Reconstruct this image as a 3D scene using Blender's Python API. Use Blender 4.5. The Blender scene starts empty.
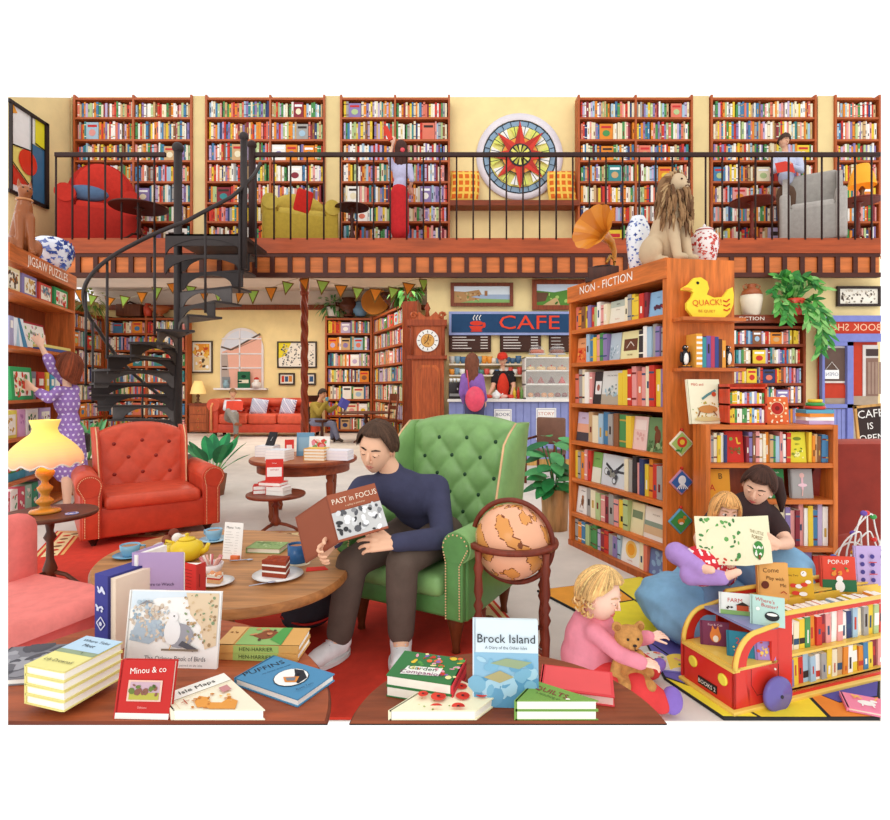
import bpy, bmesh, math, random
from mathutils import Vector, Matrix
R=math.radians; PI=math.pi; sin=math.sin; cos=math.cos
C=bpy.context.scene.collection
F=560.;HX=445.;HY=388.;EYE=1.45
def P(u,v,d): return Vector(((u-HX)/F*d,d,EYE-(v-HY)/F*d))
def DD(v,h=0.): return (EYE-h)*F/(v-HY)
def G(u,v,h=0.):
    d=DD(v,h); return Vector(((u-HX)/F*d,d,h))
def UX(u,d): return (u-HX)/F*d
def VZ(v,d): return EYE-(v-HY)/F*d
def T(*a):
    return Matrix.Translation(Vector(a[0] if len(a)==1 else a))
def RX(a): return Matrix.Rotation(R(a),4,'X')
def RY(a): return Matrix.Rotation(R(a),4,'Y')
def RZ(a): return Matrix.Rotation(R(a),4,'Z')
def SC(x,y,z): return Matrix.Diagonal((x,y,z,1))
def FR(loc,yaw=0,lean=0): return T(loc)@RZ(yaw)@RX(90-lean)      # x right, y up, z to the viewer
ID=Matrix()
_hc={}
def hexc(h):
    if h in _hc: return _hc[h]
    s=h.lstrip('#')
    if len(s)==3: s=''.join(c*2 for c in s)
    o=[]
    for i in (0,2,4):
        c=int(s[i:i+2],16)/255.
        o.append(c/12.92 if c<=.04045 else ((c+.055)/1.055)**2.4)
    _hc[h]=(o[0],o[1],o[2],1.); return _hc[h]
# ---------- finishes: colour comes from the mesh, the finish gives grain, gloss and bump
_fin={}
FIN=dict(matte=(.85,.10,6,(1,1,1),.0,0),cloth=(.95,.12,14,(1,1,1),.25,0),wood=(.45,.38,3,(1,1,9),.05,0),woodx=(.45,.38,3,(1,9,9),.05,0),
 gloss=(.22,.05,6,(1,1,1),0,0),leather=(.38,.16,9,(1,1,1),.15,0),metal=(.3,.1,6,(1,1,1),0,.75),iron=(.5,.15,8,(1,1,1),.05,.2),
 skin=(.6,.04,10,(1,1,1),0,0),paper=(.9,.03,20,(1,1,1),0,0),wall=(.95,.10,1.6,(1,1,1),0,0),plank=(.45,.32,1.2,(1,14,14),0,0),
 stone=(.6,.12,2.2,(1,1,1),0,0),fur=(1,.3,40,(1,1,1),.5,0),hair=(.7,.35,14,(3,3,.6),.3,0),book=(.7,.06,5,(1,1,1),0,0),leaf=(.5,.25,9,(1,1,1),0,0))
def fin(n):
    if n in _fin: return _fin[n]
    m=bpy.data.materials.new(n); m.use_nodes=True; nt=m.node_tree; N=nt.nodes; L=nt.links
    b=N['Principled BSDF']; b.inputs['Specular IOR Level'].default_value=.3
    at=N.new('ShaderNodeAttribute'); at.attribute_name='Col'
    if n in('lamp','glow'):
        L.new(at.outputs[0],b.inputs['Base Color']); L.new(at.outputs[0],b.inputs['Emission Color']); b.inputs['Emission Strength'].default_value=.28; b.inputs['Roughness'].default_value=.7
        _fin[n]=m; return m
    if n=='glass':
        b.inputs['Base Color'].default_value=(.95,.98,1,1); b.inputs['Roughness'].default_value=.02; b.inputs['Alpha'].default_value=.12
        _fin[n]=m; return m
    ro,amt,sc,st,bump,met=FIN[n]
    tc=N.new('ShaderNodeTexCoord'); mp=N.new('ShaderNodeMapping'); mp.inputs['Scale'].default_value=(sc/st[0]*1.,sc/st[1]*st[1]*st[1] if 0 else sc*st[1],sc*st[2]) if 0 else (sc*(1 if n!='wood' else 9),sc*(9 if n in('wood','woodx','plank') else 1),sc*(9 if n in('woodx','plank') else .6 if n in('hair',) else 1))
    L.new(tc.outputs['Object'],mp.inputs['Vector'])
    no=N.new('ShaderNodeTexNoise'); no.inputs['Scale'].default_value=1; no.inputs['Detail'].default_value=5; no.inputs['Roughness'].default_value=.6
    L.new(mp.outputs[0],no.inputs['Vector'])
    mr=N.new('ShaderNodeMapRange'); mr.inputs['From Min'].default_value=.3; mr.inputs['From Max'].default_value=.7; mr.inputs['To Min'].default_value=1-amt; mr.inputs['To Max'].default_value=1+amt*.6
    L.new(no.outputs['Fac'],mr.inputs['Value'])
    vm=N.new('ShaderNodeVectorMath'); vm.operation='SCALE'; L.new(at.outputs[0],vm.inputs[0]); L.new(mr.outputs[0],vm.inputs['Scale'])
    L.new(vm.outputs[0],b.inputs['Base Color']); b.inputs['Roughness'].default_value=ro; b.inputs['Metallic'].default_value=met
    if bump:
        bp=N.new('ShaderNodeBump'); bp.inputs['Strength'].default_value=bump; bp.inputs['Distance'].default_value=.01; L.new(no.outputs['Fac'],bp.inputs['Height']); L.new(bp.outputs[0],b.inputs['Normal'])
    _fin[n]=m; return m
_tx={}
def text_geo(s):
    if s in _tx: return _tx[s]
    cu=bpy.data.curves.new('t','FONT'); cu.body=s; cu.align_x='CENTER'; cu.align_y='CENTER'; cu.size=1; cu.resolution_u=2
    o=bpy.data.objects.new('t',cu); C.objects.link(o); bpy.context.view_layer.update()
    me=bpy.data.meshes.new_from_object(o.evaluated_get(bpy.context.evaluated_depsgraph_get()))
    g=([v.co.copy() for v in me.vertices],[tuple(p.vertices) for p in me.polygons])
    bpy.data.objects.remove(o); bpy.data.curves.remove(cu); bpy.data.meshes.remove(me); _tx[s]=g; return g
class MB:
    def __init__(s,f='matte'):
        s.bm=bmesh.new(); s.cl=s.bm.loops.layers.float_color.new('Col'); s.sl=[]; s.f=f; s.M=ID
    def face(s,vs,col,f=None,sm=False):
        try: fc=s.bm.faces.new(vs)
        except ValueError: return None
        f=f or s.f
        if f not in s.sl: s.sl.append(f)
        fc.material_index=s.sl.index(f); fc.smooth=sm; c=hexc(col)
        for l in fc.loops: l[s.cl]=c
        return fc
    def geo(s,vs,fs,col,f=None,m=None,sm=False):
        mm=s.M@m if m is not None else s.M
        V=[s.bm.verts.new(mm@Vector(v)) for v in vs]
        for i,q in enumerate(fs):
            s.face([V[k] for k in q],col[i] if isinstance(col,list) else col,f,sm)
        return V
    def box(s,c,sz,col,f=None,m=None,bev=0):
        x,y,z=sz[0]/2,sz[1]/2,sz[2]/2; cx,cy,cz=c
        if bev<=0:
            vs=[(cx+a*x,cy+b*y,cz+e*z) for a in(-1,1) for b in(-1,1) for e in(-1,1)]
            s.geo(vs,[(0,1,3,2),(4,6,7,5),(0,4,5,1),(2,3,7,6),(0,2,6,4),(1,5,7,3)],col,f,m); return
        t=bmesh.new(); bmesh.ops.create_cube(t,size=1)
        for v in t.verts: v.co=Vector((v.co.x*sz[0],v.co.y*sz[1],v.co.z*sz[2]))+Vector(c)
        bmesh.ops.bevel(t,geom=list(t.edges),offset=bev,segments=3,affect='EDGES',profile=.5,clamp_overlap=True)
        s.frombm(t,col,f,m,True)
    def frombm(s,t,col,f=None,m=None,sm=False):
        t.verts.index_update()
        s.geo([v.co.copy() for v in t.verts],[tuple(v.index for v in q.verts) for q in t.faces],col,f,m,sm); t.free()
    def b2(s,a,b,col,f=None,m=None,bev=0):   # box by two corners
        s.box([(a[i]+b[i])/2 for i in range(3)],[abs(a[i]-b[i]) for i in range(3)],col,f,m,bev)
    def lathe(s,pr,col,f=None,m=None,n=20,sm=True,caps=True,a0=0,a1=360):
        mm=s.M@m if m is not None else s.M; full=(a1-a0)>=359.9; k=n if full else n+1
        rings=[]
        for r,z in pr:
            rings.append([s.bm.verts.new(mm@Vector((r*cos(R(a0+(a1-a0)*i/n)),r*sin(R(a0+(a1-a0)*i/n)),z))) for i in range(k)])
        for j in range(len(pr)-1):
            for i in range(n if full else n):
                i2=(i+1)%k
                s.face([rings[j][i],rings[j][i2],rings[j+1][i2],rings[j+1][i]],col[j] if isinstance(col,list) else col,f,sm)
        if caps:
            if pr[0][0]>1e-4: s.face(rings[0][::-1],col[0] if isinstance(col,list) else col,f)
            if pr[-1][0]>1e-4: s.face(rings[-1],col[-1] if isinstance(col,list) else col,f)
    def cyl(s,a,b,r,col,f=None,n=12,r2=None,m=None):
        s.tube([a,b],[r,r if r2 is None else r2],col,f,n,m)
    def tube(s,pts,r,col,f=None,n=8,m=None,closed=False,flat=1,caps=True):
        pts=[Vector(p) for p in pts]; N=len(pts)
        if not isinstance(r,(list,tuple)): r=[r]*N
        mm=s.M@m if m is not None else s.M
        t0=(pts[1]-pts[0]).normalized(); up=Vector((0,0,1)) if abs(t0.z)<.9 else Vector((0,1,0))
        rings=[]; nrm=(up-t0*up.dot(t0)).normalized()
        for i in range(N):
            if closed: t=(pts[(i+1)%N]-pts[i-1])
            else: t=(pts[min(i+1,N-1)]-pts[max(i-1,0)])
            t.normalize(); nrm=(nrm-t*nrm.dot(t)).normalized(); bn=t.cross(nrm)
            rings.append([s.bm.verts.new(mm@(pts[i]+nrm*(r[i]*cos(2*PI*k/n))*flat+bn*(r[i]*sin(2*PI*k/n)))) for k in range(n)])
        for j in range(N if closed else N-1):
            A,B=rings[j],rings[(j+1)%N]
            for k in range(n): s.face([A[k],A[(k+1)%n],B[(k+1)%n],B[k]],col[j] if isinstance(col,list) else col,f,True)
        if not closed and caps:
            s.face(rings[0][::-1],col if not isinstance(col,list) else col[0],f); s.face(rings[-1],col if not isinstance(col,list) else col[-1],f)
    def sph(s,c,r,col,f=None,m=None,n=14,k=10):
        if not isinstance(r,(list,tuple)): r=(r,r,r)
        mm=T(c)@SC(*r) if m is None else m@T(c)@SC(*r)
        pr=[(sin(PI*i/k),-cos(PI*i/k)) for i in range(k+1)]; pr[0]=(0.0001,-1); pr[-1]=(.0001,1)
        s.lathe(pr,col,f,mm,n,True,False)
    def prism(s,pts,z0,z1,col,f=None,m=None,sm=False,top=None):
        n=len(pts); vs=[(p[0],p[1],z0) for p in pts]+[(p[0],p[1],z1) for p in pts]
        fs=[tuple(range(n))[::-1],tuple(range(n,2*n))]+[(i,(i+1)%n,n+(i+1)%n,n+i) for i in range(n)]
        s.geo(vs,fs,([col,top]+[col]*n) if top else col,f,m,sm)
    def surf(s,fn,nu,nv,col,f=None,m=None,sm=True,cu=False,cv=False):
        mm=s.M@m if m is not None else s.M
        g=[[s.bm.verts.new(mm@Vector(fn(i/nu,j/nv))) for j in range(nv if cv else nv+1)] for i in range(nu if cu else nu+1)]
        for i in range(nu):
            for j in range(nv):
                i2=(i+1)%len(g); j2=(j+1)%len(g[0])
                s.face([g[i][j],g[i2][j],g[i2][j2],g[i][j2]],col(i/nu,j/nv) if callable(col) else col,f,sm)
    def text(s,t,m,size,col,f=None,sx=1):
        v,q=text_geo(t); s.geo([(p.x*size*sx,p.y*size,0) for p in v],q,col,f,m)
    def art(s,m,w,h,shapes,f='paper',e=.0012):
        z=0
        for a in shapes:
            z+=e; k=a[0]; mz=m@T(0,0,z)
            if k=='r': s.geo([(a[1]*w,a[2]*h,0),(a[3]*w,a[2]*h,0),(a[3]*w,a[4]*h,0),(a[1]*w,a[4]*h,0)],[(0,1,2,3)],a[5],f,mz)
            elif k=='e':
                n=16; s.geo([((a[1]+a[3]*cos(2*PI*i/n))*w,(a[2]+a[4]*sin(2*PI*i/n))*h,0) for i in range(n)],[tuple(range(n))],a[5],f,mz)
            elif k=='c':   # round, radius in w units
                n=20; s.geo([(a[1]*w+a[3]*w*cos(2*PI*i/n),a[2]*h+a[3]*w*sin(2*PI*i/n),0) for i in range(n)],[tuple(range(n))],a[4],f,mz)
            elif k=='p': s.geo([(p[0]*w,p[1]*h,0) for p in a[1]],[tuple(range(len(a[1])))],a[2],f,mz)
            elif k=='l':
                for (p,q) in zip(a[1],a[1][1:]):
                    p=Vector((p[0]*w,p[1]*h,0)); q=Vector((q[0]*w,q[1]*h,0)); d=(q-p)
                    if d.length<1e-6: continue
                    n_=Vector((-d.y,d.x,0)).normalized()*a[2]*w/2
                    s.geo([p-n_,q-n_,q+n_,p+n_],[(0,1,2,3)],a[3],f,mz)
            elif k=='t':
                s.text(a[1],mz@T(a[2]*w,a[3]*h,0)@RZ(a[6] if len(a)>6 else 0),a[4]*h*1.35,a[5],f,a[7] if len(a)>7 else 1)
            elif k=='n':   # scatter of n blobs: seed,n,x0,y0,x1,y1,size,cols
                rd=random.Random(a[1])
                for i in range(a[2]):
                    x=rd.uniform(a[3],a[5]); y=rd.uniform(a[4],a[6]); c=rd.choice(a[8]); t=rd.uniform(0,3); ra=a[7]*w*rd.uniform(.6,1.3); rb=ra*rd.uniform(.4,1)
                    s.geo([(x*w+ra*cos(q)*cos(t)-rb*sin(q)*sin(t),y*h+ra*cos(q)*sin(t)+rb*sin(q)*cos(t),i*e*.03) for q in [2*PI*j/8 for j in range(8)]],[tuple(range(8))],c,f,mz)
    def cut(s,co,no):
        g=list(s.bm.verts)+list(s.bm.edges)+list(s.bm.faces)
        r=bmesh.ops.bisect_plane(s.bm,geom=g,plane_co=Vector(co),plane_no=Vector(no),clear_outer=True)
        ed=[x for x in r['geom_cut'] if isinstance(x,bmesh.types.BMEdge)]
        nf=bmesh.ops.holes_fill(s.bm,edges=ed,sides=0)['faces'] if ed else []
        for q in nf:
            c=None
            for e_ in q.edges:
                for o in e_.link_faces:
                    if o is not q: c=tuple(o.loops[0][s.cl]); mi=o.material_index; break
                if c: break
            if c:
                q.material_index=mi
                for l in q.loops: l[s.cl]=c
    def build(s,name,par=None,org=None,sub=0):
        me=bpy.data.meshes.new(name)
        if org is not None:
            o_=Matrix.Translation(-Vector(org))
            bmesh.ops.transform(s.bm,matrix=o_,verts=s.bm.verts)
        bmesh.ops.recalc_face_normals(s.bm,faces=s.bm.faces) if len(s.bm.faces)<60000 else None
        s.bm.to_mesh(me); s.bm.free()
        for f in s.sl: me.materials.append(fin(f))
        o=bpy.data.objects.new(name,me); C.objects.link(o)
        if org is not None: o.location=org
        if par is not None: o.parent=par
        if sub:
            md=o.modifiers.new('s','SUBSURF'); md.levels=sub; md.render_levels=sub
        return o
def tag(o,label=None,cat=None,group=None,kind=None):
    if label: o['label']=label
    if cat: o['category']=cat
    if group: o['group']=group
    if kind: o['kind']=kind
    return o
def thing(name,label,cat,M=ID,group=None):
    o=bpy.data.objects.new(name,None); C.objects.link(o); o.empty_display_size=.05
    o.matrix_world=M if isinstance(M,Matrix) else T(M)
    o.matrix_basis=o.matrix_world.copy()
    return tag(o,label,cat,group)
def struct(mb,name): return tag(mb.build(name),kind='structure')
ORD=['first','second','third','fourth','fifth','sixth','seventh','eighth','ninth','tenth','eleventh','twelfth','thirteenth','fourteenth','fifteenth','sixteenth','seventeenth','eighteenth','nineteenth','twentieth','twenty-first','twenty-second','twenty-third','twenty-fourth','twenty-fifth','twenty-sixth','twenty-seventh','twenty-eighth','twenty-ninth','thirtieth','thirty-first','thirty-second','thirty-third','thirty-fourth']
PAL={'white':'#f6f1e8','cream':'#efe2c0','red':'#cf3a2c','orange':'#e58a2c','yellow':'#ecc93c','green':'#4f9152','pale green':'#b4c78c','blue':'#4a7fa8','pale blue':'#a8c4d6','navy':'#37426e','violet':'#8f7cae','lilac':'#c3b0cf','pink':'#e79c96','salmon':'#e07a62','brown':'#8c5a3a','grey':'#a7a29c','black':'#3a3334','maroon':'#8c2f3a','teal':'#3c8a8c','tan':'#cfa878'}
WTS=['white']*5+['cream']*4+['red']*3+['orange']*3+['yellow']*2+['green']*2+['pale green']*2+['blue']*2+['pale blue']*2+['navy','violet','violet','lilac','lilac','pink','pink','salmon','salmon','brown','grey','maroon','tan','tan','teal']
STUFF=MB('book')
def one_book(mb,M,x,z,t,h,dp,col,y0=.0,lean=0,marks=True,rd=random,f='book'):
    m=M@T(x+t/2,0,z)@(RY(lean) if lean else ID)
    c2='#f4ecd8' if col!='#f4ecd8' else '#e8dcc0'
    vs=[(a*t/2,y0+b*dp,e*h) for a in(-1,1) for b in(0,1) for e in(0,1)]
    mb.geo(vs,[(0,1,3,2),(4,6,7,5),(0,4,5,1),(2,3,7,6),(0,2,6,4),(1,5,7,3)],[col,col,col,col,c2,c2],f,m)
    if marks:
        k=rd.random(); mc=rd.choice(['#f6efdc','#3a2c28','#c9a24a','#7d2c24','#36506e']) 
        if k<.35:
            for q in (.15,.8): mb.geo([(-t/2,y0-.0012,h*q),(t/2,y0-.0012,h*q),(t/2,y0-.0012,h*(q+.05)),(-t/2,y0-.0012,h*(q+.05))],[(0,1,2,3)],mc,f,m)
        elif k<.75:
            a=rd.uniform(.2,.45); b=a+rd.uniform(.15,.35)
            mb.geo([(-t/5,y0-.0012,h*a),(t/5,y0-.0012,h*a),(t/5,y0-.0012,h*b),(-t/5,y0-.0012,h*b)],[(0,1,2,3)],mc,f,m)
def fill(M,x0,x1,z,op,seed,tk=(.05,.09),dp=.2,y0=.04,face=.0,marks=True):
    rd=random.Random(seed); x=x0+.01
    base=rd.uniform(.82,.9)
    while x<x1-tk[0]*.7:
        if rd.random()<face:
            w=op*rd.uniform(.55,.75)
            if x+w<x1:
                c=PAL[rd.choice(WTS)]; h=op*rd.uniform(.75,.88)
                STUFF.b2((x,y0,z),(x+w,y0+.03,z+h),c,'book',M)
                STUFF.art(M@T(x,y0-.001,z)@RX(90),w,h,[('r',.12,.72,.88,.86,rd.choice(['#fff','#3a2c28','#c33'])),('e',.5,.4,.28,.2,PAL[rd.choice(WTS)])],'book')
                x+=w+.01; continue
        t=rd.uniform(*tk)
        if x+t>x1: t=x1-x
        h=op*min(.95,base+rd.uniform(-.1,.09))
        one_book(STUFF,M,x,z,t*.96,h,dp,PAL[rd.choice(WTS)],y0+rd.uniform(0,.03),0,marks,rd)
        x+=t
        if rd.random()<.04: x+=t*.8
def frame2(pl,pr,z=0):
    pl=Vector((pl[0],pl[1],z)); pr=Vector((pr[0],pr[1],z)); d=pr-pl
    return T(pl)@Matrix.Rotation(math.atan2(d.y,d.x),4,'Z'),math.hypot(d.x,d.y)
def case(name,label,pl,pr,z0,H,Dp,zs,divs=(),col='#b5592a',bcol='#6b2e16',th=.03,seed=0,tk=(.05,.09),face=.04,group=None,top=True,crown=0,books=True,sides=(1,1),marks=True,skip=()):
    """zs: heights (rel) of shelf board tops; last is the top board"""
    M,W=frame2(pl,pr,z0); t=thing(name,label,'bookcase',M,group)
    if sides[0]: a=MB('wood'); a.b2((0,0,0),(th,Dp,H),col); a.build('side_panel',t)
    if sides[1]: a=MB('wood'); a.b2((W-th,0,0),(W,Dp,H),col); a.build('side_panel',t)
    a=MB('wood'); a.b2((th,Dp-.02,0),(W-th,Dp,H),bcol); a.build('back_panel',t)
    for z in zs:
        a=MB('woodx'); a.b2((th*sides[0],.004,z-th),(W-th*sides[1],Dp-.021,z),col); a.build('shelf',t)
    for x in divs:
        a=MB('wood'); a.b2((x-th/2,.002,0),(x+th/2,Dp-.022,H),col); a.build('divider',t)
    if crown:
        a=MB('woodx'); a.b2((-.02,-.03,H),(W+.02,Dp,H+crown),col); a.build('crown',t)
    if books:
        xs=[th]+sorted(divs)+[W-th]
        for i in range(len(zs)-1):
            for j in range(len(xs)-1):
                if (i,j) in skip: continue
                fill(M,xs[j]+th/2,xs[j+1]-th/2,zs[i]+.001,zs[i+1]-zs[i]-th,seed*97+i*13+j,tk,min(.2,Dp-.08),.03,face,marks)
    return t,M,W
# ---------- camera, light
cam=bpy.data.cameras.new('camera'); co=bpy.data.objects.new('camera',cam); C.objects.link(co)
co.location=(0,0,EYE); co.rotation_euler=(R(90),0,0); cam.sensor_width=36; cam.lens=36*F/890; cam.shift_y=-22/890.; cam.clip_start=.05; cam.clip_end=100
bpy.context.scene.camera=co
w=bpy.data.worlds.new('w'); bpy.context.scene.world=w; w.use_nodes=True
w.node_tree.nodes['Background'].inputs[0].default_value=(1,1,1,1); w.node_tree.nodes['Background'].inputs[1].default_value=1.0
vs=bpy.context.scene.view_settings; vs.view_transform='Standard'; vs.look='None'; vs.gamma=1; vs.exposure=.22
sl=bpy.data.lights.new('sun','SUN'); sl.energy=.5; sl.angle=R(25); sl.color=(1,.97,.9); so=bpy.data.objects.new('sun',sl); C.objects.link(so)
so.rotation_euler=Vector((.35,1,-.55)).to_track_quat('-Z','Y').to_euler()
def area(n,loc,sx,sy,e,rot=(0,0,0),col=(1,.95,.86)):
    l=bpy.data.lights.new(n,'AREA'); l.shape='RECTANGLE'; l.size=sx; l.size_y=sy; l.energy=e; l.color=col
    o=bpy.data.objects.new(n,l); C.objects.link(o); o.location=loc; o.rotation_euler=rot
area('alcove_fill',(-4,15,4.05),7,4,200)  # added fill with no visible fitting, brightens the deep alcove under the gallery
CREAM='#f9e1a4'; BEAM='#ad4d24'; DARK='#4c2013'; FLOOR='#e2d8ce'
LX,RX_=-8.5,9.72
DR=10.9; DW=12.75; DC=11.3; DA=18.5
# floor: the slice of room the picture shows
k0=(8-HX)/F; k1=(881-HX)/F; dn=2.44
fl=MB('stone'); fl.prism([(k0*dn,dn),(k1*dn,dn),(k1*10.8,10.8),(k1*10.8,11.36),(UX(427,11.3),11.36),(UX(427,11.3),DA),(-11.6,DA),(-11.6,14.9),(LX,10.92)],-.004,0,FLOOR,'stone')
struct(fl,'floor')
# tile veins
def seg(mb,p,q,w_,z,col,f=None):
    p=Vector((p[0],p[1],0)); q=Vector((q[0],q[1],0)); n=Vector((-(q-p).y,(q-p).x,0)).normalized()*w_/2
    mb.geo([(p-n).to_3d()+Vector((0,0,z)),(q-n)+Vector((0,0,z)),(q+n)+Vector((0,0,z)),(p+n)+Vector((0,0,z))],[(0,1,2,3)],col,f)
# walls
zt=VZ(97,DW)
def wallq(name,p,q,z0,z1,col,f='wall',th=.05):
    M,W=frame2(p,q,0); a=MB(f); a.b2((0,0,z0),(W,th,z1),col,f,M); return struct(a,name)
zf=VZ(238,DR)   # mezzanine floor level
wallq('wall_upper_back',(LX,DW+.26),(k1*DW,DW+.26),zf-.2,VZ(97,DW+.26),CREAM)
# left wall upper with stained window hole
wz0=zf-.9
a=MB('wall'); yw0=DR-.0; 
a.prism([(yw0,0),(12.2,0),(12.2,zf-.8),(12.6,zf-.2),(DW+.3,zf-.2),(DW+.3,VZ(97,DW+.26)),(yw0,VZ(97,yw0))],-.06,0,CREAM,m=T(LX,0,0)@Matrix(((0,0,1,0),(1,0,0,0),(0,1,0,0),(0,0,0,1)))); struct(a,'wall_left')
a=MB('wall'); a.b2((LX,DW-.02,zf),(UX(73,DW),DW+.25,zt),'#d8c290'); struct(a,'trim_1')
for i,(u0,u1) in enumerate([(192,205),(325,340),(693,709),(818,835)]):
    a=MB('wall'); a.b2((UX(u0,DW-.05),DW-.05,zf),(UX(u1,DW-.05),DW+.25,zt),'#e8d097'); struct(a,'trim_%d'%(i+2))
# mezzanine slab, fascia
a=MB('plank'); a.prism([(LX,DR+.1),(k1*DR,DR+.1),(k1*DW,DW+.26),(LX,DW+.26)],zf-.2,zf,'#9a4a26'); struct(a,'floor_mezzanine')
a=MB('plank'); zb=VZ(253,DR); z3=VZ(277,DR); z4=VZ(256.5,DR); z5=VZ(272.5,DR)
a.b2((LX,DR,zb),(k1*DR,DR+.1,zf),BEAM); a.b2((LX,DR+.02,z4),(k1*DR,DR+.1,zb),DARK); a.b2((LX,DR+.0,z3),(k1*DR,DR+.12,z5),DARK)
a.b2((LX,DR+.05,z5),(k1*DR,DR+.1,z4),'#d2743a','plank')
u=75
while u<881:
    a.b2((UX(u,DR),DR+.01,z5),(UX(u+4.5,DR),DR+.06,z4),DARK); u+=17.7
struct(a,'trim_beam')
# alcove ceiling and back wall
zc=VZ(291,DA); XC=UX(427,DC)
zc0=zf-.21
a=MB('wall'); a.prism([(k0*15,14.9),(UX(430,14),14.9),(UX(430,DA),DA),(-11.6,DA)],zc,zc+.04,'#d6c6b8'); a.prism([(LX,DR+.12),(k1*DR,DR+.12),(k1*11.36,11.36),(XC,11.36),(XC,14.9),(-11.2,14.9),(LX,DW)],zc0-.03,zc0,'#d6c6b8'); a.b2((-11.2,14.9,zc0),(XC,14.95,zc+.04),'#d6c6b8'); struct(a,'ceiling')
wallq('wall_back',(-11.6,DA),(UX(430,DA)+1,DA),0,VZ(306,DA),CREAM); wallq('wall_back_upper',(-11.6,DA),(UX(430,DA)+1,DA),VZ(306,DA),zc,'#d6c6b8')
a=MB('wood'); a.b2((-11.6,DA-.05,VZ(310,DA)),(UX(430,DA)+1,DA,VZ(305,DA)),'#8a4426'); struct(a,'trim_cornice')
wallq('wall_left_alcove',(-11.15,15.3),(-11.6,DA),0,zc0,CREAM)
# cafe wall
XC=UX(427,DC)
a=MB('wall'); a.b2((XC,DC+.02,0),(k1*DC,DC+.06,zf-.21),'#f8e0a4'); a.b2((XC,DC+.06,0),(XC+.3,DW+.3,zf-.21),'#e6d4a6'); a.b2((XC,DW+.3,0),(XC+.3,DA,zc),'#e6d4a6'); struct(a,'wall_cafe')
a=MB('wood'); a.b2((UX(447,DC),DC-.02,0),(k1*DC,DC+.02,.16),'#c79a55'); struct(a,'baseboard_cafe')
# ---------- railing
IR='#35201d'
def rail(name,label,u0,u1,posts,us):
    t=thing(name,label,'railing',(UX(u0,DR),DR,zf)); o=t.location
    a=MB('iron'); a.M=T(-o)
    a.b2((UX(u0,DR),DR-.03,VZ(157,DR)),(UX(u1,DR),DR+.03,VZ(152.5,DR)),IR,bev=.012); a.build('handrail',t)
    for u in posts:
        a=MB('iron'); a.M=T(-o); x=UX(u,DR); a.cyl((x,DR,zf),(x,DR,VZ(147,DR)),.07,IR); a.sph((x,DR,VZ(145,DR)),.09,IR); a.build('newel_post',t)
    for u in us:
        a=MB('iron'); a.M=T(-o); x=UX(u,DR); a.cyl((x,DR,zf-.03),(x,DR,VZ(155,DR)),.018,IR,n=6); a.build('baluster',t)
rail('railing','short black iron railing of the upper gallery, left of the spiral stair','55' and 55,166,[],[56+16.4*i for i in range(7)])
rail('railing','long black iron railing of the upper gallery, right of the spiral stair',252,880,[252],[274+16.6*i for i in range(37)])
# ---------- upper bookcases
sv=[241,221,202,181,160,139,117,97.5]
ub=[(73,192,[133],'under the left wall'),(205,325,[270],'behind the top of the spiral stair'),(340,450,[395],'behind the woman in the red skirt'),(578,693,[636],'right of the round window'),(711,817,[],'behind the man in the pale shirt'),(835,881,[],'at the far right behind the orange lamp')]
for i,(u0,u1,dv,w_) in enumerate(ub):
    d=DW-.1
    zs=[VZ(v,d)-zf for v in sv]; zs[0]=.06
    x0=UX(u0,d); x1=UX(u1,d)
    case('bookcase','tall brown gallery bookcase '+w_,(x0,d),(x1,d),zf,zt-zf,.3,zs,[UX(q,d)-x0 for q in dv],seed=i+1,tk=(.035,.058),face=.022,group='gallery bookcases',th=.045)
def blob(pr,vox=.02,sm=5):
    t=MB()
    for q in pr:
        if q[0]=='s':
            m=T(q[1]); 
            if len(q)>3 and q[3] is not None: m=m@q[3]
            t.sph((0,0,0),q[2],'#fff',m=m,n=16,k=10)
        else:
            p,e,r1,r2=Vector(q[1]),Vector(q[2]),q[3],q[4]
            t.cyl(p,e,r1,'#fff',n=14,r2=r2); t.sph(p,r1,'#fff',n=14,k=8); t.sph(e,r2,'#fff',n=14,k=8)
    o=t.build('tmp'); o.data.materials.clear()
    m=o.modifiers.new('r','REMESH'); m.mode='VOXEL'; m.voxel_size=vox
    m=o.modifiers.new('s','SMOOTH'); m.factor=.5; m.iterations=sm
    bpy.context.view_layer.update()
    me=bpy.data.meshes.new_from_object(o.evaluated_get(bpy.context.evaluated_depsgraph_get()))
    g=([v.co.copy() for v in me.vertices],[tuple(p.vertices) for p in me.polygons])
    od=o.data; bpy.data.objects.remove(o); bpy.data.meshes.remove(me); bpy.data.meshes.remove(od)
    return g
def addblob(mb,pr,col,f=None,vox=.02,sm=5,m=None):
    v,q=blob(pr,vox,sm)
    if callable(col): cl=[col(sum((v[i] for i in k),Vector())/len(k)) for k in q]
    else: cl=col
    mb.geo(v,q,cl,f,m,True)
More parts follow.
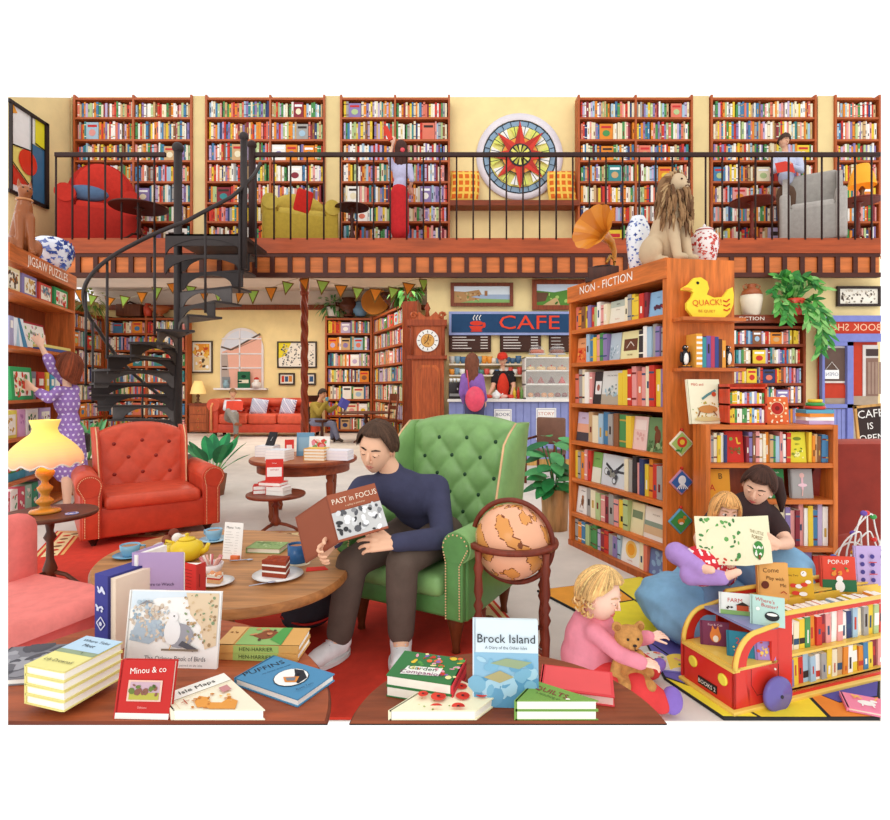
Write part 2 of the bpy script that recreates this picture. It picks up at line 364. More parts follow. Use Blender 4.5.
def head(mb,H,skin='#efbf9f',s=1.,eye='#4a3a30',lip='#c9756a',brow='#4a3226',down=0,ears=True,nose=1):
    """H: frame, face looks to -Y, z up, origin at head centre"""
    Hs=H@SC(s,s,s)
    def f(a,b):
        A=2*PI*a; B=PI*(b-.5); x=cos(B)*sin(A); y=-cos(B)*cos(A); z=sin(B)
        w=.078; 
        if z<0: w*=1-.34*(-z)**1.3
        d=.098*(1+.06*y)
        yy=y*d
        if z<-.1 and y<0: yy-=.010*(-z)      # chin forward
        if y>0 and z<0: yy*=1-.35*(-z)
        return (x*w,yy,z*.122)
    mb.surf(f,24,18,skin,'skin',Hs,True,cu=True)
    sk=skin
    # nose, brow ridge, cheeks
    mb.tube([(0,-.085,.03),(0,-.099,.002),(0,-.108,-.016),(0,-.092,-.027)],[.006*nose,.009*nose,.0125*nose,.007*nose],sk,'skin',8,Hs)
    for q in(-1,1):
        mb.sph((q*.011,-.094,-.02),(.0065,.008,.0055),sk,'skin',Hs,8,6)
        mb.sph((q*.03,-.079,.012),(.0155,.012,.0095),'#fbf4ee' if not down else sk,'skin',Hs,10,8)
        if not down: mb.sph((q*.03,-.0895,.012),(.0065,.003,.0068),eye,'gloss',Hs,8,6)
        mb.tube([(q*.046,-.076,.014),(q*.03,-.091,.0215 if not down else .008),(q*.015,-.086,.013)],[.0016,.0024,.0016],'#3a2620','hair',6,Hs)
        mb.tube([(q*.05,-.069,.034),(q*.032,-.084,.041),(q*.013,-.089,.036)],[.002,.0042,.003],brow,'hair',6,Hs)
        if ears: mb.sph((q*.079,.004,-.002),(.009,.02,.031),sk,'skin',Hs,10,8); mb.sph((q*.084,-.002,-.002),(.005,.011,.019),'#d89a80','skin',Hs,8,6)
    mb.tube([(-.023,-.079,-.055),(-.008,-.088,-.0515),(0,-.0885,-.0535),(.008,-.088,-.0515),(.023,-.079,-.055)],[.0015,.0048,.004,.0048,.0015],lip,'skin',6,Hs)
    mb.tube([(-.018,-.08,-.058),(0,-.087,-.0625),(.018,-.08,-.058)],[.002,.0058,.002],lip,'skin',6,Hs)
def shade_(c,k):
    c=c.lstrip('#'); return '#'+''.join('%02x'%max(0,min(255,int(int(c[i:i+2],16)*k))) for i in(0,2,4))
def hair(par,H,col,s=1.,front=.62,side=-.05,back=-.5,drop=0.,sdrop=None,th=.014,wav=.05,k=9,label=None,part=.0,flare=0.,f='hair',strands=0):
    """shell of hair. front/side/back: latitude sine where it ends; drop: hanging length at the back"""
    mb=MB(f); Hs=H@SC(s,s,s); sdrop=drop if sdrop is None else sdrop
    rd=random.Random(3)
    def fn(a,b):
        A=2*PI*a; fr=(1+cos(A))/2            # 1 front, 0 back
        sd=abs(sin(A))
        if cos(A)>0: lo=side+(front-side)*min(1,max(0,(cos(A)-.25)/.45)); dr=sdrop*max(0,1-cos(A)/.62)
        else: lo=side+(back-side)*(-cos(A))**1.0; dr=sdrop+(drop-sdrop)*(-cos(A))
        L0=math.asin(max(-.95,min(.95,lo)))
        if dr>0: L0=min(L0,-.1)
        arc=(PI/2-L0)*.11; tot=arc+dr; q=b*tot
        w=1+wav*sin(A*k+b*4)*min(1,b*2)
        if q<=arc:
            B=PI/2-q/.11; x=cos(B)*sin(A)*(.078+th)*w; y=-cos(B)*cos(A)*(.098+th)*w; z=sin(B)*(.122+th)
            if cos(A)>.55 and z>.03: y-=.004
        else:
            B=L0; e=(q-arc); tp=1+flare*e*6-.6*max(0,e/dr-.75) if dr>0 else 1
            x=cos(B)*sin(A)*(.078+th)*w*tp; y=-cos(B)*cos(A)*(.098+th)*w*tp+ (0 if 1 else 0); z=sin(B)*(.122+th)-e
        return (x,y,z)
    mb.surf(fn,40,22,lambda a,b: col,f,Hs,True,cu=True)
    # inner shell for thickness
    mb.surf(lambda a,b:[c*.955 for c in fn(a,b)],40,22,col,f,Hs,True,cu=True)
    sc_=strands
    for i in range(sc_):
        a=rd.random(); b0=rd.uniform(0,.25); b1=rd.uniform(.75,1.0); off=rd.uniform(-.012,.012)
        pts=[]
        for q in range(9):
            b=b0+(b1-b0)*q/8; p=Vector(fn((a+off*q/8+part*sin(b*2))%1.0,b)); pts.append(p*1.006)
        cc=rd.choice([col,shade_(col,1.2),shade_(col,.84),shade_(col,1.1)])
        mb.tube(pts,[.002]+[.0042]*7+[.001],cc,f,5,Hs)
    o=mb.build('hair',par)
    if label:o['label']=label
    return o
def hand(mb,wr,dr,nm,skin,s=1.,curl=.5,side=1,thumb=.6,spread=.12,det=True):
    """wr wrist, dr direction of hand, nm palm normal (the way fingers curl), side: +1 thumb on the dr x nm side"""
    wr=Vector(wr); d=Vector(dr).normalized(); n=Vector(nm); n=(n-d*n.dot(d)).normalized(); b=d.cross(n)*side
    pr=[]
    L=.095*s
    for q in(-.5,-.17,.17,.5):
        pr.append(('c',wr+b*q*.035*s,wr+d*L*.92+b*q*.068*s,.014*s,.0125*s))
    pr.append(('c',wr,wr+d*L*.5,.02*s,.02*s))
    ln=[(.5,.072,.5),(.17,.082,.17),(-.17,.076,-.17),(-.5,.058,-.5)]
    for i,(q,fl,sp) in enumerate(ln):
        p=wr+d*L*.9+b*q*.07*s; ang=0; rr=.0092*s
        for j,(fr,cr) in enumerate(((.45,.55),(.3,.8),(.25,.7))):
            ang+=curl*cr*(1+.1*i); dd=(d*cos(ang)+n*sin(ang)+b*sp*spread*2).normalized()
            q2=p+dd*fl*fr*s; pr.append(('c',p,q2,rr,rr*.92)); p=q2; rr*=.92
    p=wr+d*L*.25+b*.03*s; 
    for j,(fr,oo) in enumerate(((.04,1.1),(.034,.75),(.026,.5))):
        dd=(d*(1-.25*oo)+b*oo*thumb+n*.35*(j+1)*curl).normalized(); q2=p+dd*fr*s; pr.append(('c',p,q2,.0125*s*(1-.1*j),.0115*s*(1-.1*j))); p=q2
    addblob(mb,pr,skin,'skin',.0045*s if det else .008*s,2)
def cap(J,a,b,r1,r2): return ('c',J[a],J[b],r1,r2)
def figure(name,label,J,s=1.,skin='#efbf9f',clothes=(),sex='m',H=None,hd={},hands=(),vox=None,group=None,org=None,det=False,feetskin=True,extra=()):
    """J: joints in world space. clothes: (part name, groups, grow, colour, finish[,cut])"""
    J={k:Vector(v) for k,v in J.items()}
    org=Vector(org if org is not None else J['pel']); 
    g={}
    up=(J['chest']-J['pel']).normalized(); sh=(J['shR']-J['shL']).normalized(); fw=up.cross(sh).normalized()
    bas=Matrix((sh,fw,up)).transposed().to_4x4()
    wd=.9 if sex=='f' else 1.
    mid=(J['pel']+J['chest'])/2
    g['torso']=[('s',J['chest'],(.155*s*wd,.105*s,.17*s),bas),('s',mid,(.135*s*wd*.93,.098*s,.15*s),bas),('c',J['shL']+(J['chest']-J['shL'])*.1,J['shR']+(J['chest']-J['shR'])*.1,.062*s*wd,.062*s*wd)]
    hb=(J['hipR']-J['hipL']).normalized()
    g['hips']=[('s',J['pel'],(.15*s,.115*s,.12*s),bas),('c',J['hipL'],J['hipR'],.085*s,.085*s)]
    g['neck']=[('c',J['neck'],J['head']-(J['head']-J['neck'])*.35,.054*s*wd,.05*s*wd)]
    for q in 'LR':
        if 'el'+q in J:
            g['uarm'+q]=[cap(J,'sh'+q,'el'+q,.055*s*wd,.043*s*wd)]
            w=J['wr'+q]; e=J['el'+q]
            g['farm'+q]=[('c',e,e+(w-e)*.35,.043*s*wd,.04*s*wd),('c',e+(w-e)*.35,w,.04*s*wd,.026*s)]
            g['farmc'+q]=[('c',e,e+(w-e)*.35,.043*s*wd,.04*s*wd),('c',e+(w-e)*.35,e+(w-e)*.93,.04*s*wd,.029*s)]
            g['sleeve'+q]=[('c',J['sh'+q],J['sh'+q]+(J['el'+q]-J['sh'+q])*.6,.058*s*wd,.052*s*wd)]
        if 'kn'+q in J:
            g['thigh'+q]=[cap(J,'hip'+q,'kn'+q,.09*s,.06*s)]
            k=J['kn'+q]; a=J['an'+q]
            g['shin'+q]=[('c',k,k+(a-k)*.35,.06*s,.055*s),('c',k+(a-k)*.35,a,.055*s,.036*s)]
            g['shinc'+q]=[('c',k,k+(a-k)*.35,.062*s,.06*s),('c',k+(a-k)*.35,k+(a-k)*.93,.06*s,.05*s)]
            if 'to'+q in J:
                g['foot'+q]=[('c',a,J['to'+q],.04*s,.032*s),('s',a,(.045*s,.045*s,.045*s))]
    t=thing(name,label,'person',org,group); mi=T(-org)
    b=MB('skin'); b.M=mi
    allp=[]
    for k in g:
        if k.startswith(('farmc','sleeve','shinc')): continue
        allp+=g[k]
    addblob(b,allp,skin,'skin',vox or .02*s,4)
    if H is not None: head(b,H,skin,s,**hd)
    for h in hands: hand(b,*h[:3],skin,*(h[3:] if len(h)>3 else ()),det=det)
    b.build('body',t)
    cs=[]
    for cl in clothes:
        if cl[0]=='shoes':
            for g_ in cl[1]: cs.append(('shoe',[g_])+tuple(cl[2:]))
        else: cs.append(cl)
    for cl in cs:
        nm,gs,gr,col,fi=cl[:5]; m=MB(fi); m.M=mi; pr=[]
        for k in gs:
            for q in (g[k] if isinstance(k,str) else [k]):
                if q[0]=='s': pr.append((q[0],q[1],tuple(x+gr for x in q[2]))+tuple(q[3:]))
                else: pr.append((q[0],q[1],q[2],q[3]+gr,q[4]+gr))
        addblob(m,pr,col,fi,vox or .02*s,5)
        if len(cl)>5:
            for c_ in cl[5]: m.cut(Vector(c_[0])-org,c_[1])
        m.build(nm,t)
    return t
def HF(loc,yaw=0,pitch=0,roll=0):  # head frame: yaw 0 faces the viewer, pitch>0 looks down
    return T(loc)@RZ(yaw)@RY(roll)@RX(pitch)
# ---------- stained window in the left wall
SW=Matrix(((0,0,1,0),(1,0,0,0),(0,1,0,0),(0,0,0,1)))   # x->Y, y->Z, z->X
y0,y1=DR+.005,UX(43,1)and -LX/ ((445-43)/F)
t=thing('stained_window','square stained glass window with a red disc and blue pane in the left wall','window',(LX+.02,y0,VZ(193,DR)))
zA,zB=VZ(193,DR)-1.45,0
w_=y1-y0; zb_=VZ(205,y1); zt_=VZ(125,y1); h_=zt_-zb_; t.location=(LX+.005,y0,zb_)
m=SW
a=MB('gloss'); a.art(T(.01,0,0)@m,w_,h_,[('r',0,0,1,1,'#f8f8f4'),('r',0,.08,.6,.55,'#f2e27a'),('p',[(0,.08),(.6,.08),(.6,.13),(0,.35)],'#d9402c'),('r',.6,0,1,.68,'#3f7399'),('r',.72,.68,1,1,'#f0e532'),('p',[(0,.88),(.2,.93),(.1,1),(0,1)],'#eca03a'),('c',.5,.42,.27,'#e23a22'),
 ('l',[(0,.53),(.62,.58)],.03,'#1d1a1c'),('l',[(.6,0),(.6,1)],.04,'#1d1a1c'),('l',[(.7,.7),(1,.68)],.03,'#1d1a1c'),('l',[(0,.35),(.6,.12)],.03,'#1d1a1c')],'gloss',.003); a.build('pane',t)
a=MB('wood')
for q in(((-.05,-.06),(w_+.08,0)),((-.05,h_),(w_+.08,h_+.06)),((-.0,0),(.03,h_)),((w_,-.06),(w_+.1,h_+.06))): a.prism([q[0],(q[1][0],q[0][1]),q[1],(q[0][0],q[1][1])],0,.06,'#2c201d',m=m)
a.build('frame',t)
# ---------- round window
dw=DW+.24; cx,cz=UX(519.5,dw),VZ(157,dw); rr=37/F*dw
t=thing('round_window','large round stained glass window with a red eight-pointed star','window',(cx,dw,cz))
a=MB('wall'); a.lathe([(rr*1.17,0),(rr*1.17,-.03),(rr*1.0,-.01)],'#e8e0e4',m=RX(90)@SC(1,1,-1),n=40,caps=False); a.build('reveal',t)
sh=[('c',0,0,1,'#27303a'),('c',0,0,.965,'#8ba6bd'),('c',0,0,.84,'#27303a'),('c',0,0,.82,'#f0e684')]
for k in range(24):
    A=2*PI*k/24; sh.append(('l',[(cos(A)*.84,sin(A)*.84),(cos(A)*.965,sin(A)*.965)],.02,'#27303a'))
for k in range(16):
    A=2*PI*(k+.5)/16; sh.append(('p',[(cos(A-.13)*.8,sin(A-.13)*.8),(cos(A+.13)*.8,sin(A+.13)*.8),(cos(A)*.5,sin(A)*.5)],'#f4f1ea' if k%2 else '#dfe36a')); sh.append(('l',[(cos(A)*.48,sin(A)*.48),(cos(A)*.82,sin(A)*.82)],.018,'#27303a'))
sh.append(('c',0,0,.5,'#27303a')); sh.append(('c',0,0,.48,'#e8963a'))
for k in range(8):
    A=2*PI*k/8+PI/2; L=.93 if k%2==0 else .86
    for sg,c in((-1,'#d63a28'),(1,'#b92d20')):
        sh.append(('p',[(0,0),(cos(A+sg*.39)*.36,sin(A+sg*.39)*.36),(cos(A)*L,sin(A)*L)],c))
sh.append(('c',0,0,.31,'#2b2b30'))
for k in range(12):
    A=2*PI*k/12; sh.append(('p',[(cos(A-.16)*.08,sin(A-.16)*.08),(cos(A-.16)*.27,sin(A-.16)*.27),(cos(A+.16)*.27,sin(A+.16)*.27),(cos(A+.16)*.08,sin(A+.16)*.08)],'#e9e070' if k%2 else '#b9b545'))
a=MB('gloss'); a.art(RX(90),rr,rr,sh,'gloss',.0015); a.build('pane',t)
# window seat shelf and cushions
z_=VZ(205,dw-.1); a=MB('woodx'); a.b2((UX(450,DW),DW-.15,z_-.1),(UX(578,DW),DW+.24,z_+.02),'#8a3d1e')
tag(a.build('window_seat'),'narrow wooden window seat ledge under the round window','seat')
def plaid(u0,u1,lab,yaw,tw):
    x0,x1=UX(u0,DW-.1),UX(u1,DW-.1); h=.74; w=x1-x0; a=MB('cloth'); c=Vector(((x0+x1)/2,DW-.02,z_+.025))
    def f(s_):
        def g(i,j):
            X=(i-.5)*w; Y=j*h; th=.07*(max(0,(1-(2*i-1)**4)*(1-(2*j-1)**4)))**.5
            return (X+tw*sin(j*2.5),s_*th,Y)
        return g
    colf=lambda i,j: '#f2c557' if (int(i*14+.01)%3==0 or int(j*14+.01)%3==0) else '#dd6a22'
    for s_ in(-1,1): a.surf(f(s_),14,14,colf,'cloth',T(c)@RZ(yaw)@RX(-8))
    o=a.build('cushion'); tag(o,lab,'cushion','plaid cushions on the window seat')
plaid(449,478,'orange plaid cushion on the ledge left of the round window',0,.04)
plaid(550,578,'orange plaid cushion right of the round window, above the gramophone',0,-.04)
# ---------- upper armchairs
def sofa_round(name,label,M,W,D_,H,seat,col,cols,arm=.16,group=None):
    """soft upholstered chair, faces local -Y, origin base centre"""
    t=thing(name,label,'armchair',M,group)
    a=MB('cloth'); a.box((0,.0,seat*.5+.04),(W-arm*1.2,D_*.9,seat-.1),col,bev=.03); a.build('base',t)
    a=MB('cloth'); a.box((0,-.04,seat+.0),(W-arm*2.1,D_*.8,.18),cols,bev=.06); a.build('seat_cushion',t)
    a=MB('cloth'); 
    def f(i,j):
        A=PI*i; X=-cos(A)*(W*.5-.05); Z=seat*.5+ (H-seat*.5)*min(1,(1.25*sin(A))**.55) 
        return (X,D_*.5-.12+ (j-.5)*.0,Z)
    pts=[(-cos(PI*i/20)*(W*.5-.04),seat*.4+(H-.06-seat*.4)*max(0,sin(PI*i/20))**.5) for i in range(21)]
    a.prism(pts,-.1,.1,col,m=T(0,D_*.5-.12,0)@RX(90),sm=False); a.sph((0,D_*.5-.2,seat+(H-seat)*.45),(W*.36,.12,(H-seat)*.5),cols); a.build('backrest',t)
    for q in(-1,1):
        a=MB('cloth'); x=q*(W/2-arm*.5); a.box((x,0,seat*.62),(arm,D_*.94,seat*1.15),col,bev=.05); a.tube([(x,-D_*.5,seat*1.25),(x,D_*.4,seat*1.25)],arm*.62,cols,n=14); a.build('armrest',t)
    for q in(-1,1):
        for r_ in(-1,1): a=MB('wood'); a.cyl((q*(W/2-.1),r_*(D_/2-.1),0),(q*(W/2-.1),r_*(D_/2-.1),.08),.03,'#3a2218'); a.build('leg',t)
    return t
zt2=zf
d=11.78
t=sofa_round('armchair','bright red rounded armchair on the gallery at the far left',T(UX(101,d),d,zf)@RZ(25),1.45,.8,1.92,.8,'#b32a20','#c93326',arm=.3)
a=MB('cloth'); a.sph((-.05,.05,1.08),(.38,.14,.16),'#5a7494'); a.M=ID; o=a.build('cushion'); o.matrix_world=T(UX(90,d-.3),d-.3,zf)@RZ(25); o.matrix_basis=o.matrix_world; tag(o,'small blue cushion on the bright red gallery armchair','cushion')
t=sofa_round('armchair','mustard yellow patterned armchair on the gallery behind the stair head',T(UX(300,d),d,zf)@RZ(20),1.5,.8,1.25,.66,'#b89b3a','#c9ad4c',arm=.26)
a=MB('cloth'); a.box((0,0,0),(.34,.12,.5),'#c8281e',bev=.05); o=a.build('cushion'); o.matrix_basis=T(UX(303,d-.3),d-.28,zf+.9)@RZ(20)@RY(12); tag(o,'red cushion standing on the mustard gallery armchair','cushion')
# grey wing chair
def wing(name,label,M,W,D_,H,seat,col,col2):
    t=thing(name,label,'armchair',M)
    a=MB('cloth'); a.box((0,0,seat*.5+.05),(W*.9,D_*.9,seat-.1),col,bev=.03); a.build('base',t)
    a=MB('cloth'); a.box((0,-.05,seat+.02),(W*.66,D_*.8,.16),col2,bev=.05); a.build('seat_cushion',t)
    a=MB('cloth'); a.box((0,D_*.42,(H+seat*.5)/2),(W*.8,.16,H-seat*.5),col,bev=.06)
    for q in(-1,1): a.prism([(-D_*.42,seat*1.4),(-D_*.42,H-.02),(-D_*.1,H-.12),(.05,seat*1.5)],q*W*.42-.05,q*W*.42+.05,col2,m=Matrix(((0,0,1,0),(-1,0,0,0),(0,1,0,0),(0,0,0,1))))
    a.build('backrest',t)
    for q in(-1,1): a=MB('cloth'); a.box((q*W*.42,-.02,seat*.75),(.2,D_*.95,seat*1.3),col2,bev=.06); a.build('armrest',t)
    for q in(-1,1):
        for r_ in(-1,1): a=MB('wood'); a.cyl((q*(W/2-.1),r_*(D_/2-.1),0),(q*(W/2-.1),r_*(D_/2-.1),.08),.03,'#3a2218'); a.build('leg',t)
    return t
wing('wing_chair','pale grey wing armchair on the gallery beside the reading man',T(UX(812,11.8),11.8,zf)@RZ(-32),1.15,.95,1.72,.8,'#a9a39c','#bab4ad')
# gallery tables
def ptable(name,label,M,r,h,col='#5a2a18',rim=.03,leg=.04,base=.5,cat='table',group=None):
    t=thing(name,label,cat,M,group)
    a=MB('woodx'); a.lathe([(r*.97,h-rim),(r,h-rim*.6),(r,h-.008),(r*.985,h)],col,n=40); a.build('tabletop',t)
    a=MB('wood'); a.lathe([(leg*2.6,h-rim),(leg*1.2,h-rim-.03),(leg*.8,h*.75),(leg*1.5,h*.68),(leg*.8,h*.62),(leg*.9,h*.4),(leg*1.7,h*.27),(leg*1.2,h*.2),(leg*.7,h*.17)],col,n=16); a.build('pedestal',t)
    for k in range(3):
        A=R(90+120*k+30); a=MB('wood'); d=Vector((cos(A),sin(A),0)); a.tube([d*leg*.5+Vector((0,0,h*.24)),d*r*base*.5+Vector((0,0,h*.2)),d*r*base*.9+Vector((0,0,.05)),d*r*base*1.15+Vector((0,0,.018))],[leg*.6,leg*.55,leg*.5,.018],col); a.build('leg',t)
    return t
for u,w_,lab,dd in((139,27,'dark round pedestal table beside the red gallery armchair',11.25),(352,17,'dark round pedestal table between the mustard chair and the woman in red skirt',11.7),(752,21,'dark round pedestal table left of the grey wing chair',11.6),(858,20,'dark round pedestal table under the orange gallery lamp',11.5)):
    zz=VZ(207 if u<400 else 201,dd)-zf
    ptable('pedestal_table',lab,(UX(u,dd) if u<860 else UX(u,dd)-.02,dd,zf),w_/F*dd,zz,'#4a1f14' if u<400 else '#7d2b1c')
# orange lamp
def dome_lamp(label,M,s,shade,base,glow='glow'):
    t=thing('table_lamp',label,'lamp',M)
    a=MB('metal'); a.lathe([(.11*s,0),(.11*s,.02*s),(.03*s,.05*s),(.05*s,.12*s),(.03*s,.17*s),(.06*s,.24*s),(.02*s,.3*s)],base); a.build('base',t)
    a=MB(glow); a.lathe([(.24*s,.3*s),(.2*s,.5*s),(.12*s,.72*s),(.1*s,.72*s)],shade,caps=False); a.build('shade',t)
dome_lamp('orange table lamp on the gallery at the far right',(UX(862,11.6),11.6,zf+VZ(201,11.5)-zf+.02),1.05,'#f0a02a','#7a5030')
# ---------- alcove bookcases
d=18.
asv=[430,417,401,384,366,350,334,318]
H=VZ(316,d)
zs=[VZ(v,d) for v in (431,415,399,382,366,350,333,318)]; zs[0]=.12
AW='#ad5526'
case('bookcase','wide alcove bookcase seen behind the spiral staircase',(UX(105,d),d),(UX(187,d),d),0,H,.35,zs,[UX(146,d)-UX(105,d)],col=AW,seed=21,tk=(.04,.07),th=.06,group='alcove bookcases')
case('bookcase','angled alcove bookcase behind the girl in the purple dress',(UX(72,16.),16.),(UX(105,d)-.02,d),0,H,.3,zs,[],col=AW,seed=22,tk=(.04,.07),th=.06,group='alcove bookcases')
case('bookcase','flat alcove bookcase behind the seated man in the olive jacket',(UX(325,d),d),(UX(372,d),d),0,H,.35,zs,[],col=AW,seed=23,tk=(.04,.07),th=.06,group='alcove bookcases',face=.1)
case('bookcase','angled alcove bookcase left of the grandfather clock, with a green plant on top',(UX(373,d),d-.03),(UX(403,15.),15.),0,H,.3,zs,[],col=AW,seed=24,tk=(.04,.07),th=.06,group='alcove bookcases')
p_=Vector((UX(403,15.),15.,0)); 
t=MB('wood'); t.prism([(p_.x+.02,p_.y-.05),(UX(417,14.9),14.9),(UX(417,15.2)+.1,15.4),(p_.x+.25,p_.y+.2)],0,H,'#8a3a1b'); t=t.build('pilaster'); tag(t,'plain brown wooden end post of the angled bookcase, left of the grandfather clock','post')
# things on top of the alcove cases
def pot(name,label,cat,loc,pr,col,s,f='gloss',handles=0,extra=None):
    a=MB(f); a.lathe([(r*s,z*s) for r,z in pr],col,n=18)
    if handles:
        for q in(-1,1): a.tube([(q*.32*s,0,.55*s),(q*.55*s,0,.6*s),(q*.5*s,0,.3*s),(q*.4*s,0,.25*s)],.05*s,col)
    if extra: extra(a)
    o=a.build(name); o.location=loc; return tag(o,label,cat)
URN=[(.2,0),(.25,.05),(.12,.12),(.4,.35),(.45,.5),(.25,.7),(.3,.8),(.25,.8)]
pot('urn','dark brown pottery urn on the flat alcove bookcase','urn',(UX(348,d-0),d+.15,H),URN,'#5d3322',.75,handles=1)
pot('jug','small blue and white jug on top of the flat alcove bookcase','jug',(UX(360,d),d+.15,H),[(.2,0),(.4,.3),(.3,.6),(.2,.7)],'#6b93b3',.7)
a=MB('matte'); a.lathe([(.42,-.04),(.45,0),(.42,.04)],['#c98236','#c98236'],n=24,m=RX(78)); o=a.build('plate'); o.location=(UX(375,17.7),17.75,H+.43); tag(o,'round wooden plate standing where the two right alcove bookcases meet','plate')
pot('bowl','dark footed bowl on the angled bookcase beside the trailing plant','bowl',(UX(392,16.4),16.6,H),[(.2,0),(.1,.1),(.3,.3),(.5,.6),(.42,.6),(.1,.3)],'#4b2416',.8,handles=0)
pot('bowl','brown footed bowl on the bookcase behind the spiral stair','bowl',(UX(157.5,d),d+.15,H),[(.2,0),(.1,.1),(.3,.2),(.5,.45),(.42,.45),(.1,.2)],'#a5572c',.7)
a=MB('wood'); a.box((0,0,.2),(.8,.25,.4),'#6b3a22',bev=.03); a.tube([(-.2,0,.4),(0,0,.48),(.2,0,.4)],.03,'#3a2015'); o=a.build('wooden_box'); o.location=(UX(127,d),d+.17,H); tag(o,'brown wooden box on the bookcase behind the spiral stair','box')
a=MB('gloss'); a.lathe([(.12,0),(.14,.3),(.08,.36),(.1,.42)],'#c5472f'); o=a.build('bottle'); o.location=(UX(145.5,d),d+.15,H); tag(o,'small red bottle on the bookcase behind the spiral stair','bottle')
# foliage helper
def leaf(mb,base,dr,up,L,W,col,bend=.3,f='leaf',n=5):
    d_=Vector(dr).normalized(); u=Vector(up); u=(u-d_*u.dot(d_)).normalized(); s=d_.cross(u)
    pts=[]
    for i in range(n+1):
        t=i/n; w=W*.5*sin(PI*min(1,t*.92+.06))**.8
        c=Vector(base)+d_*L*t-Vector((0,0,1))*bend*L*t*t
        pts.append((c-s*w,c+u*w*-.15,c+s*w))
    V=[[mb.bm.verts.new(mb.M@q) for q in r_] for r_ in pts]
    for i in range(n):
        for k in(0,1): mb.face([V[i][k],V[i+1][k],V[i+1][k+1],V[i][k+1]],col if not isinstance(col,(tuple,list)) else col[k],f,True)
def bush(mb,c,r,n,L,W,cols,seed=1,droop=.3,f='leaf'):
    rd=random.Random(seed)
    for i in range(n):
        v=Vector((rd.gauss(0,1),rd.gauss(0,1),rd.gauss(0,1))).normalized()
        p=Vector(c)+Vector((v.x*r[0],v.y*r[1],v.z*r[2]))*rd.uniform(.35,1)
        leaf(mb,p,v+Vector((0,0,rd.uniform(-.2,.4))),Vector((0,0,1))+v*.3,L*rd.uniform(.7,1.2),W,rd.choice(cols),droop,f,3)
GR=['#3f8a3c','#5ba84b','#2f6e35','#79b95e']
def potplant(name,label,loc,pot_,potc,seed,r,n,L,W,cols=GR,hz=.5,droop=.3):
    t=thing(name,label,'plant',loc)
    a=MB('matte'); a.lathe(pot_,potc,n=18); a.build('pot',t)
    a=MB('leaf'); bush(a,(0,0,hz),r,n,L,W,cols,seed,droop); a.build('foliage',t)
    return t
potplant('trailing_plant','bushy green plant on the angled bookcase by the clock',(UX(407,15.2),15.25,H),[(.18,0),(.25,.3),(.2,.3)],'#8a5a40',3,(.42,.3,.45),130,.22,.11,hz=.45,droop=.8)
potplant('potted_plant','small green plant with a pale pot on the left end of the flat alcove bookcase',(UX(332,d),d+.15,H),[(.15,0),(.22,.3),(.18,.3)],'#e8e4dc',4,(.45,.2,.3),90,.24,.1,hz=.4,droop=.7,cols=['#6fae6a','#8cc07c','#4c9152'])
potplant('potted_plant','small trailing plant on top of the bookcase behind the girl in purple',(UX(86,16.9),17.1,H),[(.15,0),(.22,.3),(.18,.3)],'#b9b07a',5,(.45,.25,.4),70,.26,.1,hz=.35,droop=.7,cols=['#9cb45c','#c2c46f','#6c9a4c'])
# ---------- alcove window
dw=DA-.01
def win_arch(u0,u1,v0,v1):
    x0,x1=UX(u0,dw),UX(u1,dw); z0,z1=VZ(v1,dw),VZ(v0,dw); w=x1-x0; h=z1-z0
    t=thing('arched_window','white arched alcove window looking on to pink gabled house fronts','window',(x0,dw,z0))
    m=RX(90)
    def arch(ins):
        r=w/2-ins; cz=h-w/2; return [(ins,ins),(w-ins,ins)]+[(w/2+r*cos(PI*i/16),cz+r*sin(PI*i/16)) for i in range(17)]
    a=MB('wall'); a.prism(arch(0),0,.06,'#eae4e4',m=m); a.build('frame',t)
    a=MB('paper'); a.M=T(0,-.062,0)@m
    P_=[(x,y) for x,y in arch(.09)]; a.geo([(x,y,0) for x,y in P_],[tuple(range(len(P_)))],'#dfe4ee','paper')
    q=lambda u,v:((u-u0)/(u1-u0),(v1-v)/(v1-v0))
    a.art(ID,w,h,[('p',[q(223,388),q(223,352),q(240,345),q(262,336),q(262,388)],'#eeb6a2'),('p',[q(222,388),q(222,354),q(228,352),q(231,388)],'#b9a9a0'),('l',[q(222,347),q(232,350),q(261,334)],.04,'#6a5a50'),('l',[q(236,349),q(261,338)],.02,'#b08878'),('r',*q(223,370),*q(228,366),'#5a463e'),('r',*q(223,384),*q(231,377),'#8d9296')],'paper',.003)
    a.build('view',t)
    a=MB('wall'); 
    for uu in(240.5,): a.b2((UX(uu,dw)-x0-.02,-.09,.05),(UX(uu,dw)-x0+.02,-.05,h-.05),'#efecee')
    for vv in(339,354,368): zz=VZ(vv,dw)-z0; a.b2((.06,-.09,zz-.02),(w-.06,-.05,zz+.02),'#efecee')
    a.build('glazing_bar',t)
    a=MB('wall'); a.b2((-.15,-.25,-.06),(w+.15,.0,0),'#efecec'); a.build('sill',t)
    return z0
zw=win_arch(221,264,328,388)
a=MB('paper'); M_=T(UX(237,18.25),18.3,zw); a.b2((0,0,0),(.4,.04,.54),'#2f6a4a',m=M_); a.art(M_@RX(90),.4,.54,[('r',.1,.3,.9,.5,'#e8e0c8'),('e',.5,.7,.2,.1,'#16382a'),('r',0,.35,.35,.45,'#16382a')]); tag(a.build('book'),'dark green book standing on the alcove window sill','book')
a=MB('gloss'); a.M=T(UX(256.5,18.3),18.3,zw); a.lathe([(.13,0),(.16,.15),(.07,.22),(.09,.27)],'#f2ede8'); a.lathe([(.08,.27),(.07,.33),(.01,.36)],'#c8382c'); tag(a.build('jar'),'small white jar with red lid on the alcove window sill','jar')
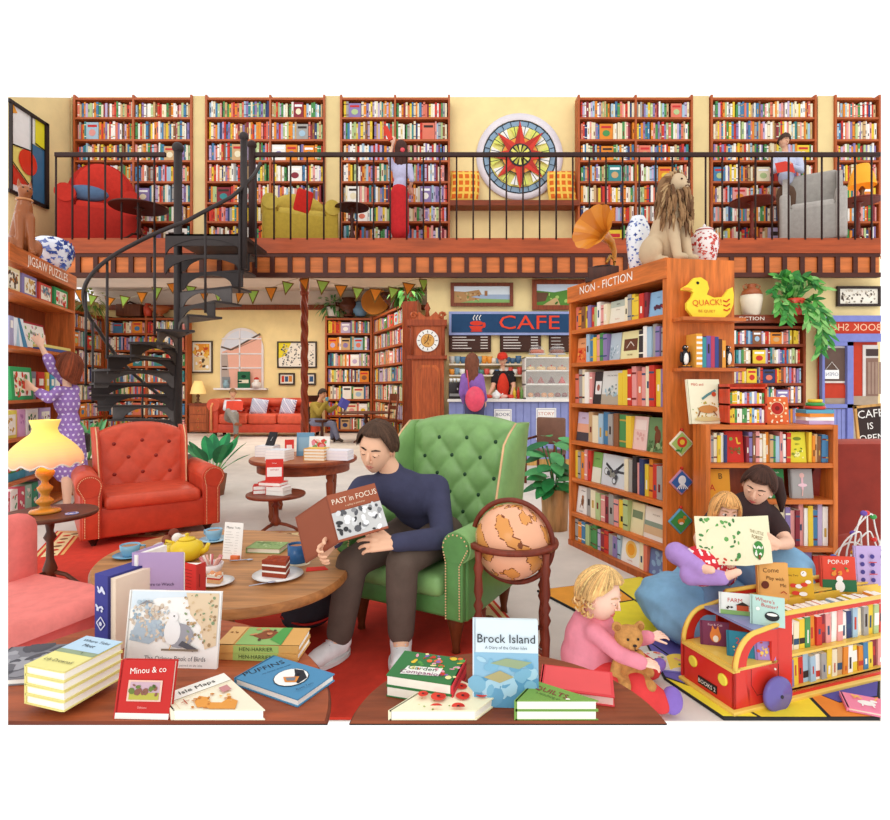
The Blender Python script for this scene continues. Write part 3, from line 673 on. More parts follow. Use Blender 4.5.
a=MB('gloss'); a.M=T(UX(226,18.3),18.3,zw); a.lathe([(.08,0),(.11,.12),(.06,.2),(.07,.26)],'#8fb0bd'); tag(a.build('jar'),'small blue-grey vase at the left of the alcove window sill','vase')
# pictures
def picture(label,u0,v0,u1,v1,d_,fc,shapes,bg='#f6efe0',fw=.045,cat='picture',name='framed_picture',yaw=0):
    x0,x1=UX(u0,d_),UX(u1,d_); z0,z1=VZ(v1,d_),VZ(v0,d_); w=x1-x0; h=z1-z0
    t=thing(name,label,cat,T(x0,d_,z0)@RZ(yaw)); a=MB('wood')
    for q in(((0,0),(w,fw)),((0,h-fw),(w,h)),((0,fw),(fw,h-fw)),((w-fw,fw),(w,h-fw))): a.b2((q[0][0],-.05,q[0][1]),(q[1][0],0,q[1][1]),fc)
    a.build('frame',t); a=MB('paper'); a.b2((fw,-.02,fw),(w-fw,-.002,h-fw),bg); a.art(T(fw,-.021,fw)@RX(90),w-2*fw,h-2*fw,shapes,e=.002); a.build('print',t); return t
picture('framed autumn print left of the arched alcove window',191.5,341,213,373,dw,'#4a3a2c',[('r',.1,.55,.9,.95,'#e89a35'),('n',4,26,.1,.5,.9,.95,.1,['#f2c14e','#c9542c','#fff3d0','#7a4a2a']),('r',.1,.05,.9,.5,'#f2d9a0'),('n',5,14,.2,.1,.8,.5,.08,['#fff','#e3a15c','#5a4a3a'])])
picture('black-framed picture with a yellow corner behind the twisted column',277.5,341.5,317,368,dw,'#33261f',[('p',[(0,.35),(.18,.45),(.34,1),(0,1)],'#f0dd3a'),('n',7,120,.08,.03,.97,.95,.022,['#5a5a5a','#8a8a86','#c9c5be','#3f3f42']),])
picture('small framed red and blue print below the yellow-cornered picture, left one',279,373,295,385,dw,'#3a2a22',[('r',.1,.15,.3,.85,'#c9402c'),('r',.35,.2,.6,.8,'#3f5f86'),('r',.65,.2,.9,.85,'#d98a3a')],fw=.05)
picture('small framed red and blue print half behind the twisted column, right one',303,373,316,385,dw,'#3a2a22',[('r',.1,.15,.4,.85,'#c9402c'),('r',.5,.2,.9,.8,'#3f5f86')],fw=.05)
# side cabinet + lamp
x0=UX(189,17.8)
t=thing('side_cabinet','small brown wooden side cabinet left of the red sofa','cabinet',(x0,17.8,0)); w=UX(208,17.8)-x0; h=VZ(405,17.8)
a=MB('wood'); a.b2((0,0,.06),(w,.5,h),'#9a4a24'); a.b2((-.03,-.03,h),(w+.03,.52,h+.05),'#84391c'); a.build('body',t)
for k in range(3): z=.1+k*(h-.12)/3; a=MB('wood'); a.b2((.04,-.015,z),(w-.04,.0,z+(h-.12)/3-.03),'#b0582b'); dr_=a.build('drawer',t); a=MB('metal'); a.sph((w/2,-.03,z+.1),.02,'#d0a860'); a.build('knob',dr_)
dome_lamp('small table lamp with pale shade on the cabinet left of the sofa',(UX(196,17.9),18.05,h+.05),1.0,'#f7d58a','#6a4a34')
# ---------- red chesterfield sofa in the alcove
t=thing('chesterfield_sofa','long red buttoned chesterfield sofa under the alcove window','sofa',(0,0,0)); d=16.6; x0,x1=UX(207,d),UX(318,d)
zz=lambda v:VZ(v,d)
RS='#c94a33'
a=MB('leather'); a.b2((x0+.1,d,.12),(x1-.1,d+.95,zz(424)),RS,bev=.04); a.build('base',t)
ns=3; ww=(x1-x0-.7)/ns
for k in range(ns): a=MB('leather'); a.b2((x0+.35+k*ww,d-.04,zz(424)),(x0+.35+(k+1)*ww-.02,d+.75,zz(414)),'#d65a40',bev=.07); a.build('seat_cushion',t)
a=MB('leather'); 
def bk(i,j):
    X=x0+.3+i*(x1-x0-.6); n=24
    q=abs(sin(i*PI*n/2+ (PI/2 if int(j*4)%2 else 0)))*.05
    A=j*PI*1.15; 
    return (X,d+.78-(.10*sin(A) if j>.6 else q*.8)-.02*j, zz(415)+j*(zz(402)-zz(415)))
a.surf(bk,72,12,'#cf4c34'); a.tube([(x0+.2,d+.78,zz(403)),(x1-.2,d+.78,zz(403))],.14,'#d2553b',n=12); a.b2((x0+.2,d+.78,.3),(x1-.2,d+.95,zz(403)),RS)
for j in range(2):
    for i in range(14): a.sph((x0+.5+(i+.5*(j%2))*(x1-x0-1)/14,d+.72,zz(411)+j*.2),.035,'#7a1f16',n=8,k=6)
a.build('backrest',t)
for q,x in((1,x0),(-1,x1)):
    a=MB('leather'); xx=x+q*.2; a.b2((xx-.14,d-.02,.12),(xx+.14,d+.9,zz(406)),RS,bev=.04); a.tube([(xx,d-.06,zz(405)),(xx,d+.9,zz(405))],.19,'#d2553b',n=16); a.tube([(xx-.04,d-.07,.2),(xx-.05,d-.07,zz(407)),(xx,d-.075,zz(403))],.03,'#e7a06a',n=6); a.build('armrest',t)
    for yy in(.1,.8): a=MB('wood'); a.cyl((xx,d+yy,0),(xx,d+yy,.14),.05,'#3a1f16',r2=.06); a.build('leg',t)
def cush(label,u,dd,v,s,yaw,base,st,grp=None):
    a=MB('cloth'); M_=T(UX(u,dd),dd,VZ(v,dd))@RZ(yaw)@RX(-12)@RY(8)
    for sg in(-1,1): a.surf(lambda i,j:((i-.5)*s,sg*.09*(max(0,(1-(2*i-1)**4)*(1-(2*j-1)**4)))**.5,(j-.5)*s),14,14,lambda i,j: st if int((i+j)*12)%2 else base,'cloth',M_)
    return tag(a.build('cushion'),label,'cushion',grp)
cush('blue and white patterned cushion in the middle of the red sofa',259,16.95+.1,407,.5,6,'#dfe3ef','#8f9cc4')
cush('blue and white striped cushion at the right of the red sofa, behind the column',288,16.95+.1,407,.5,-14,'#e8e8f2','#7f8dba')
# ---------- twisted column
d=12.9; t=thing('twisted_column','dark red twisted wooden column carrying the gallery','column',(UX(304.5,d),d,0)); r=3.6/F*d; zt3=VZ(277,DR)
zcap=VZ(294,d)
a=MB('gloss')
for ph in range(3):
    pts=[]; n=130
    for i in range(n+1):
        z=.25+(zcap-.25)*i/n; A=-z*5.2+ph*2*PI/3; pts.append((cos(A)*r*.55,sin(A)*r*.55,z))
    a.tube(pts,r*.55,'#8f3a1f',n=8)
a.build('shaft',t)
a=MB('wood'); a.lathe([(r*1.6,0),(r*1.6,.12),(r*1.1,.2),(r*1.1,.28)],'#7a2f19'); a.build('base',t)
a=MB('wood'); a.lathe([(r*1.05,zcap-.03),(r*1.3,zcap+.03),(r*1.05,zcap+.08),(r*1.3,zcap+.15),(r*1.6,zc-.12)],'#8f3a1f'); a.box((0,0,zc-.06),(r*3.2,r*3.2,.12),'#8f3a1f'); a.build('capital',t)
# ---------- garlands: string + flags as parts
def garland(label,pts,flags,d_):
    t=thing('bunting','x','bunting',(0,0,0)); t['label']=label
    a=MB('matte'); a.tube([P(u,v,d_) for u,v in pts],.008,'#c9b9a0',n=5); a.build('string',t)
    for (u,v,w,h,c) in flags:
        p=P(u,v,d_-.02); ww=1.25*w/F*d_; hh=1.25*h/F*d_; tl=random.Random(int(u)).uniform(-.25,.25)
        m=T(p)@RY(tl*57)@RX(90); a=MB('cloth'); co_='#7a5a2a'
        a.prism([(-ww/2,0),(0,-hh),(ww/2,0)],-.012,.0,co_,m=m); a.prism([(-ww*.38,-hh*.08),(0,-hh*.82),(ww*.38,-hh*.08)],0,.006,c,m=m); a.build('flag',t)
O_='#e9882a'; G_='#a9cf5a'
d=11.6
garland('green and orange bunting strung from the left wall to the twisted column',[(72,287),(100,298),(128,298),(160,290),(180,284),(215,292),(245,294),(268,289),(286,282),(301,277.5)],
 [(80,289,10,12,O_),(93,295,8,10,G_),(110,297,9,10,O_),(125,296,9,10,G_),(142,292,9,10,O_),(157,287,9,11,G_),(172,283,9,9,O_),(191,286,9,10,G_),(204,290,9,10,O_),(219,292,8,9,G_),(240,291,8,11,O_),(253,290,10,12,G_),(271,287,10,12,O_),(288,282,10,11,G_)],d)
garland('green and orange bunting strung from the twisted column to the cafe wall',[(307,277.5),(325,282),(342,285),(370,288.5),(395,287),(410,281),(425,277.5)],
 [(304,278.5,9,11,O_),(323,280.5,11,12,G_),(341,285,11,11,O_),(358,287.5,10,11,G_),(376,288.5,11,12,O_),(394,287.5,10,11,G_),(409,283,11,11,O_),(424,279,9,11,G_)],d)
# ---------- grandfather clock
d=10.9; x0=UX(406,d); t=thing('grandfather_clock','tall orange-brown grandfather clock beside the cafe','clock',(UX(427,d),d,0))
X=lambda u:UX(u,d)-UX(427,d); Z=lambda v:VZ(v,d); W1='#b5562a'; W2='#9c4421'
a=MB('wood'); a.b2((X(412),0,.12),(X(444),.4,Z(357)),W1); a.b2((X(410),-.03,0),(X(446),.42,.5),W2); a.build('trunk',t)
pts=[(X(416),.6),(X(440),.6),(X(440),Z(370)),(X(436),Z(365)),(X(420),Z(365)),(X(416),Z(370))]
a=MB('wood'); a.prism(pts,0,.03,'#c2622f',m=RX(90)); a.prism([(X(418),.7),(X(438),.7),(X(438),Z(372)),(X(434),Z(367.5)),(X(422),Z(367.5)),(X(418),Z(372))],.03,.04,W1,m=RX(90)); a.build('door',t)
a=MB('wood'); a.b2((X(411),-.04,Z(357)),(X(445),.44,Z(326)),W1); a.b2((X(407),-.08,Z(359)),(X(447),.46,Z(355.5)),W2); a.b2((X(407),-.08,Z(326)),(X(447),.46,Z(320)),W2)
for u in(412,443): a.cyl((X(u),-.09,Z(355)),(X(u),-.09,Z(327)),.03,W2)
sc=[(X(412),Z(320)),(X(444),Z(320)),(X(444),Z(315.5)),(X(440),Z(317)),(X(436),Z(312)),(X(430),Z(317)),(X(425),Z(317)),(X(419),Z(312)),(X(415),Z(317)),(X(412),Z(315.5))]
a.prism(sc,.0,.08,W1,m=RX(90))
for u in(414,442): a.tube([(X(u)+.07*(1-k/14)*cos(k*.75),-.09,Z(316)+.07*(1-k/14)*sin(k*.75)) for k in range(12)],.022,W1,n=6)
a.lathe([(.05,0),(.03,.1),(.06,.16),(.01,.28)],W2,m=T(X(427.5),-.04,Z(317)));a.build('hood',t)
a=MB('gloss'); a.M=T(X(427.8),-.045,Z(341))@RX(90); rr=11/F*d
a.lathe([(rr,0),(rr,.03),(rr*.8,.045)],'#f3f0ea',n=36); a.art(T(0,0,.046),rr,rr,[('c',0,0,.98,'#f6f3ec'),('c',0,0,.62,'#b9854a'),('c',0,0,.55,'#e0a95c'),('n',3,14,-.35,-.35,.35,.35,.09,['#a8682e','#c98a44'])]+[('l',[(cos(PI*k/6)*.7,sin(PI*k/6)*.7),(cos(PI*k/6)*.9,sin(PI*k/6)*.9)],.06,'#4a3a30') for k in range(12)]+[('l',[(0,0),(.12,.5)],.06,'#1e1a1a'),('l',[(0,0),(-.3,-.3)],.06,'#1e1a1a')],e=.003); a.build('dial',t)
# ---------- spiral staircase
d=10.; cx=UX(178,d); cy=d; t=thing('spiral_staircase','black iron spiral staircase climbing to the gallery','staircase',(cx,cy,0)); SR=75/F*d
IRN='#38302f'; IR2='#5b5452'
ztop=zf
a=MB('iron'); a.cyl((0,0,0),(0,0,VZ(150,d)),.07,IRN,n=16); a.sph((0,0,VZ(148,d)),.1,IRN); a.lathe([(.2,0),(.2,.05),(.1,.12)],IRN); a.build('centre_pole',t)
def wedge(a0,a1,r0,r1,z,th,n=4):
    p=[(r0*sin(R(a0)),-r0*cos(R(a0)))]+[(r1*sin(R(a0+(a1-a0)*i/n)),-r1*cos(R(a0+(a1-a0)*i/n))) for i in range(n+1)]+[(r0*sin(R(a1)),-r0*cos(R(a1)))]
    return p
st=[]; vv=405; 
steps=[(-90,405),(-70,394),(-52,383),(-33,370),(-14,357),(5,345),(23,333),(42,319),(60,305),(74,290),(86,273),(96,256)]
steps=[(-168,458),(-148,445),(-128,432),(-108,419)]+steps
def zstep(A): 
    for (a0,v0),(a1,v1) in zip(steps,steps[1:]):
        if a0<=A<=a1: k=(A-a0)/(a1-a0); return VZ(v0+(v1-v0)*k,d)
    return VZ(steps[-1][1],d)
for i,(A,v) in enumerate(steps):
    z=VZ(v,d-cos(R(A))*SR*.5); pz=z-VZ(steps[i-1][1],d-cos(R(A))*SR*.5) if i else .25
    if z<.1: z=.12
    a=MB('iron'); a.prism(wedge(A-11,A+13,.05,SR,z,0),z-.035,z,IRN); s=a.build('tread',t)
    a=MB('iron'); m=RZ(A-10-90)   # riser plate from the pole outwards, with an arch
    n=12; h=.30 if i else min(.25,z); L=SR*.98
    top=[(0.06+(L-.06)*k/n,0) for k in range(n+1)]
    bot=[(.06,-h)]+[(.12,-h)]+[(.15+(L-.3)*k/n,-h+ (h-.06)*max(0,sin(PI*(k/n)))**.45) for k in range(n+1)]+[(L-.08,-h),(L,-h)]
    # strip faces between top and arch
    def archz(x): 
        q=(x-.15)/(L-.35)
        return -h if q<=0 or q>=1 else -h+(h-.06)*max(0,sin(PI*q))**.45
    N=26; xs=[.06+(L-.06)*k/N for k in range(N+1)]
    for x,y in zip(xs,xs[1:]):
        vs=[(x,0,-.02),(y,0,-.02),(y,0,archz(y)),(x,0,archz(x))]
        a.geo([(p[0],q,p[2]) for q in(-.012,.012) for p in vs],[(0,1,2,3),(7,6,5,4),(0,4,5,1),(2,6,7,3),(1,5,6,2),(3,7,4,0)],IR2 if i%3==1 else IRN,m=T(0,0,z)@RZ(A-10-90))
    a.build('riser',t)
# landing
a=MB('iron'); zl=VZ(234,d-.45); a.b2((0,-.45,zl-.06),(SR,.78,zl),IRN); a.b2((0,-.45,zl-.2),(SR,-.42,zl),IRN); a.build('landing',t)
def arch_bracket(z,w,h):
    a=MB('iron'); N=24
    for k in range(N):
        x=w*k/N; y=w*(k+1)/N; f_=lambda q: z-.05-h*(1-max(0,sin(PI*q/w))**.5)
        vs=[(x,z),(y,z),(y,f_(y)),(x,f_(x))]
        a.geo([(p[0],q-.46,p[1]) for q in(0,.03) for p in vs],[(0,1,2,3),(7,6,5,4),(0,4,5,1),(2,6,7,3)],IRN)
    a.build('arch_bracket',t)
for v in(236,255): arch_bracket(VZ(v,d-.45)-0,SR*1.0,.28)
a=MB('iron'); a.cyl((SR,-.45,zl-.6),(SR,-.45,VZ(150,d)),.06,IRN); a.sph((SR,-.45,VZ(148,d)),.08,IRN); a.build('newel_post',t)
# handrail helix
pts=[]; HB=[]
hr=[(-150,VZ(405,d+.9)),(-120,VZ(372,d+.6)),(-90,VZ(330,d)),(-60,VZ(298,d-.7)),(-30,VZ(272,d-1.1)),(0,VZ(246,d-1.3)),(30,VZ(222,d-1.2)),(60,VZ(197,d-.7)),(85,VZ(172,d-.2)),(100,VZ(160,d+.2))]
for (a0,z0),(a1,z1) in zip(hr,hr[1:]):
    for k in range(6):
        A=a0+(a1-a0)*k/6; pts.append((A,z0+(z1-z0)*k/6))
rr=SR*1.06
a=MB('iron'); a.tube([(rr*sin(R(A)),-rr*cos(R(A)),z) for A,z in pts],.032,IRN,n=8); a.build('handrail',t)
for A in(-128,-105,-80,-52,-20,12,42,68,90):
    zr=None
    for (a0,z0),(a1,z1) in zip(pts,pts[1:]):
        if a0<=A<=a1: zr=z0+(z1-z0)*(A-a0)/(a1-a0)
    if zr is None: continue
    zs_=min(zr-.5,zstep(A)); a=MB('iron'); a.cyl((rr*.98*sin(R(A)),-rr*.98*cos(R(A)),zs_-.03),(rr*.98*sin(R(A)),-rr*.98*cos(R(A)),zr),.02,IRN,n=6); a.build('baluster',t)
# ================= tall non-fiction bookcase =================
OW='#d4722f'; OWD='#ab521d'
def row(t_M,x0,x1,z,op,spec,ctx,grp,dp=.2,y0=.03,seed=1,hb=.86,front=.0):
    """spec: list of colour names or dicts(F=width,h=..,c=..,art=..,label=..). every book its own object"""
    rd=random.Random(seed); 
    ws=[]
    for s in spec: ws.append(s['F'] if isinstance(s,dict) else rd.uniform(.8,1.25))
    fixed=sum(w for w,s in zip(ws,spec) if isinstance(s,dict)); fl=sum(w for w,s in zip(ws,spec) if not isinstance(s,dict))
    k=(x1-x0-fixed-.01)/fl if fl else 1; x=x0+.005; n=0
    for i,(w,s) in enumerate(zip(ws,spec)):
        if isinstance(s,dict):
            h=op*s.get('h',.85); M_=t_M@T(x+.004,y0+front+.02,z)@RX(90-s.get('lean',6))
            b=thing('book',s['label'],'book',M_,grp); ww=s['F']-.012
            a=MB('paper'); a.b2((.004,.004,-.028),(ww-.002,h-.004,-.004),'#f3ead6'); a.build('pages',b)
            a=MB('book'); a.b2((0,0,-.004),(ww,h,0),s['c']); a.b2((0,0,-.032),(ww,h,-.028),s['c']); a.b2((-.003,0,-.032),(.004,h,0),s['c'])
            a.art(ID,ww,h,s['art'],'book'); a.build('cover',b); x+=s['F']; continue
        n+=1; t=w*k; h=op*min(.97,hb+rd.uniform(-.09,.07)); c=PAL[s]
        a=MB('book'); one_book(a,ID,-t*.48,0,t*.95,h,dp,c,0,rd.choice([0,0,0,.8,-.7]),True,rd)
        o=a.build('book'); o.matrix_basis=t_M@T(x+t/2,y0+rd.uniform(0,.02),z+.001); 
        th='thin' if w<.95 else 'thick' if w>1.12 else 'plain'
        tag(o,'%s %s book, %s from left on %s'%(th,s,ORD[i],ctx),'book',grp); x+=t
def TXT(s,x,y,h,c,rot=0,sx=1): return ('t',s,x,y,h,c,rot,sx)
NL=(1.151,5.2); NR=(1.579,4.0)
zs=[.05,.31,.625,.97,1.31,1.68,1.98]
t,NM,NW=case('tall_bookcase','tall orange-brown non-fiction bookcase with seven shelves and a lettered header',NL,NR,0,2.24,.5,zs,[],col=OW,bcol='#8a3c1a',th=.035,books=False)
a=MB('woodx'); a.b2((-.01,-.012,2.235),(NW+.01,.5,2.38),OW); a.text('NON - FICTION',T(NW*.44,-.014,2.315)@RX(90),.098,'#fbf3e6','paper',1.05); a.build('header',t)
a=MB('wood'); a.b2((-.005,-.006,0),(NW+.005,0,.05),OWD); a.build('plinth',t)
NC=['bottom','second-lowest','third-lowest','middle','third','second','top']
g='books on the non-fiction bookcase'
rows={6:['salmon','orange','brown','yellow','violet','red','pale green','white','pink','cream',dict(F=.22,c='#ece6d2',art=[('r',0,.72,1,1,'#b9c4b4'),TXT('BIRDS',.5,.84,.07,'#4a4a3c'),TXT('of the River',.5,.6,.045,'#8a5a2a'),TXT('Mary Reed',.5,.2,.05,'#c05a3a')],label='cream and grey book facing out on the top shelf of the non-fiction bookcase'),'cream','grey','yellow','yellow','red','maroon',dict(F=.2,c='#8fb8d8',art=[TXT('ROSES',.5,.75,.05,'#2f4a7a'),('n',2,14,.25,.3,.75,.42,.08,['#a02a3a','#5a2a3a'])],label='pale blue book with a red ornament, facing out at the right of the top shelf')],
5:[dict(F=.18,c='#e8743a',art=[('r',0,.6,1,1,'#e9a06a'),TXT('DREAM',.5,.78,.06,'#5a1f12'),('n',6,16,.1,.1,.9,.5,.08,['#c9301f','#f2a04a'])],label='orange book with dark title facing out at the left of the second shelf down'),'pale blue','blue','yellow','pink','green','violet',dict(F=.15,c='#b7c6cf',art=[('n',9,20,.1,.1,.9,.6,.08,['#8aa0ac','#d8e0e4'])],label='pale blue-grey book facing out beside the cream book with a brown picture'),dict(F=.24,c='#ebe3a8',art=[('r',.14,.3,.86,.72,'#6b3d28'),('l',[(.3,.4),(.5,.62),(.7,.45)],.04,'#d8c8b8'),TXT('THE NIB',.5,.15,.06,'#7a4a2a')],label='pale yellow book with a brown picture facing out on the second shelf down'),'black','white','pale blue','grey','violet','grey'],
4:['salmon','grey','cream','white','pink',dict(F=.12,c='#38302f',art=[('r',.2,.3,1,.7,'#e8e4e0'),('e',.6,.5,.2,.1,'#a05a4a')],label='black book with a white panel, half behind the pale landscape book'),dict(F=.26,c='#dcdcd6',art=[TXT('THE LONG WALK',.5,.86,.045,'#5a5a5a'),('r',0,.0,1,.3,'#b5a893'),('n',5,22,.2,.25,.8,.6,.06,['#9fc0cc','#7a8a8a','#c9d4d4'])],label='pale grey landscape book facing out on the third shelf down'),'yellow','yellow','red','pink','salmon','pink','cream','red','yellow','violet'],
3:[dict(F=.2,c='#cfc0d8',art=[('r',0,.3,1,.6,'#e8a888'),('r',0,0,1,.3,'#4a4248'),TXT('DUSK',.5,.8,.06,'#8a3a2a')],label='lilac sunset book facing out at the left of the middle shelf'),'tan','cream','pale blue','blue','grey','brown','green','yellow',dict(F=.17,c='#efc9c0',art=[('r',.1,.6,.9,.9,'#f4ddd4'),('n',3,10,.2,.1,.8,.5,.09,['#e0a8a0'])],label='pale pink book facing out beside the green book of a horse'),dict(F=.22,c='#6d8c5c',art=[('e',.5,.45,.16,.22,'#7a3f24'),('e',.4,.68,.1,.08,'#7a3f24'),('r',.38,.1,.43,.35,'#5a2d1a'),('r',.57,.1,.62,.35,'#5a2d1a'),('n',8,16,.05,.05,.95,.3,.1,['#4a6a3c','#9ab07a'])],label='green book with a brown horse facing out at the right of the middle shelf')],
2:['yellow','grey','orange','pink','red',dict(F=.14,c='#7fae5a',art=[('r',0,0,1,.5,'#e8e6d0'),TXT('GARDEN',.5,.78,.05,'#2f5a24')],label='green and cream book half behind the flying machine book'),dict(F=.34,c='#d5dade',art=[('l',[(.15,.7),(.5,.45),(.85,.78)],.07,'#35363c'),('l',[(.2,.42),(.55,.5),(.9,.5)],.06,'#4a4a50'),('c',.2,.45,.1,'#8a8a80'),('c',.2,.45,.07,'#d5dade'),('c',.55,.2,.09,'#4a4a50'),('c',.55,.2,.06,'#d5dade'),('n',4,14,.3,.3,.7,.6,.06,['#4a4a50','#8a8a80'])],label='pale grey book with a flying machine facing out on the fifth shelf down'),'cream','grey','black','pink','navy','yellow','orange','red','grey','white'],
1:[dict(F=.18,c='#f4f2ec',art=[TXT('Monkey',.5,.85,.06,'#2a2a2a'),('e',.5,.45,.13,.16,'#8a5a3a'),('c',.5,.62,.1,'#a87048'),('l',[(.4,.35),(.35,.2)],.05,'#8a5a3a'),('l',[(.6,.35),(.65,.2)],.05,'#8a5a3a'),TXT('PUZZLE',.5,.08,.05,'#2a2a2a')],label='white book with a small monkey facing out on the sixth shelf down'),'grey','cream','pale green','pink','maroon','grey','pink','yellow','pale green',dict(F=.16,c='#e9deb0',art=[('r',.1,.5,.9,.75,'#7a8a6a')],label='pale yellow book half behind the tan landscape book'),dict(F=.26,c='#efe6da',art=[('r',0,.4,1,.55,'#8a9a8a'),('r',0,.15,1,.4,'#d8b48c'),TXT('MOORLAND',.5,.78,.045,'#7a5a4a')],label='tan landscape book facing out at the right of the sixth shelf down')],
0:['grey','orange','blue','pale green','green','green','lilac','maroon','red','grey','violet','pale blue',dict(F=.24,c='#f4f0ea',art=[('c',.5,.6,.3,'#f6c76a'),('c',.5,.6,.2,'#f0a02c'),TXT('SUMMER',.5,.14,.06,'#c05a2a')],label='white book with an orange sun facing out on the bottom shelf'),'cream','salmon',dict(F=.2,c='#6d7fb8',art=[('n',2,14,.1,.1,.9,.9,.12,['#4a62a0','#8fb0d8'])],label='blue book facing out at the right end of the bottom shelf')]}
zt_=zs+[2.24]
for k,sp in rows.items():
    row(NM,.04,NW-.04,zs[k]+.001,zt_[k+1]-zs[k]-.035,sp,'the %s shelf of the non-fiction bookcase'%NC[k],g,seed=k+5,front=0)
# things on the header
TOP=2.38
def onN(u,dd): return Vector((UX(u,dd),dd,TOP))
def jar(label,loc,h,r,base,dec,seed,lid=True,name='ginger_jar'):
    t=thing(name,label,'jar',loc); a=MB('gloss')
    pr=[(.5,0),(.6,.02),(.8,.2),(1,.55),(.95,.75),(.6,.9),(.5,.93)]
    a.lathe([(x*r,z*h) for x,z in pr],base,n=28); rd=random.Random(seed)
    for i in range(170):
        A=rd.uniform(0,2*PI); zz=rd.uniform(.08,.86); rr=r*1.004*(.5+ .5*sin(PI*min(1,zz*.9+.05))**.7) 
        # radius on profile
        for (x0,z0),(x1,z1) in zip(pr,pr[1:]):
            if z0<=zz<=z1: rr=(x0+(x1-x0)*(zz-z0)/(z1-z0))*r*1.006
        s=r*rd.uniform(.07,.2); c=Vector((cos(A)*rr,sin(A)*rr,zz*h)); tx=Vector((-sin(A),cos(A),0)); q=rd.uniform(0,3)
        a.geo([c+tx*s*cos(q+w)*(1 if k%2 else .5)+Vector((0,0,1))*s*sin(q+w)*(1 if k%2 else .5) for k,w in enumerate([2*PI*k/8 for k in range(8)])],[tuple(range(8))],rd.choice(dec),'gloss')
    for zz in (.04,.88): 
        pass
    a.build('body',t)
    if lid: a=MB('gloss'); a.lathe([(.58*r,.91*h),(.6*r,.95*h),(.35*r,1.0*h),(.08*r,1.02*h),(.12*r,1.06*h),(.02*r,1.1*h)],base,n=24); a.lathe([(.6*r,.915*h),(.61*r,.935*h)],dec[0],n=24,caps=False); a.build('lid',t)
    return t
p=onN(638,4.62); jar('tall blue and white porcelain vase beside the lion statue',p,.52,.095,'#e9ecf2',['#2f4590','#4a62ab','#7486c4'],3,False,'porcelain_vase')
p=onN(707,4.3); jar('red and white lidded ginger jar right of the lion statue',(p.x-.02,4.3,TOP),.3,.105,'#f3e6e2',['#b8322c','#d0584a','#c9453f'],4)
# gramophone
p=onN(603,4.95); t=thing('gramophone','old gramophone with an orange-gold horn on the non-fiction bookcase','gramophone',T(p)@RZ(-15))
a=MB('wood'); a.box((0,0,.06),(.26,.26,.12),'#4a2314',bev=.01); a.box((0,0,.005),(.3,.3,.03),'#3a1a10'); a.build('case',t)
a=MB('gloss'); a.lathe([(.11,.12),(.11,.135)],'#1f1c1e',n=28); a.lathe([(.03,.136),(.02,.14)],'#c9402c'); a.build('record',t)
a=MB('metal'); a.tube([(.1,.1,.13),(.1,.12,.22),(.06,.06,.25),(.03,0,.17)],.012,'#b8863a'); a.build('tone_arm',t)
a=MB('metal')
hd_=Vector((-.55,-.75,.28)).normalized(); b0=Vector((.1,.1,.2))
pts=[b0,b0+Vector((.0,.03,.1)),b0+Vector((-.03,.0,.18)),b0+Vector((-.09,-.08,.22))]
a.tube(pts,[.015,.024,.036,.05],'#c9822c',n=14,caps=False,f='gloss')
q=pts[-1]; z_=hd_; x_=z_.cross(Vector((0,0,1))).normalized(); y_=z_.cross(x_); m=Matrix((x_,y_,z_)).transposed().to_4x4(); m.translation=q
def horn(i,j):
    A=2*PI*i; r=.05+.15*j**2.0; r*=1+.06*j*abs(sin(A*5)); return (r*cos(A),r*sin(A),.2*j-.02)
a.surf(horn,60,8,lambda i,j:'#d98a2e' if int(i*10)%2 else '#c87622','gloss',m,True,cu=True); a.build('horn',t)
# lion statue
p=onN(669,4.28); t=thing('lion_statue','sitting stone-coloured lion statue with a thick mane on the non-fiction bookcase','statue',T(p)@RZ(24)@SC(1.0,1.05,1.15))
LC='#cdb391'; LM='#8d6a48'
a=MB('matte')
pr=[('s',(0,.1,.12),(.13,.16,.13)),('c',(0,.06,.16),(0,-.03,.38),.12,.1),('c',(-.05,-.06,.34),(-.055,-.13,.03),.05,.032),('c',(.05,-.06,.34),(.055,-.13,.03),.05,.032),('s',(-.055,-.16,.025),(.04,.055,.028)),('s',(.055,-.16,.025),(.04,.055,.028)),('s',(-.12,.06,.1),(.06,.11,.1)),('s',(.12,.06,.1),(.06,.11,.1)),('s',(-.12,-.04,.025),(.035,.07,.026)),('s',(.12,-.04,.025),(.035,.07,.026)),('s',(0,-.07,.52),(.065,.08,.075)),('s',(0,-.145,.5),(.036,.035,.032)),('s',(-.05,-.04,.585),(.02,.012,.02)),('s',(.05,-.04,.585),(.02,.012,.02)),('c',(.1,.2,.03),(.17,.06,.02),.016,.014)]
addblob(a,pr,LC,'matte',.012,3); a.sph((0,-.178,.508),(.014,.008,.01),'#5a4030')
for q in(-1,1): a.sph((q*.027,-.142,.535),(.01,.006,.006),'#4a3426'); a.tube([(0,-.172,.49),(q*.02,-.168,.484)],.004,'#6a4a38')
a.build('body',t)
a=MB('matte'); rd=random.Random(4)
for i in range(260):
    A=rd.uniform(0,2*PI); hgt=rd.random(); 
    if hgt<.5:
        b=Vector((cos(A)*.075,-.045+sin(A)*.03,.52+.0)); rad=Vector((cos(A),0,sin(A))); b=Vector((0,-.055,.515))+rad*.055; e=b+rad*rd.uniform(.05,.1)+Vector((0,-.01,-.05*rd.random()-.02)); 
        if rad.z<-.2: e.z-=.05
    else:
        z=rd.uniform(.28,.5); r_=.1+.02*rd.random(); b=Vector((cos(A)*r_*.9,-.03+sin(A)*r_,z)); e=b+Vector((cos(A)*.025,sin(A)*.02-.01,-rd.uniform(.07,.13)))
    mid=(b+e)/2+Vector((rd.uniform(-.01,.01),-.012,.012))
    a.tube([b,mid,e],[.012,.013,.003],rd.choice(['#9a7550','#84603f','#b8966c','#6d4c32']),n=5,f='matte')
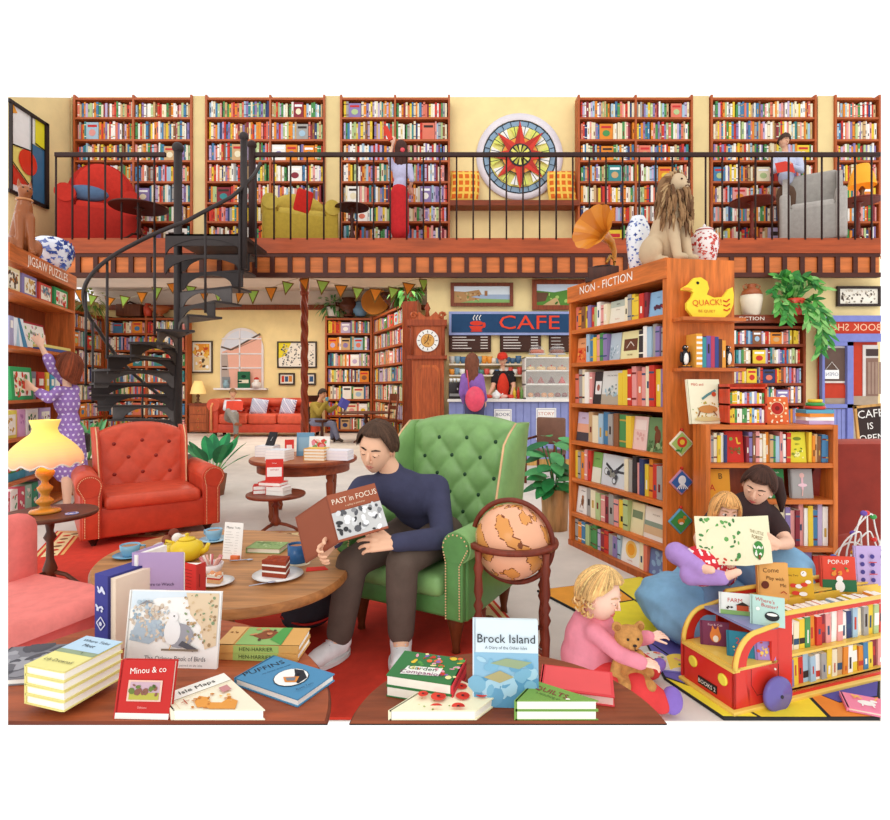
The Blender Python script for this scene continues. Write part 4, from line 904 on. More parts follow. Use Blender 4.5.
a.sph((0,.0,.5),(.1,.07,.11),LM); a.build('mane',t)
# end panel: ledges
EL=(1.579,4.0); ER=(2.1,4.08); EM,EW=frame2(EL,ER)
a=MB('wood'); a.b2((.0,-.012,0),(EW,.0,2.375),'#d4722f',m=EM); o=a.build('end_panel'); o.parent=bpy.data.objects['tall_bookcase']; o.matrix_parent_inverse=bpy.data.objects['tall_bookcase'].matrix_basis.inverted()
def ledge(z,x0,x1,name='ledge'):
    t_=bpy.data.objects['tall_bookcase']; a=MB('woodx'); a.b2((x0,-.15,z-.025),(x1,-.012,z),'#c86a30',m=EM); o=a.build(name); o.parent=t_; o.matrix_parent_inverse=t_.matrix_basis.inverted()
z1=VZ(318,3.95); z2=VZ(368,3.95); ledge(z1,.04,EW-.01); ledge(z2,.04,EW-.01)
# duck sign
t=thing('duck_sign','flat yellow wooden duck sign on the upper ledge of the bookcase end','sign',EM@T(.07,-.09,z1)@RX(86))
dk=[(10,0),(4,8),(4,14),(9,20),(11,25),(8,26.5),(0,27),(.5,29),(7,33),(12,39),(19,40),(25,36),(26.5,29),(24,23),(31,20),(40,21),(46,29),(50,31),(51,24),(50,14),(46,5),(40,0)]
dk=[(x*.0078,y*.0072) for x,y in dk]
a=MB('matte'); a.prism(dk,-.012,.012,'#f2d63c'); a.build('board',t)
a=MB('matte'); a.art(T(0,0,.0125),.4,.3,[('c',.3,.82,.028,'#2a2420'),('p',[(.0,.645),(.13,.63),(.2,.66),(.12,.7),(.01,.7)],'#e8963a')],e=.0015); a.text('QUACK!',T(.185,.105,.016)@RZ(3),.06,'#d9552a','matte',1.0); a.text('BE QUIET',T(.18,.045,.016),.026,'#c9692a','matte',1.2)
for k in range(3): a.tube([(.31,.06+k*.032,.014),(.335,.052+k*.032,.014),(.36,.068+k*.034,.014)],.005,'#d9552a',n=6,f='matte')
a.build('markings',t)
# penguin bookends + six books on the lower ledge
def penguin(label,x,yaw):
    t=thing('penguin_bookend',label,'bookend',EM@T(x,-.085,z2)@RZ(yaw)@SC(.95,.95,.95)); a=MB('gloss')
    a.b2((-.035,-.04,0),(.035,.04,.012),'#3a2a24'); a.sph((0,0,.075),(.03,.028,.062),'#232022'); a.sph((0,-.012,.07),(.021,.02,.048),'#f2efe8'); a.sph((0,0,.148),(.022,.022,.022),'#232022'); a.cyl((0,-.015,.148),(0,-.042,.144),.006,'#e0902a',r2=.001)
    for q in(-1,1): a.sph((q*.031,0,.08),(.008,.016,.042),'#232022'); a.sph((q*.014,-.025,.014),(.013,.02,.006),'#e0902a'); a.sph((q*.009,-.019,.154),(.004,.003,.004),'#fff')
    a.build('figure',t)
penguin('black and white penguin bookend at the left of the lower ledge',.095,-10); penguin('black and white penguin bookend at the right of the lower ledge',.42,10)
xx=.14
for i,(cn,w,h,nm) in enumerate([('#e8a23c',.048,.235,'orange and white striped book, tallest of the ledge books'),('#3f8f93',.03,.21,'teal book on the lower ledge beside the striped book'),('#6a5aa0',.034,.22,'violet book on the lower ledge'),('#b8405a',.03,.22,'crimson book in the middle of the lower ledge'),('#3b4a86',.03,.215,'dark blue book on the lower ledge'),('#5a3424',.026,.2,'dark brown book on the lower ledge'),('#e39a3c',.028,.19,'short orange book beside the right penguin bookend')]):
    a=MB('book'); one_book(a,ID,-w/2,0,w*.95,h,.12,cn,0,0,i>0)
    if i==0:
        for k in range(6): a.geo([(-w*.45,-.0015,.02+k*.036),(w*.45,-.0015,.02+k*.036),(w*.45,-.0015,.036+k*.036),(-w*.45,-.0015,.036+k*.036)],[(0,1,2,3)],'#f6efe2','book')
    o=a.build('book'); o.matrix_basis=EM@T(xx+w/2,-.145,z2+.001); tag(o,nm,'book','books on the ledge of the bookcase end'); xx+=w
# diamond tiles
def tile(label,u,v,sz,bg,rim,shapes):
    dd=4.0; c=Vector((UX(u,dd),dd,VZ(v,dd))); x=(c.x-EL[0])/(EW)*1; m=EM@T((c.x-EL[0]),-.016,c.z)@RX(90)@RZ(45)
    t=thing('painted_tile',label,'picture',m); a=MB('matte'); s=sz/F*dd; a.box((0,0,0),(s,s,.018),rim,bev=.008); a.build('board',t)
    a=MB('matte'); a.art(T(-s/2,-s/2,.0095)@ID,s,s,[('r',.08,.08,.92,.92,bg)]); a.M=RZ(-45); a.art(T(0,0,.012),s,s,shapes); a.build('painting',t)
    a=MB('gloss'); a.sph((s*.52,s*.52,.01),(.012,.012,.012),'#c9301f'); a.build('pin',t)
tile('diamond tile with a red flower on the bookcase end, topmost of three',681,443.5,19,'#a8c46a','#efe6c8',[('c',0,.08,.28,'#d9402c'),('c',0,.08,.14,'#f2c53c'),('l',[(0,-.2),(-.1,-.45)],.06,'#3f8a3c'),('e',-.25,-.35,.14,.06,'#3f8a3c')])
tile('diamond tile with a white octopus on blue on the bookcase end, middle of three',681,482,19,'#3f66a8','#c88aa0',[('e',0,.12,.22,.24,'#f2f2f4')]+[('l',[(0,0),(-.3+.12*k,-.35)],.05,'#f2f2f4') for k in range(6)])
tile('diamond tile with an orange fox on green on the bookcase end, lowest of three',680,521,19,'#4a9a4a','#6aa8c8',[('e',0,0,.2,.16,'#e08a2c'),('e',.2,.2,.1,.1,'#e08a2c'),('e',0,-.1,.12,.07,'#fbf3e6')])
# ================= low children's bookcase =================
dl=3.72; x0,x1=UX(706,dl),UX(838,dl); LH=VZ(425,dl); Wl=x1-x0
zz=[.06,VZ(548,dl),VZ(500,dl),VZ(463.5,dl),LH]
t,LM_,_=case('low_bookcase','low orange-brown children\'s bookcase behind the blue beanbag',(x0,dl),(x1,dl),0,LH,.2,zz,[],col=OW,bcol='#8a3c1a',th=.03,books=False)
g='books on the low children\'s bookcase'
fx=lambda u:UX(u,dl)-x0
row(LM_,.03,Wl-.03,zz[3]+.001,zz[4]-zz[3]-.03,['pink','grey','cream','yellow','white','navy',dict(F=.13,c='#cf3326',h=.93,art=[('l',[(.62,.8),(.68,.6),(.85,.62)],.09,'#f0c040'),('c',.3,.75,.1,'#8aa84a'),('n',3,12,.15,.15,.85,.45,.09,['#f2e6c8','#8a5a2a','#5a8a3c'])],label='red picture book with fruit facing out on the top shelf of the low bookcase'),'maroon','violet','brown','pink','white','cream','orange','tan','green','pale blue','pink','white','red',dict(F=.125,c='#e5da3c',h=.9,art=[('e',.5,.78,.25,.06,'#7a8a2a'),TXT('EEK!',.5,.6,.06,'#4a4a1a'),('n',4,18,.2,.15,.8,.5,.08,['#8a9a2a','#f4f0a0','#5a6a1a'])],label='yellow green picture book facing out on the top shelf of the low bookcase'),'yellow','orange','tan','brown','blue','blue'],'the top shelf of the low bookcase',g,seed=31,dp=.17)
sp=[dict(F=fx(735)-fx(709),c='#e59a2c',h=.92,art=[TXT('A',.25,.35,.24,'#c9301f'),TXT('B',.6,.75,.2,'#2a2420')],label='orange A B alphabet book behind the reading mother'),dict(F=fx(790)-fx(767),c='#2f7a3f',h=.92,art=[TXT('BADMINTON',.5,.88,.05,'#f2efe0'),('e',.5,.5,.3,.18,'#d9707a'),('c',.6,.42,.14,'#3a2420'),('c',.3,.08,.08,'#f2efe0'),('c',.7,.08,.08,'#f2efe0')],label='green picture book facing out right of the reading mother'),dict(F=fx(819)-fx(796),c='#a9a5a2',h=.92,art=[('c',.5,.78,.12,'#e8b8b0'),('l',[(.5,.7),(.5,.3)],.1,'#e8b8c0'),('e',.5,.45,.22,.06,'#f0c8d0'),('l',[(.5,.3),(.45,.08)],.05,'#e8b8b0')],label='grey picture book with a pink ballerina on the low bookcase')]
for s,u in zip(sp,(709,767,796)): row(LM_,fx(u),fx(u)+s['F']+.005,zz[2]+.001,zz[3]-zz[2]-.03,[s],'',g,seed=1)
row(LM_,.03,Wl-.03,zz[1]+.001,zz[2]-zz[1]-.03,['red','green','white','navy','orange','tan','blue','violet','red','blue','violet','red','orange','tan','cream','violet','pink','maroon','pink','white','yellow','blue','lilac','white'],'the third shelf of the low bookcase',g,seed=33,dp=.17,hb=.9)
row(LM_,.03,Wl-.03,zz[0]+.001,zz[1]-zz[0]-.03,['red','green','white','navy','orange','tan','blue','violet','red','blue','violet','red','orange'],'the bottom shelf of the low bookcase',g,seed=34,dp=.17,hb=.9)
# things on the low bookcase
def coverbook(label,M,w,h,th,col,art,lean=0,name='book',cat='book',grp=None,pages='#f3ead6',spine=None):
    b=thing(name,label,cat,M,grp); a=MB('paper'); a.b2((.006,.006,-th+.004),(w-.004,h-.006,-.004),pages); a.build('pages',b)
    a=MB('book'); a.b2((0,0,-.004),(w,h,0),col); a.b2((0,0,-th),(w,h,-th+.004),col); a.b2((-.004,0,-th),(.006,h,0),spine or col)
    a.art(T(0,0,0),w,h,art,'book'); a.build('cover',b); return b
zt=LH
coverbook('big pale picture book with a running child leaning against the tall bookcase',T(UX(684,3.9)+.02,3.83,zt+.001)@RZ(8)@RX(80),.24,.31,.02,'#f1ebcb',[('n',2,30,.05,.05,.95,.5,.03,['#e8c060','#c9a04a','#8aa84a']),TXT('MEG and',.3,.88,.06,'#c9402c'),('l',[(.4,.55),(.6,.65),(.85,.75)],.07,'#5a8a8a'),('c',.78,.66,.07,'#c9502c'),('e',.55,.32,.3,.09,'#c98a4a'),('l',[(.3,.28),(.22,.16)],.04,'#8a5a2a'),('l',[(.7,.28),(.8,.18)],.04,'#8a5a2a'),('e',.5,.1,.4,.05,'#d8c48a')])
# red rack of small books
rw=UX(762,3.75)-UX(723,3.75); rh=VZ(384,3.8)-zt; t=thing('book_rack','small red wooden rack of tiny books on the low bookcase','rack',(UX(723,3.8)+.01,3.8,zt))
a=MB('wood'); 
for x in(0,rw-.012): a.b2((x,-.05,0),(x+.012,.09,rh),'#cf4426')
for z in(0,rh*.47,rh*.88): a.b2((0,-.05,z),(rw,.09,z+.012),'#cf4426')
a.b2((0,.08,0),(rw,.09,rh),'#b0371c'); a.build('frame',t)
rd=random.Random(8)
for k,(z,hh) in enumerate(((.012,rh*.4),(rh*.47+.012,rh*.34))):
    n=14
    for i in range(n): a=MB('book'); c=rd.choice(['#f2ece0','#e8c23a','#8ab0d0','#5a9a5a','#d05a4a','#f4f0ea','#b0a0c8']); one_book(a,ID,.016+i*(rw-.03)/n,z,(rw-.03)/n*.94,hh*rd.uniform(.75,.92),.09,c,-.04,0,True,rd); o=a.build('tiny_book',t)
coverbook('red-orange book with a dark red sun pattern standing on the low bookcase',T(UX(770,3.75),3.79,zt+.001)@RX(84),.155,.185,.02,'#e06a34',[('c',.5,.58,.3,'#f2d0a0'),('c',.5,.58,.27,'#b8281f'),('c',.5,.58,.1,'#7a1812')]+[('c',.5+.38*cos(k*PI/5),.58+.32*sin(k*PI/5),.05,'#f6dcb0') for k in range(10)]+[('n',1,6,.1,.05,.9,.15,.05,['#f2e6c8'])])
yy=0
for i,(c,nm) in enumerate([('#c8b0d8','lilac'),('#f2f0ea','white'),('#e8903a','orange'),('#5aa0b8','blue')]):
    a=MB('book'); a.b2((-.09,-.06,0),(.09,.07,.024),c); a.b2((-.085,-.055,.004),(.092,.065,.02),'#f3ead6'); o=a.build('book'); o.matrix_basis=T(UX(815,3.83),3.83,zt+.001+i*.0245)@RZ(random.Random(i).uniform(-8,8)); tag(o,nm+' book lying in the small stack under the coloured rings','book','small stack on the low bookcase')
t=thing('ring_toy','toy tower of red, green and yellow rings on the small book stack','toy',(UX(815,3.83),3.83,zt+.101))
for i,(c,r) in enumerate((('#d03a2a',.065),('#3f9a4a',.058),('#f0c53a',.046))): a=MB('gloss'); a.lathe([(r*.3,0),(r*.9,.0),(r,.011),(r*.9,.022),(r*.3,.022)],c,m=T(0,0,i*.023),n=24); a.build('ring',t)
# ================= cafe =================
dc=10.5; X=lambda u,d_=dc:UX(u,d_); Z=lambda v,d_=dc:VZ(v,d_)
x0,x1=X(449),X(640)
t=thing('cafe_counter','long cafe counter with blue boarded front and pale top','counter',(x0,dc,0)); zc_=Z(399)
a=MB('wood'); a.b2((0,0,0),(x1-x0,.5,zc_-.05),'#8088bb')
k=0
while k*.14<x1-x0: a.b2((k*.14,-.012,.12),(k*.14+.125,0,zc_-.06),'#8d94c6','matte'); k+=1
a.b2((0,-.02,0),(x1-x0,0,.12),'#c79a55'); a.build('front',t)
a=MB('gloss'); a.b2((-.03,-.08,zc_-.05),(x1-x0,.55,zc_),'#efe8df'); a.build('worktop',t)
def sign_(label,u0,v0,u1,v1,d_,bg,fc,fw,shapes,name='sign',cat='sign',th=.06):
    a0,b0=UX(u0,d_),VZ(v1,d_); w=UX(u1,d_)-a0; h=VZ(v0,d_)-b0; t=thing(name,label,cat,(a0,d_,b0))
    a=MB('matte'); a.b2((0,0,0),(w,th,h),fc); a.build('frame',t)
    a=MB('matte'); a.b2((fw,-.008,fw),(w-fw,0,h-fw),bg); a.art(T(0,-.009,0)@RX(90),w,h,shapes,e=.002); a.build('board',t); return t
ds=11.2; uu=lambda u:(u-449)/(575-449)
cup=[('p',[(uu(469),.38),(uu(484),.38),(uu(481),.2),(uu(472),.2)],'#d9402c'),('e',uu(476.5),.5,.052,.1,'#d9402c'),('r',uu(471),.14,uu(482),.19,'#d9402c'),('e',uu(484),.42,.012,.12,'#d9402c')]+[('l',[(uu(474+3*k),.62),(uu(473+3*k),.72),(uu(475+3*k),.85)],.006,'#f2efe8') for k in range(3)]
sign_('dark blue CAFE sign with a red steaming cup above the counter',449,311.5,575,335,ds,'#24466b','#98a3cf',.05,cup+[TXT('CAFE',uu(529),.5,.62,'#e5482f',0,1.35)])
def chalk(label,u0,v0,u1,v1,seed,lines):
    sh=[('l',[(.08,1-(k+1)/(lines+1.3)),(.08+random.Random(seed+k).uniform(.3,.55),1-(k+1)/(lines+1.3))],.02,'#e6ddd4') for k in range(lines)]+[('l',[(.75,1-(k+1)/(lines+1.3)),(.92,1-(k+1)/(lines+1.3))],.02,'#e6ddd4') for k in range(lines)]
    sign_(label,u0,v0,u1,v1,11.25,'#4a3028','#3a221a',.02,sh,'menu_board','sign',.03)
chalk('brown menu chalkboard under the red cup of the cafe sign',449,334.5,491,352,1,5)
chalk('brown menu chalkboard under the letters of the cafe sign',500,334.5,541,352,7,5)
chalk('brown menu chalkboard partly behind the cake display, rightmost',549,334.5,575,352,3,4)
# back shelves with cups
t=thing('cup_shelf','pale wall shelves stacked with cups behind the cafe counter','shelf',(X(449,11.2),11.2,0))
for v in(364,375): a=MB('matte'); a.b2((0,-.18,VZ(v,11.2)-.03),(UX(530,11.2)-UX(449,11.2),.1,VZ(v,11.2)),'#e9ddc8'); a.build('board',t)
rd=random.Random(5); cc=['#7d98a8','#f2efe8','#e8963a','#4a6a8a','#c9c4ba','#d8574a','#5a8a7a','#e8dccb']
for v in(364,375):
    u=452
    while u<528:
        a=MB('gloss'); c=rd.choice(cc); h=rd.uniform(.1,.16); a.lathe([(.03,0),(.055,h*.4),(.06,h)],c,n=12,m=T(UX(u,11.12),11.1,VZ(v,11.2))); a.sph((UX(u,11.12)+.06,11.1,VZ(v,11.2)+h*.5),(.025,.01,.03),c); o=a.build('cup'); tag(o,'small %s cup on the %s cafe wall shelf, %d cups from the left'%({'#7d98a8':'grey-blue','#f2efe8':'white','#e8963a':'orange','#4a6a8a':'blue','#c9c4ba':'grey','#d8574a':'red','#5a8a7a':'green','#e8dccb':'cream'}[c],'upper' if v==364 else 'lower',int((u-452)/4.2)+1),'cup','cups on the cafe shelves'); u+=rd.uniform(4.2,5.8)
# coffee machine
t=thing('coffee_machine','black coffee machine at the left end of the cafe counter','machine',(X(455),dc+.3,zc_))
a=MB('gloss'); a.b2((-.12,-.15,0),(.14,.15,.32),'#2c2526',bev=.02); a.b2((-.1,-.17,.05),(.12,-.14,.1),'#8a8684'); a.build('body',t)
for k in range(3): a=MB('gloss'); a.lathe([(.025,0),(.035,.07)],'#f2f0ea',m=T(-.07+.07*k,-.02,.32),n=10); a.build('stacked_cup',t)
a=MB('metal'); a.tube([(.05,-.15,.2),(.05,-.2,.18)],.012,'#cfc9c4'); a.build('spout',t)
for i,(u,h,c,nm) in enumerate(((452,.34,'#d8d2c0','pale'),(456.5,.4,'#a8824a','tan'))): a=MB('gloss'); a.lathe([(.04,0),(.04,h*.6),(.015,h*.75),(.015,h)],c,m=T(X(u),dc+.42,zc_+.4),n=10); 
# barista bits on the counter
a=MB('gloss'); a.M=T(X(497),dc+.15,zc_); a.lathe([(.05,0),(.085,.05),(.085,.1),(.03,.14),(.012,.17)],'#f4f1ec'); a.tube([(.08,0,.06),(.13,0,.1)],.012,'#f4f1ec'); tag(a.build('teapot'),'small white teapot on the cafe counter in front of the barista','teapot')
for i,(u,c,nm) in enumerate(((489,'#d9482c','red'),(505,'#e9b0a0','pink'),(511,'#d9402c','dark red'))):
    a=MB('gloss'); a.M=T(X(u),dc+.1,zc_); a.lathe([(.09,0),(.1,.012)],'#f2efe8'); a.sph((0,0,.045),(.07,.06,.04),c); tag(a.build('cake_plate'),nm+' cake on a white plate on the cafe counter '+('left of the teapot','right of the teapot','beside the cake display')[i],'cake')
for u,c,nm in((516,'#e8c33a','yellow'),(520,'#cf3a2a','red'),(523.5,'#7aa85a','green')): a=MB('gloss'); a.M=T(X(u),dc+.25,zc_); a.lathe([(.03,0),(.032,.14),(.012,.18),(.014,.22)],c,n=10); tag(a.build('bottle'),nm+' sauce bottle left of the cake display','bottle')
# display cabinet
xa,xb=X(525),X(640); zt5=Z(357); t=thing('cake_display','glass cake display cabinet of three shelves on the cafe counter','cabinet',(xa,dc+.02,zc_))
a=MB('matte'); 
for z in(0,.26,.52): a.b2((0,0,z),(xb-xa,.4,z+.025),'#ece6da')
a.b2((0,.38,0),(xb-xa,.4,zt5-zc_),'#e8e0d0'); a.b2((0,0,zt5-zc_-.02),(xb-xa,.4,zt5-zc_),'#f0ebe2'); a.b2((0,0,0),(.02,.4,zt5-zc_),'#e8e0d4'); a.build('shelving',t)
a=MB('glass'); a.b2((0.02,-.012,0),(xb-xa,-.004,zt5-zc_),'#fff'); a.build('glass_front',t)
rd=random.Random(11)
for k in range(3):
    for j in range(4 if k else 6):
        xx=.1+j*(.2 if k else .13)+.03; z=zc_+.26*k+.026; 
        c=[['#c9502c','#e8a25a','#8a3a1c'],['#b5543a','#d9402c','#7a2f1c'],['#e8b06a','#c9402c','#f0cf8a']][k][rd.randrange(3)]; a=MB('matte'); a.M=T(xa+xx,dc+.18,z)
        if k==1: a.lathe([(.08,0),(.03,.1),(.005,.14)],c,n=14); a.lathe([(.09,0),(.09,.008)],'#f4f0ea')
        elif k==2: a.lathe([(.09,0),(.09,.05),(.06,.07)],c,n=14); a.sph((0,0,.085),.02,'#c9301f')
        else: a.sph((0,0,.045),(.06,.06,.05),c); a.lathe([(.06,0),(.065,.008)],'#f4f0ea')
        tag(a.build('cake'),'%s on the %s shelf of the cafe display, %s from the left'%(('round bun','pointed pastry','round cake')[k],('bottom','middle','top')[k],ORD[j]),'cake','cakes in the cafe display')
for u in(537,557):
    M_=T(X(u,dc+.2),dc+.2,zt5); t=thing('cake_stand','glass domed cake stand on the display cabinet, '+('left one' if u==537 else 'right one'),'stand',M_)
    a=MB('gloss'); a.lathe([(.08,0),(.02,.02),(.02,.05),(.17,.06),(.17,.07)],'#dfe2ea'); a.build('base',t); a=MB('matte'); a.lathe([(.13,.07),(.13,.13),(.1,.15)],'#c9643c' if u==537 else '#8a4a30'); a.build('cake',t)
    a=MB('glass'); a.lathe([(.155,.07),(.155,.14),(.11,.21),(.02,.24)],'#fff'); a.sph((0,0,.25),.018,'#fff','glass'); a.build('dome',t)
for lab,u0,v0,u1,v1,ln in (('white BOOK CLUB poster on the blue counter front',494,409,511.5,440,('BOOK','CLUB')),('white STORY TIME poster on the blue counter front',536,408,556,440,('STORY','TIME'))):
    w=X(u1)-X(u0); h=Z(v0)-Z(v1); a=MB('paper'); a.b2((0,0,0),(w,.008,h),'#f5f2ec'); a.art(T(0,-.001,0)@RX(90),w,h,[('r',.05,.04,.95,.96,'#b9b4c4'),('r',.08,.06,.92,.94,'#f7f4ee'),TXT(ln[0],.5,.82,.11,'#5a5a7a' if u0<500 else '#c97a6a',0,1.1),TXT(ln[1],.5,.6,.1,'#5a5a7a' if u0<500 else '#c97a6a'),('r',.2,.15,.8,.4,'#d8e0e8')]); o=a.build('poster'); o.location=(X(u0),dc-.022,Z(v1)); tag(o,lab,'poster')
# framed pictures on the cafe wall
picture('framed coastal cliff landscape above the cafe sign, left picture',450.5,283,513,306.5,11.28,'#7a3a20',[('r',0,.45,1,1,'#dbe4ea'),('r',0,.2,1,.5,'#9fb0c8'),('p',[(0,.1),(0,.7),(.2,.66),(.45,.78),(.5,.5),(.3,.35),(.6,.2),(.5,0),(0,0)],'#b58a5c'),('p',[(.1,0),(.5,.25),(1,.2),(1,0)],'#8ab06a'),('r',.55,.42,.6,.72,'#a0704a'),('n',2,20,.05,.1,.45,.6,.02,['#8a5a34','#c9a878','#6a8a4a'])],fw=.07)
picture('framed green country landscape above the cafe sign, right picture, by the tall bookcase',532,280,600,310,11.28,'#8a3f20',[('r',0,.5,1,1,'#cfdbe8'),('p',[(0,0),(0,.7),(.3,.62),(.6,.78),(1,.6),(1,0)],'#5a8a3c'),('p',[(.1,0),(.3,.35),(.35,.35),(.4,0)],'#c8a878'),('p',[(0,.15),(.15,.2),(.2,.6),(0,.62)],'#6a4a38'),('n',6,26,.2,.1,.98,.6,.03,['#3f6a2c','#7aa84c','#a8c46a'])],fw=.09)
picture('framed grey sketch of a street on the right wall above the shop window',836,286.5,879.5,306.5,11.28,'#33241f',[('n',3,50,.05,.08,.95,.9,.03,['#6a5a50','#a09484','#4a3c34','#d8cbb8'])],fw=.05)
# fiction bookcase
d=10.9; xs=UX(733,d); zs=[.1]+[VZ(v,d) for v in (463,443,423,403,383,363.5,344,326)]; Hh=VZ(323,d)
t,_,_=case('bookcase','brown fiction bookcase against the right wall under the trailing plant',(UX(720,d),d),(UX(806,d),d),0,Hh,.3,zs,[],col='#8a3c1c',th=.05,seed=41,tk=(.03,.05),face=.06)
a=MB('woodx'); w=UX(806,d)-UX(720,d); a.b2((-.02,-.03,Hh),(w+.02,.3,VZ(315,d)),'#7d3316'); a.text('FICTION',T(w*.36,-.032,Hh+.08)@RX(90),.1,'#f2e8d8','paper',1.3); a.build('header',t)
ht=VZ(315,d)
t=thing('stoneware_jug','two-tone brown and cream stoneware jug on the fiction bookcase','jug',(UX(752,11),11.02,ht))
a=MB('gloss'); a.lathe([(.15,0),(.2,.3),(.2,.4)],'#efe0c8',n=24); a.lathe([(.2,.4),(.16,.5),(.08,.54),(.07,.58),(.09,.62)],'#a85a34',n=24); a.build('body',t)
for q in(-1,1): a=MB('gloss'); a.tube([(q*.13,0,.5),(q*.17,0,.58),(q*.1,0,.62),(q*.07,0,.57)],.016,'#b06a40'); a.build('handle',t)
t=thing('hanging_plant','leafy trailing plant spilling from the fiction bookcase down the wall','plant',(UX(792,11),10.95,ht))
a=MB('gloss'); a.lathe([(.14,0),(.2,.3),(.18,.32)],'#d0442c',n=20); a.build('pot',t)
rd=random.Random(17); a=MB('leaf')
stems=[[(0,0,.3),(-.3,-.1,.6),(-.5,-.15,.45)],[(0,0,.3),(-.1,-.1,.8),(-.1,-.15,.72)],[(0,0,.3),(.25,-.1,.6),(.5,-.15,.5)],[(0,0,.3),(.3,-.15,.3),(.55,-.2,-.1),(.5,-.22,-.55)],[(0,0,.3),(.35,-.2,.1),(.4,-.25,-.3),(.36,-.25,-.75)],[(0,0,.3),(-.2,-.2,.2),(-.3,-.25,-.15)],[(0,0,.3),(-.35,-.15,.35),(-.4,-.2,.05)],[(0,0,.3),(.1,-.2,.2),(.15,-.28,-.2)],[(0,0,.3),(.1,-.1,.75),(.3,-.15,.68)],[(0,0,.3),(-.2,-.12,.7),(-.38,-.15,.75)]]
for s in stems:
    s=[Vector(q) for q in s]; a.tube(s,.01,'#4a7a34',n=5)
    for p,q in zip(s,s[1:]):
        n=6
        for k in range(n):
            c=p+(q-p)*(k+.5)/n
            for sg in(-1,1):
                dr_=((q-p).normalized()+Vector((sg*rd.uniform(.6,1.1),rd.uniform(-.5,.2),rd.uniform(-.4,.4)))); leaf(a,c,dr_,(0,-1,.5),rd.uniform(.16,.24),.085,rd.choice(['#3f8f3c','#57a845','#86c06a','#2f7a34']),.15)
a.build('foliage',t)
# ---------- shop front seen through the right wall window
df=11.2; X=lambda u:UX(u,df); Z=lambda v:VZ(v,df); ox,oz=X(820),Z(481)
t=thing('shop_window','blue framed shop window in the right wall with reversed BOOK SHOP lettering','window',(ox,df,0)); XX=lambda u:X(u)-ox
BL='#8087c8'
a=MB('matte'); a.b2((XX(820),.02,Z(480)),(XX(878),.07,Z(334)),'#c4402a'); a.b2((XX(820),.0,Z(406)),(XX(878),.03,Z(396)),'#b09a84'); a.b2((XX(820),0,Z(480)),(XX(878),.03,Z(405)),'#b5a892'); a.b2((XX(821),0.005,Z(383)),(XX(848),.03,Z(345)),'#e6ddd2'); a.b2((XX(823),0,Z(381)),(XX(845),.02,Z(348)),'#6a544a'); a.b2((XX(823.5),-.01,Z(398)),(XX(846),.01,Z(385)),'#c4402a')
a.b2((XX(863),0,Z(396)),(XX(878),.02,Z(345)),'#dcd4cc'); a.b2((XX(866),-.01,Z(396)),(XX(878),.01,Z(358)),'#8a6a5c'); a.b2((XX(866),-.01,Z(356)),(XX(878),.01,Z(349)),'#4a3a38')
for k in range(4): a.b2((XX(867.5+3.6*k),-.015,Z(394)),(XX(870+3.6*k),-.01,Z(362)),'#a08474')
a.b2((XX(824),-.012,Z(381)),(XX(824),-.011,Z(380)),'#fff'); a.build('view',t)
a=MB('matte'); a.b2((XX(820),-.08,Z(322)),(XX(878),.05,Z(316)),BL); a.b2((XX(820),-.06,Z(334)),(XX(878),.05,Z(322)),'#c23c28'); a.b2((XX(820),-.08,Z(342)),(XX(878),.05,Z(334)),BL); a.text('BOOK SHOP',T((XX(826)+XX(900))/2,-.062,Z(328))@RX(90)@SC(-1,1,1),.2,'#f0b08a','paper',1.0) if 0 else None
gx=XX(820)
a.text('SHOP',T(XX(834.5),-.062,Z(328))@RX(90)@SC(-1,1,1),.2,'#f2c3a0','paper',1.0); a.text('BOOK',T(XX(865),-.062,Z(328))@RX(90)@SC(-1,1,1),.2,'#f2c3a0','paper',1.0); a.build('fascia',t)
a=MB('matte')
for u0,u1,v0,v1 in((845,851,342,480),(820,822.5,342,480),(822,851,342,346),(822,851,404,408),(820,851,462,466)): a.b2((XX(u0),-.07,Z(v1)),(XX(u1),.03,Z(v0)),BL)
for k in range(5): a.b2((XX(823+4.4*k),-.03,Z(461)),(XX(826.8+4.4*k),.0,Z(409)),'#8a90cc')
a.build('door_frame',t)
a=MB('paper'); a.b2((XX(824),-.03,Z(379)),(XX(838),-.025,Z(370)),'#f7f5f0'); a.text('OPEN',T(XX(831),-.032,Z(374.5))@RX(90)@SC(-1,1,1),.1,'#8a8aa0'); a.tube([(XX(824.5),-.027,Z(370)),(XX(831),-.027,Z(362)),(XX(837.5),-.027,Z(370))],.008,'#e8e0d8',n=4); a.build('open_sign',t)
a=MB('matte'); a.b2((X(806),df-.04,0),(k1*df,df-.0,Z(480)),'#e2cf9a'); struct(a,'trim_sill')
# brown armless cafe chair
t=thing('cafe_chair','brown leather cafe chair by the blue counter, left of the tall bookcase','chair',T(UX(545,8.6),8.6,0)@RZ(-35))
for q in(-1,1):
    for r_ in(-1,1): a=MB('wood'); a.cyl((q*.22,r_*.22,0),(q*.22,r_*.22,.45 if r_<0 else .95),.02,'#6a2f1c'); a.build('leg',t)
    a=MB('wood'); a.tube([(q*.25,.22,.68),(q*.25,-.18,.66),(q*.24,-.2,.45)],.02,'#6a2f1c'); a.build('armrest',t)
a=MB('leather'); a.box((0,0,.46),(.5,.5,.08),'#6b4636',bev=.03); a.build('seat',t); a=MB('leather'); a.box((0,.22,.78),(.48,.07,.42),'#7a5544',bev=.03); a.build('backrest',t)
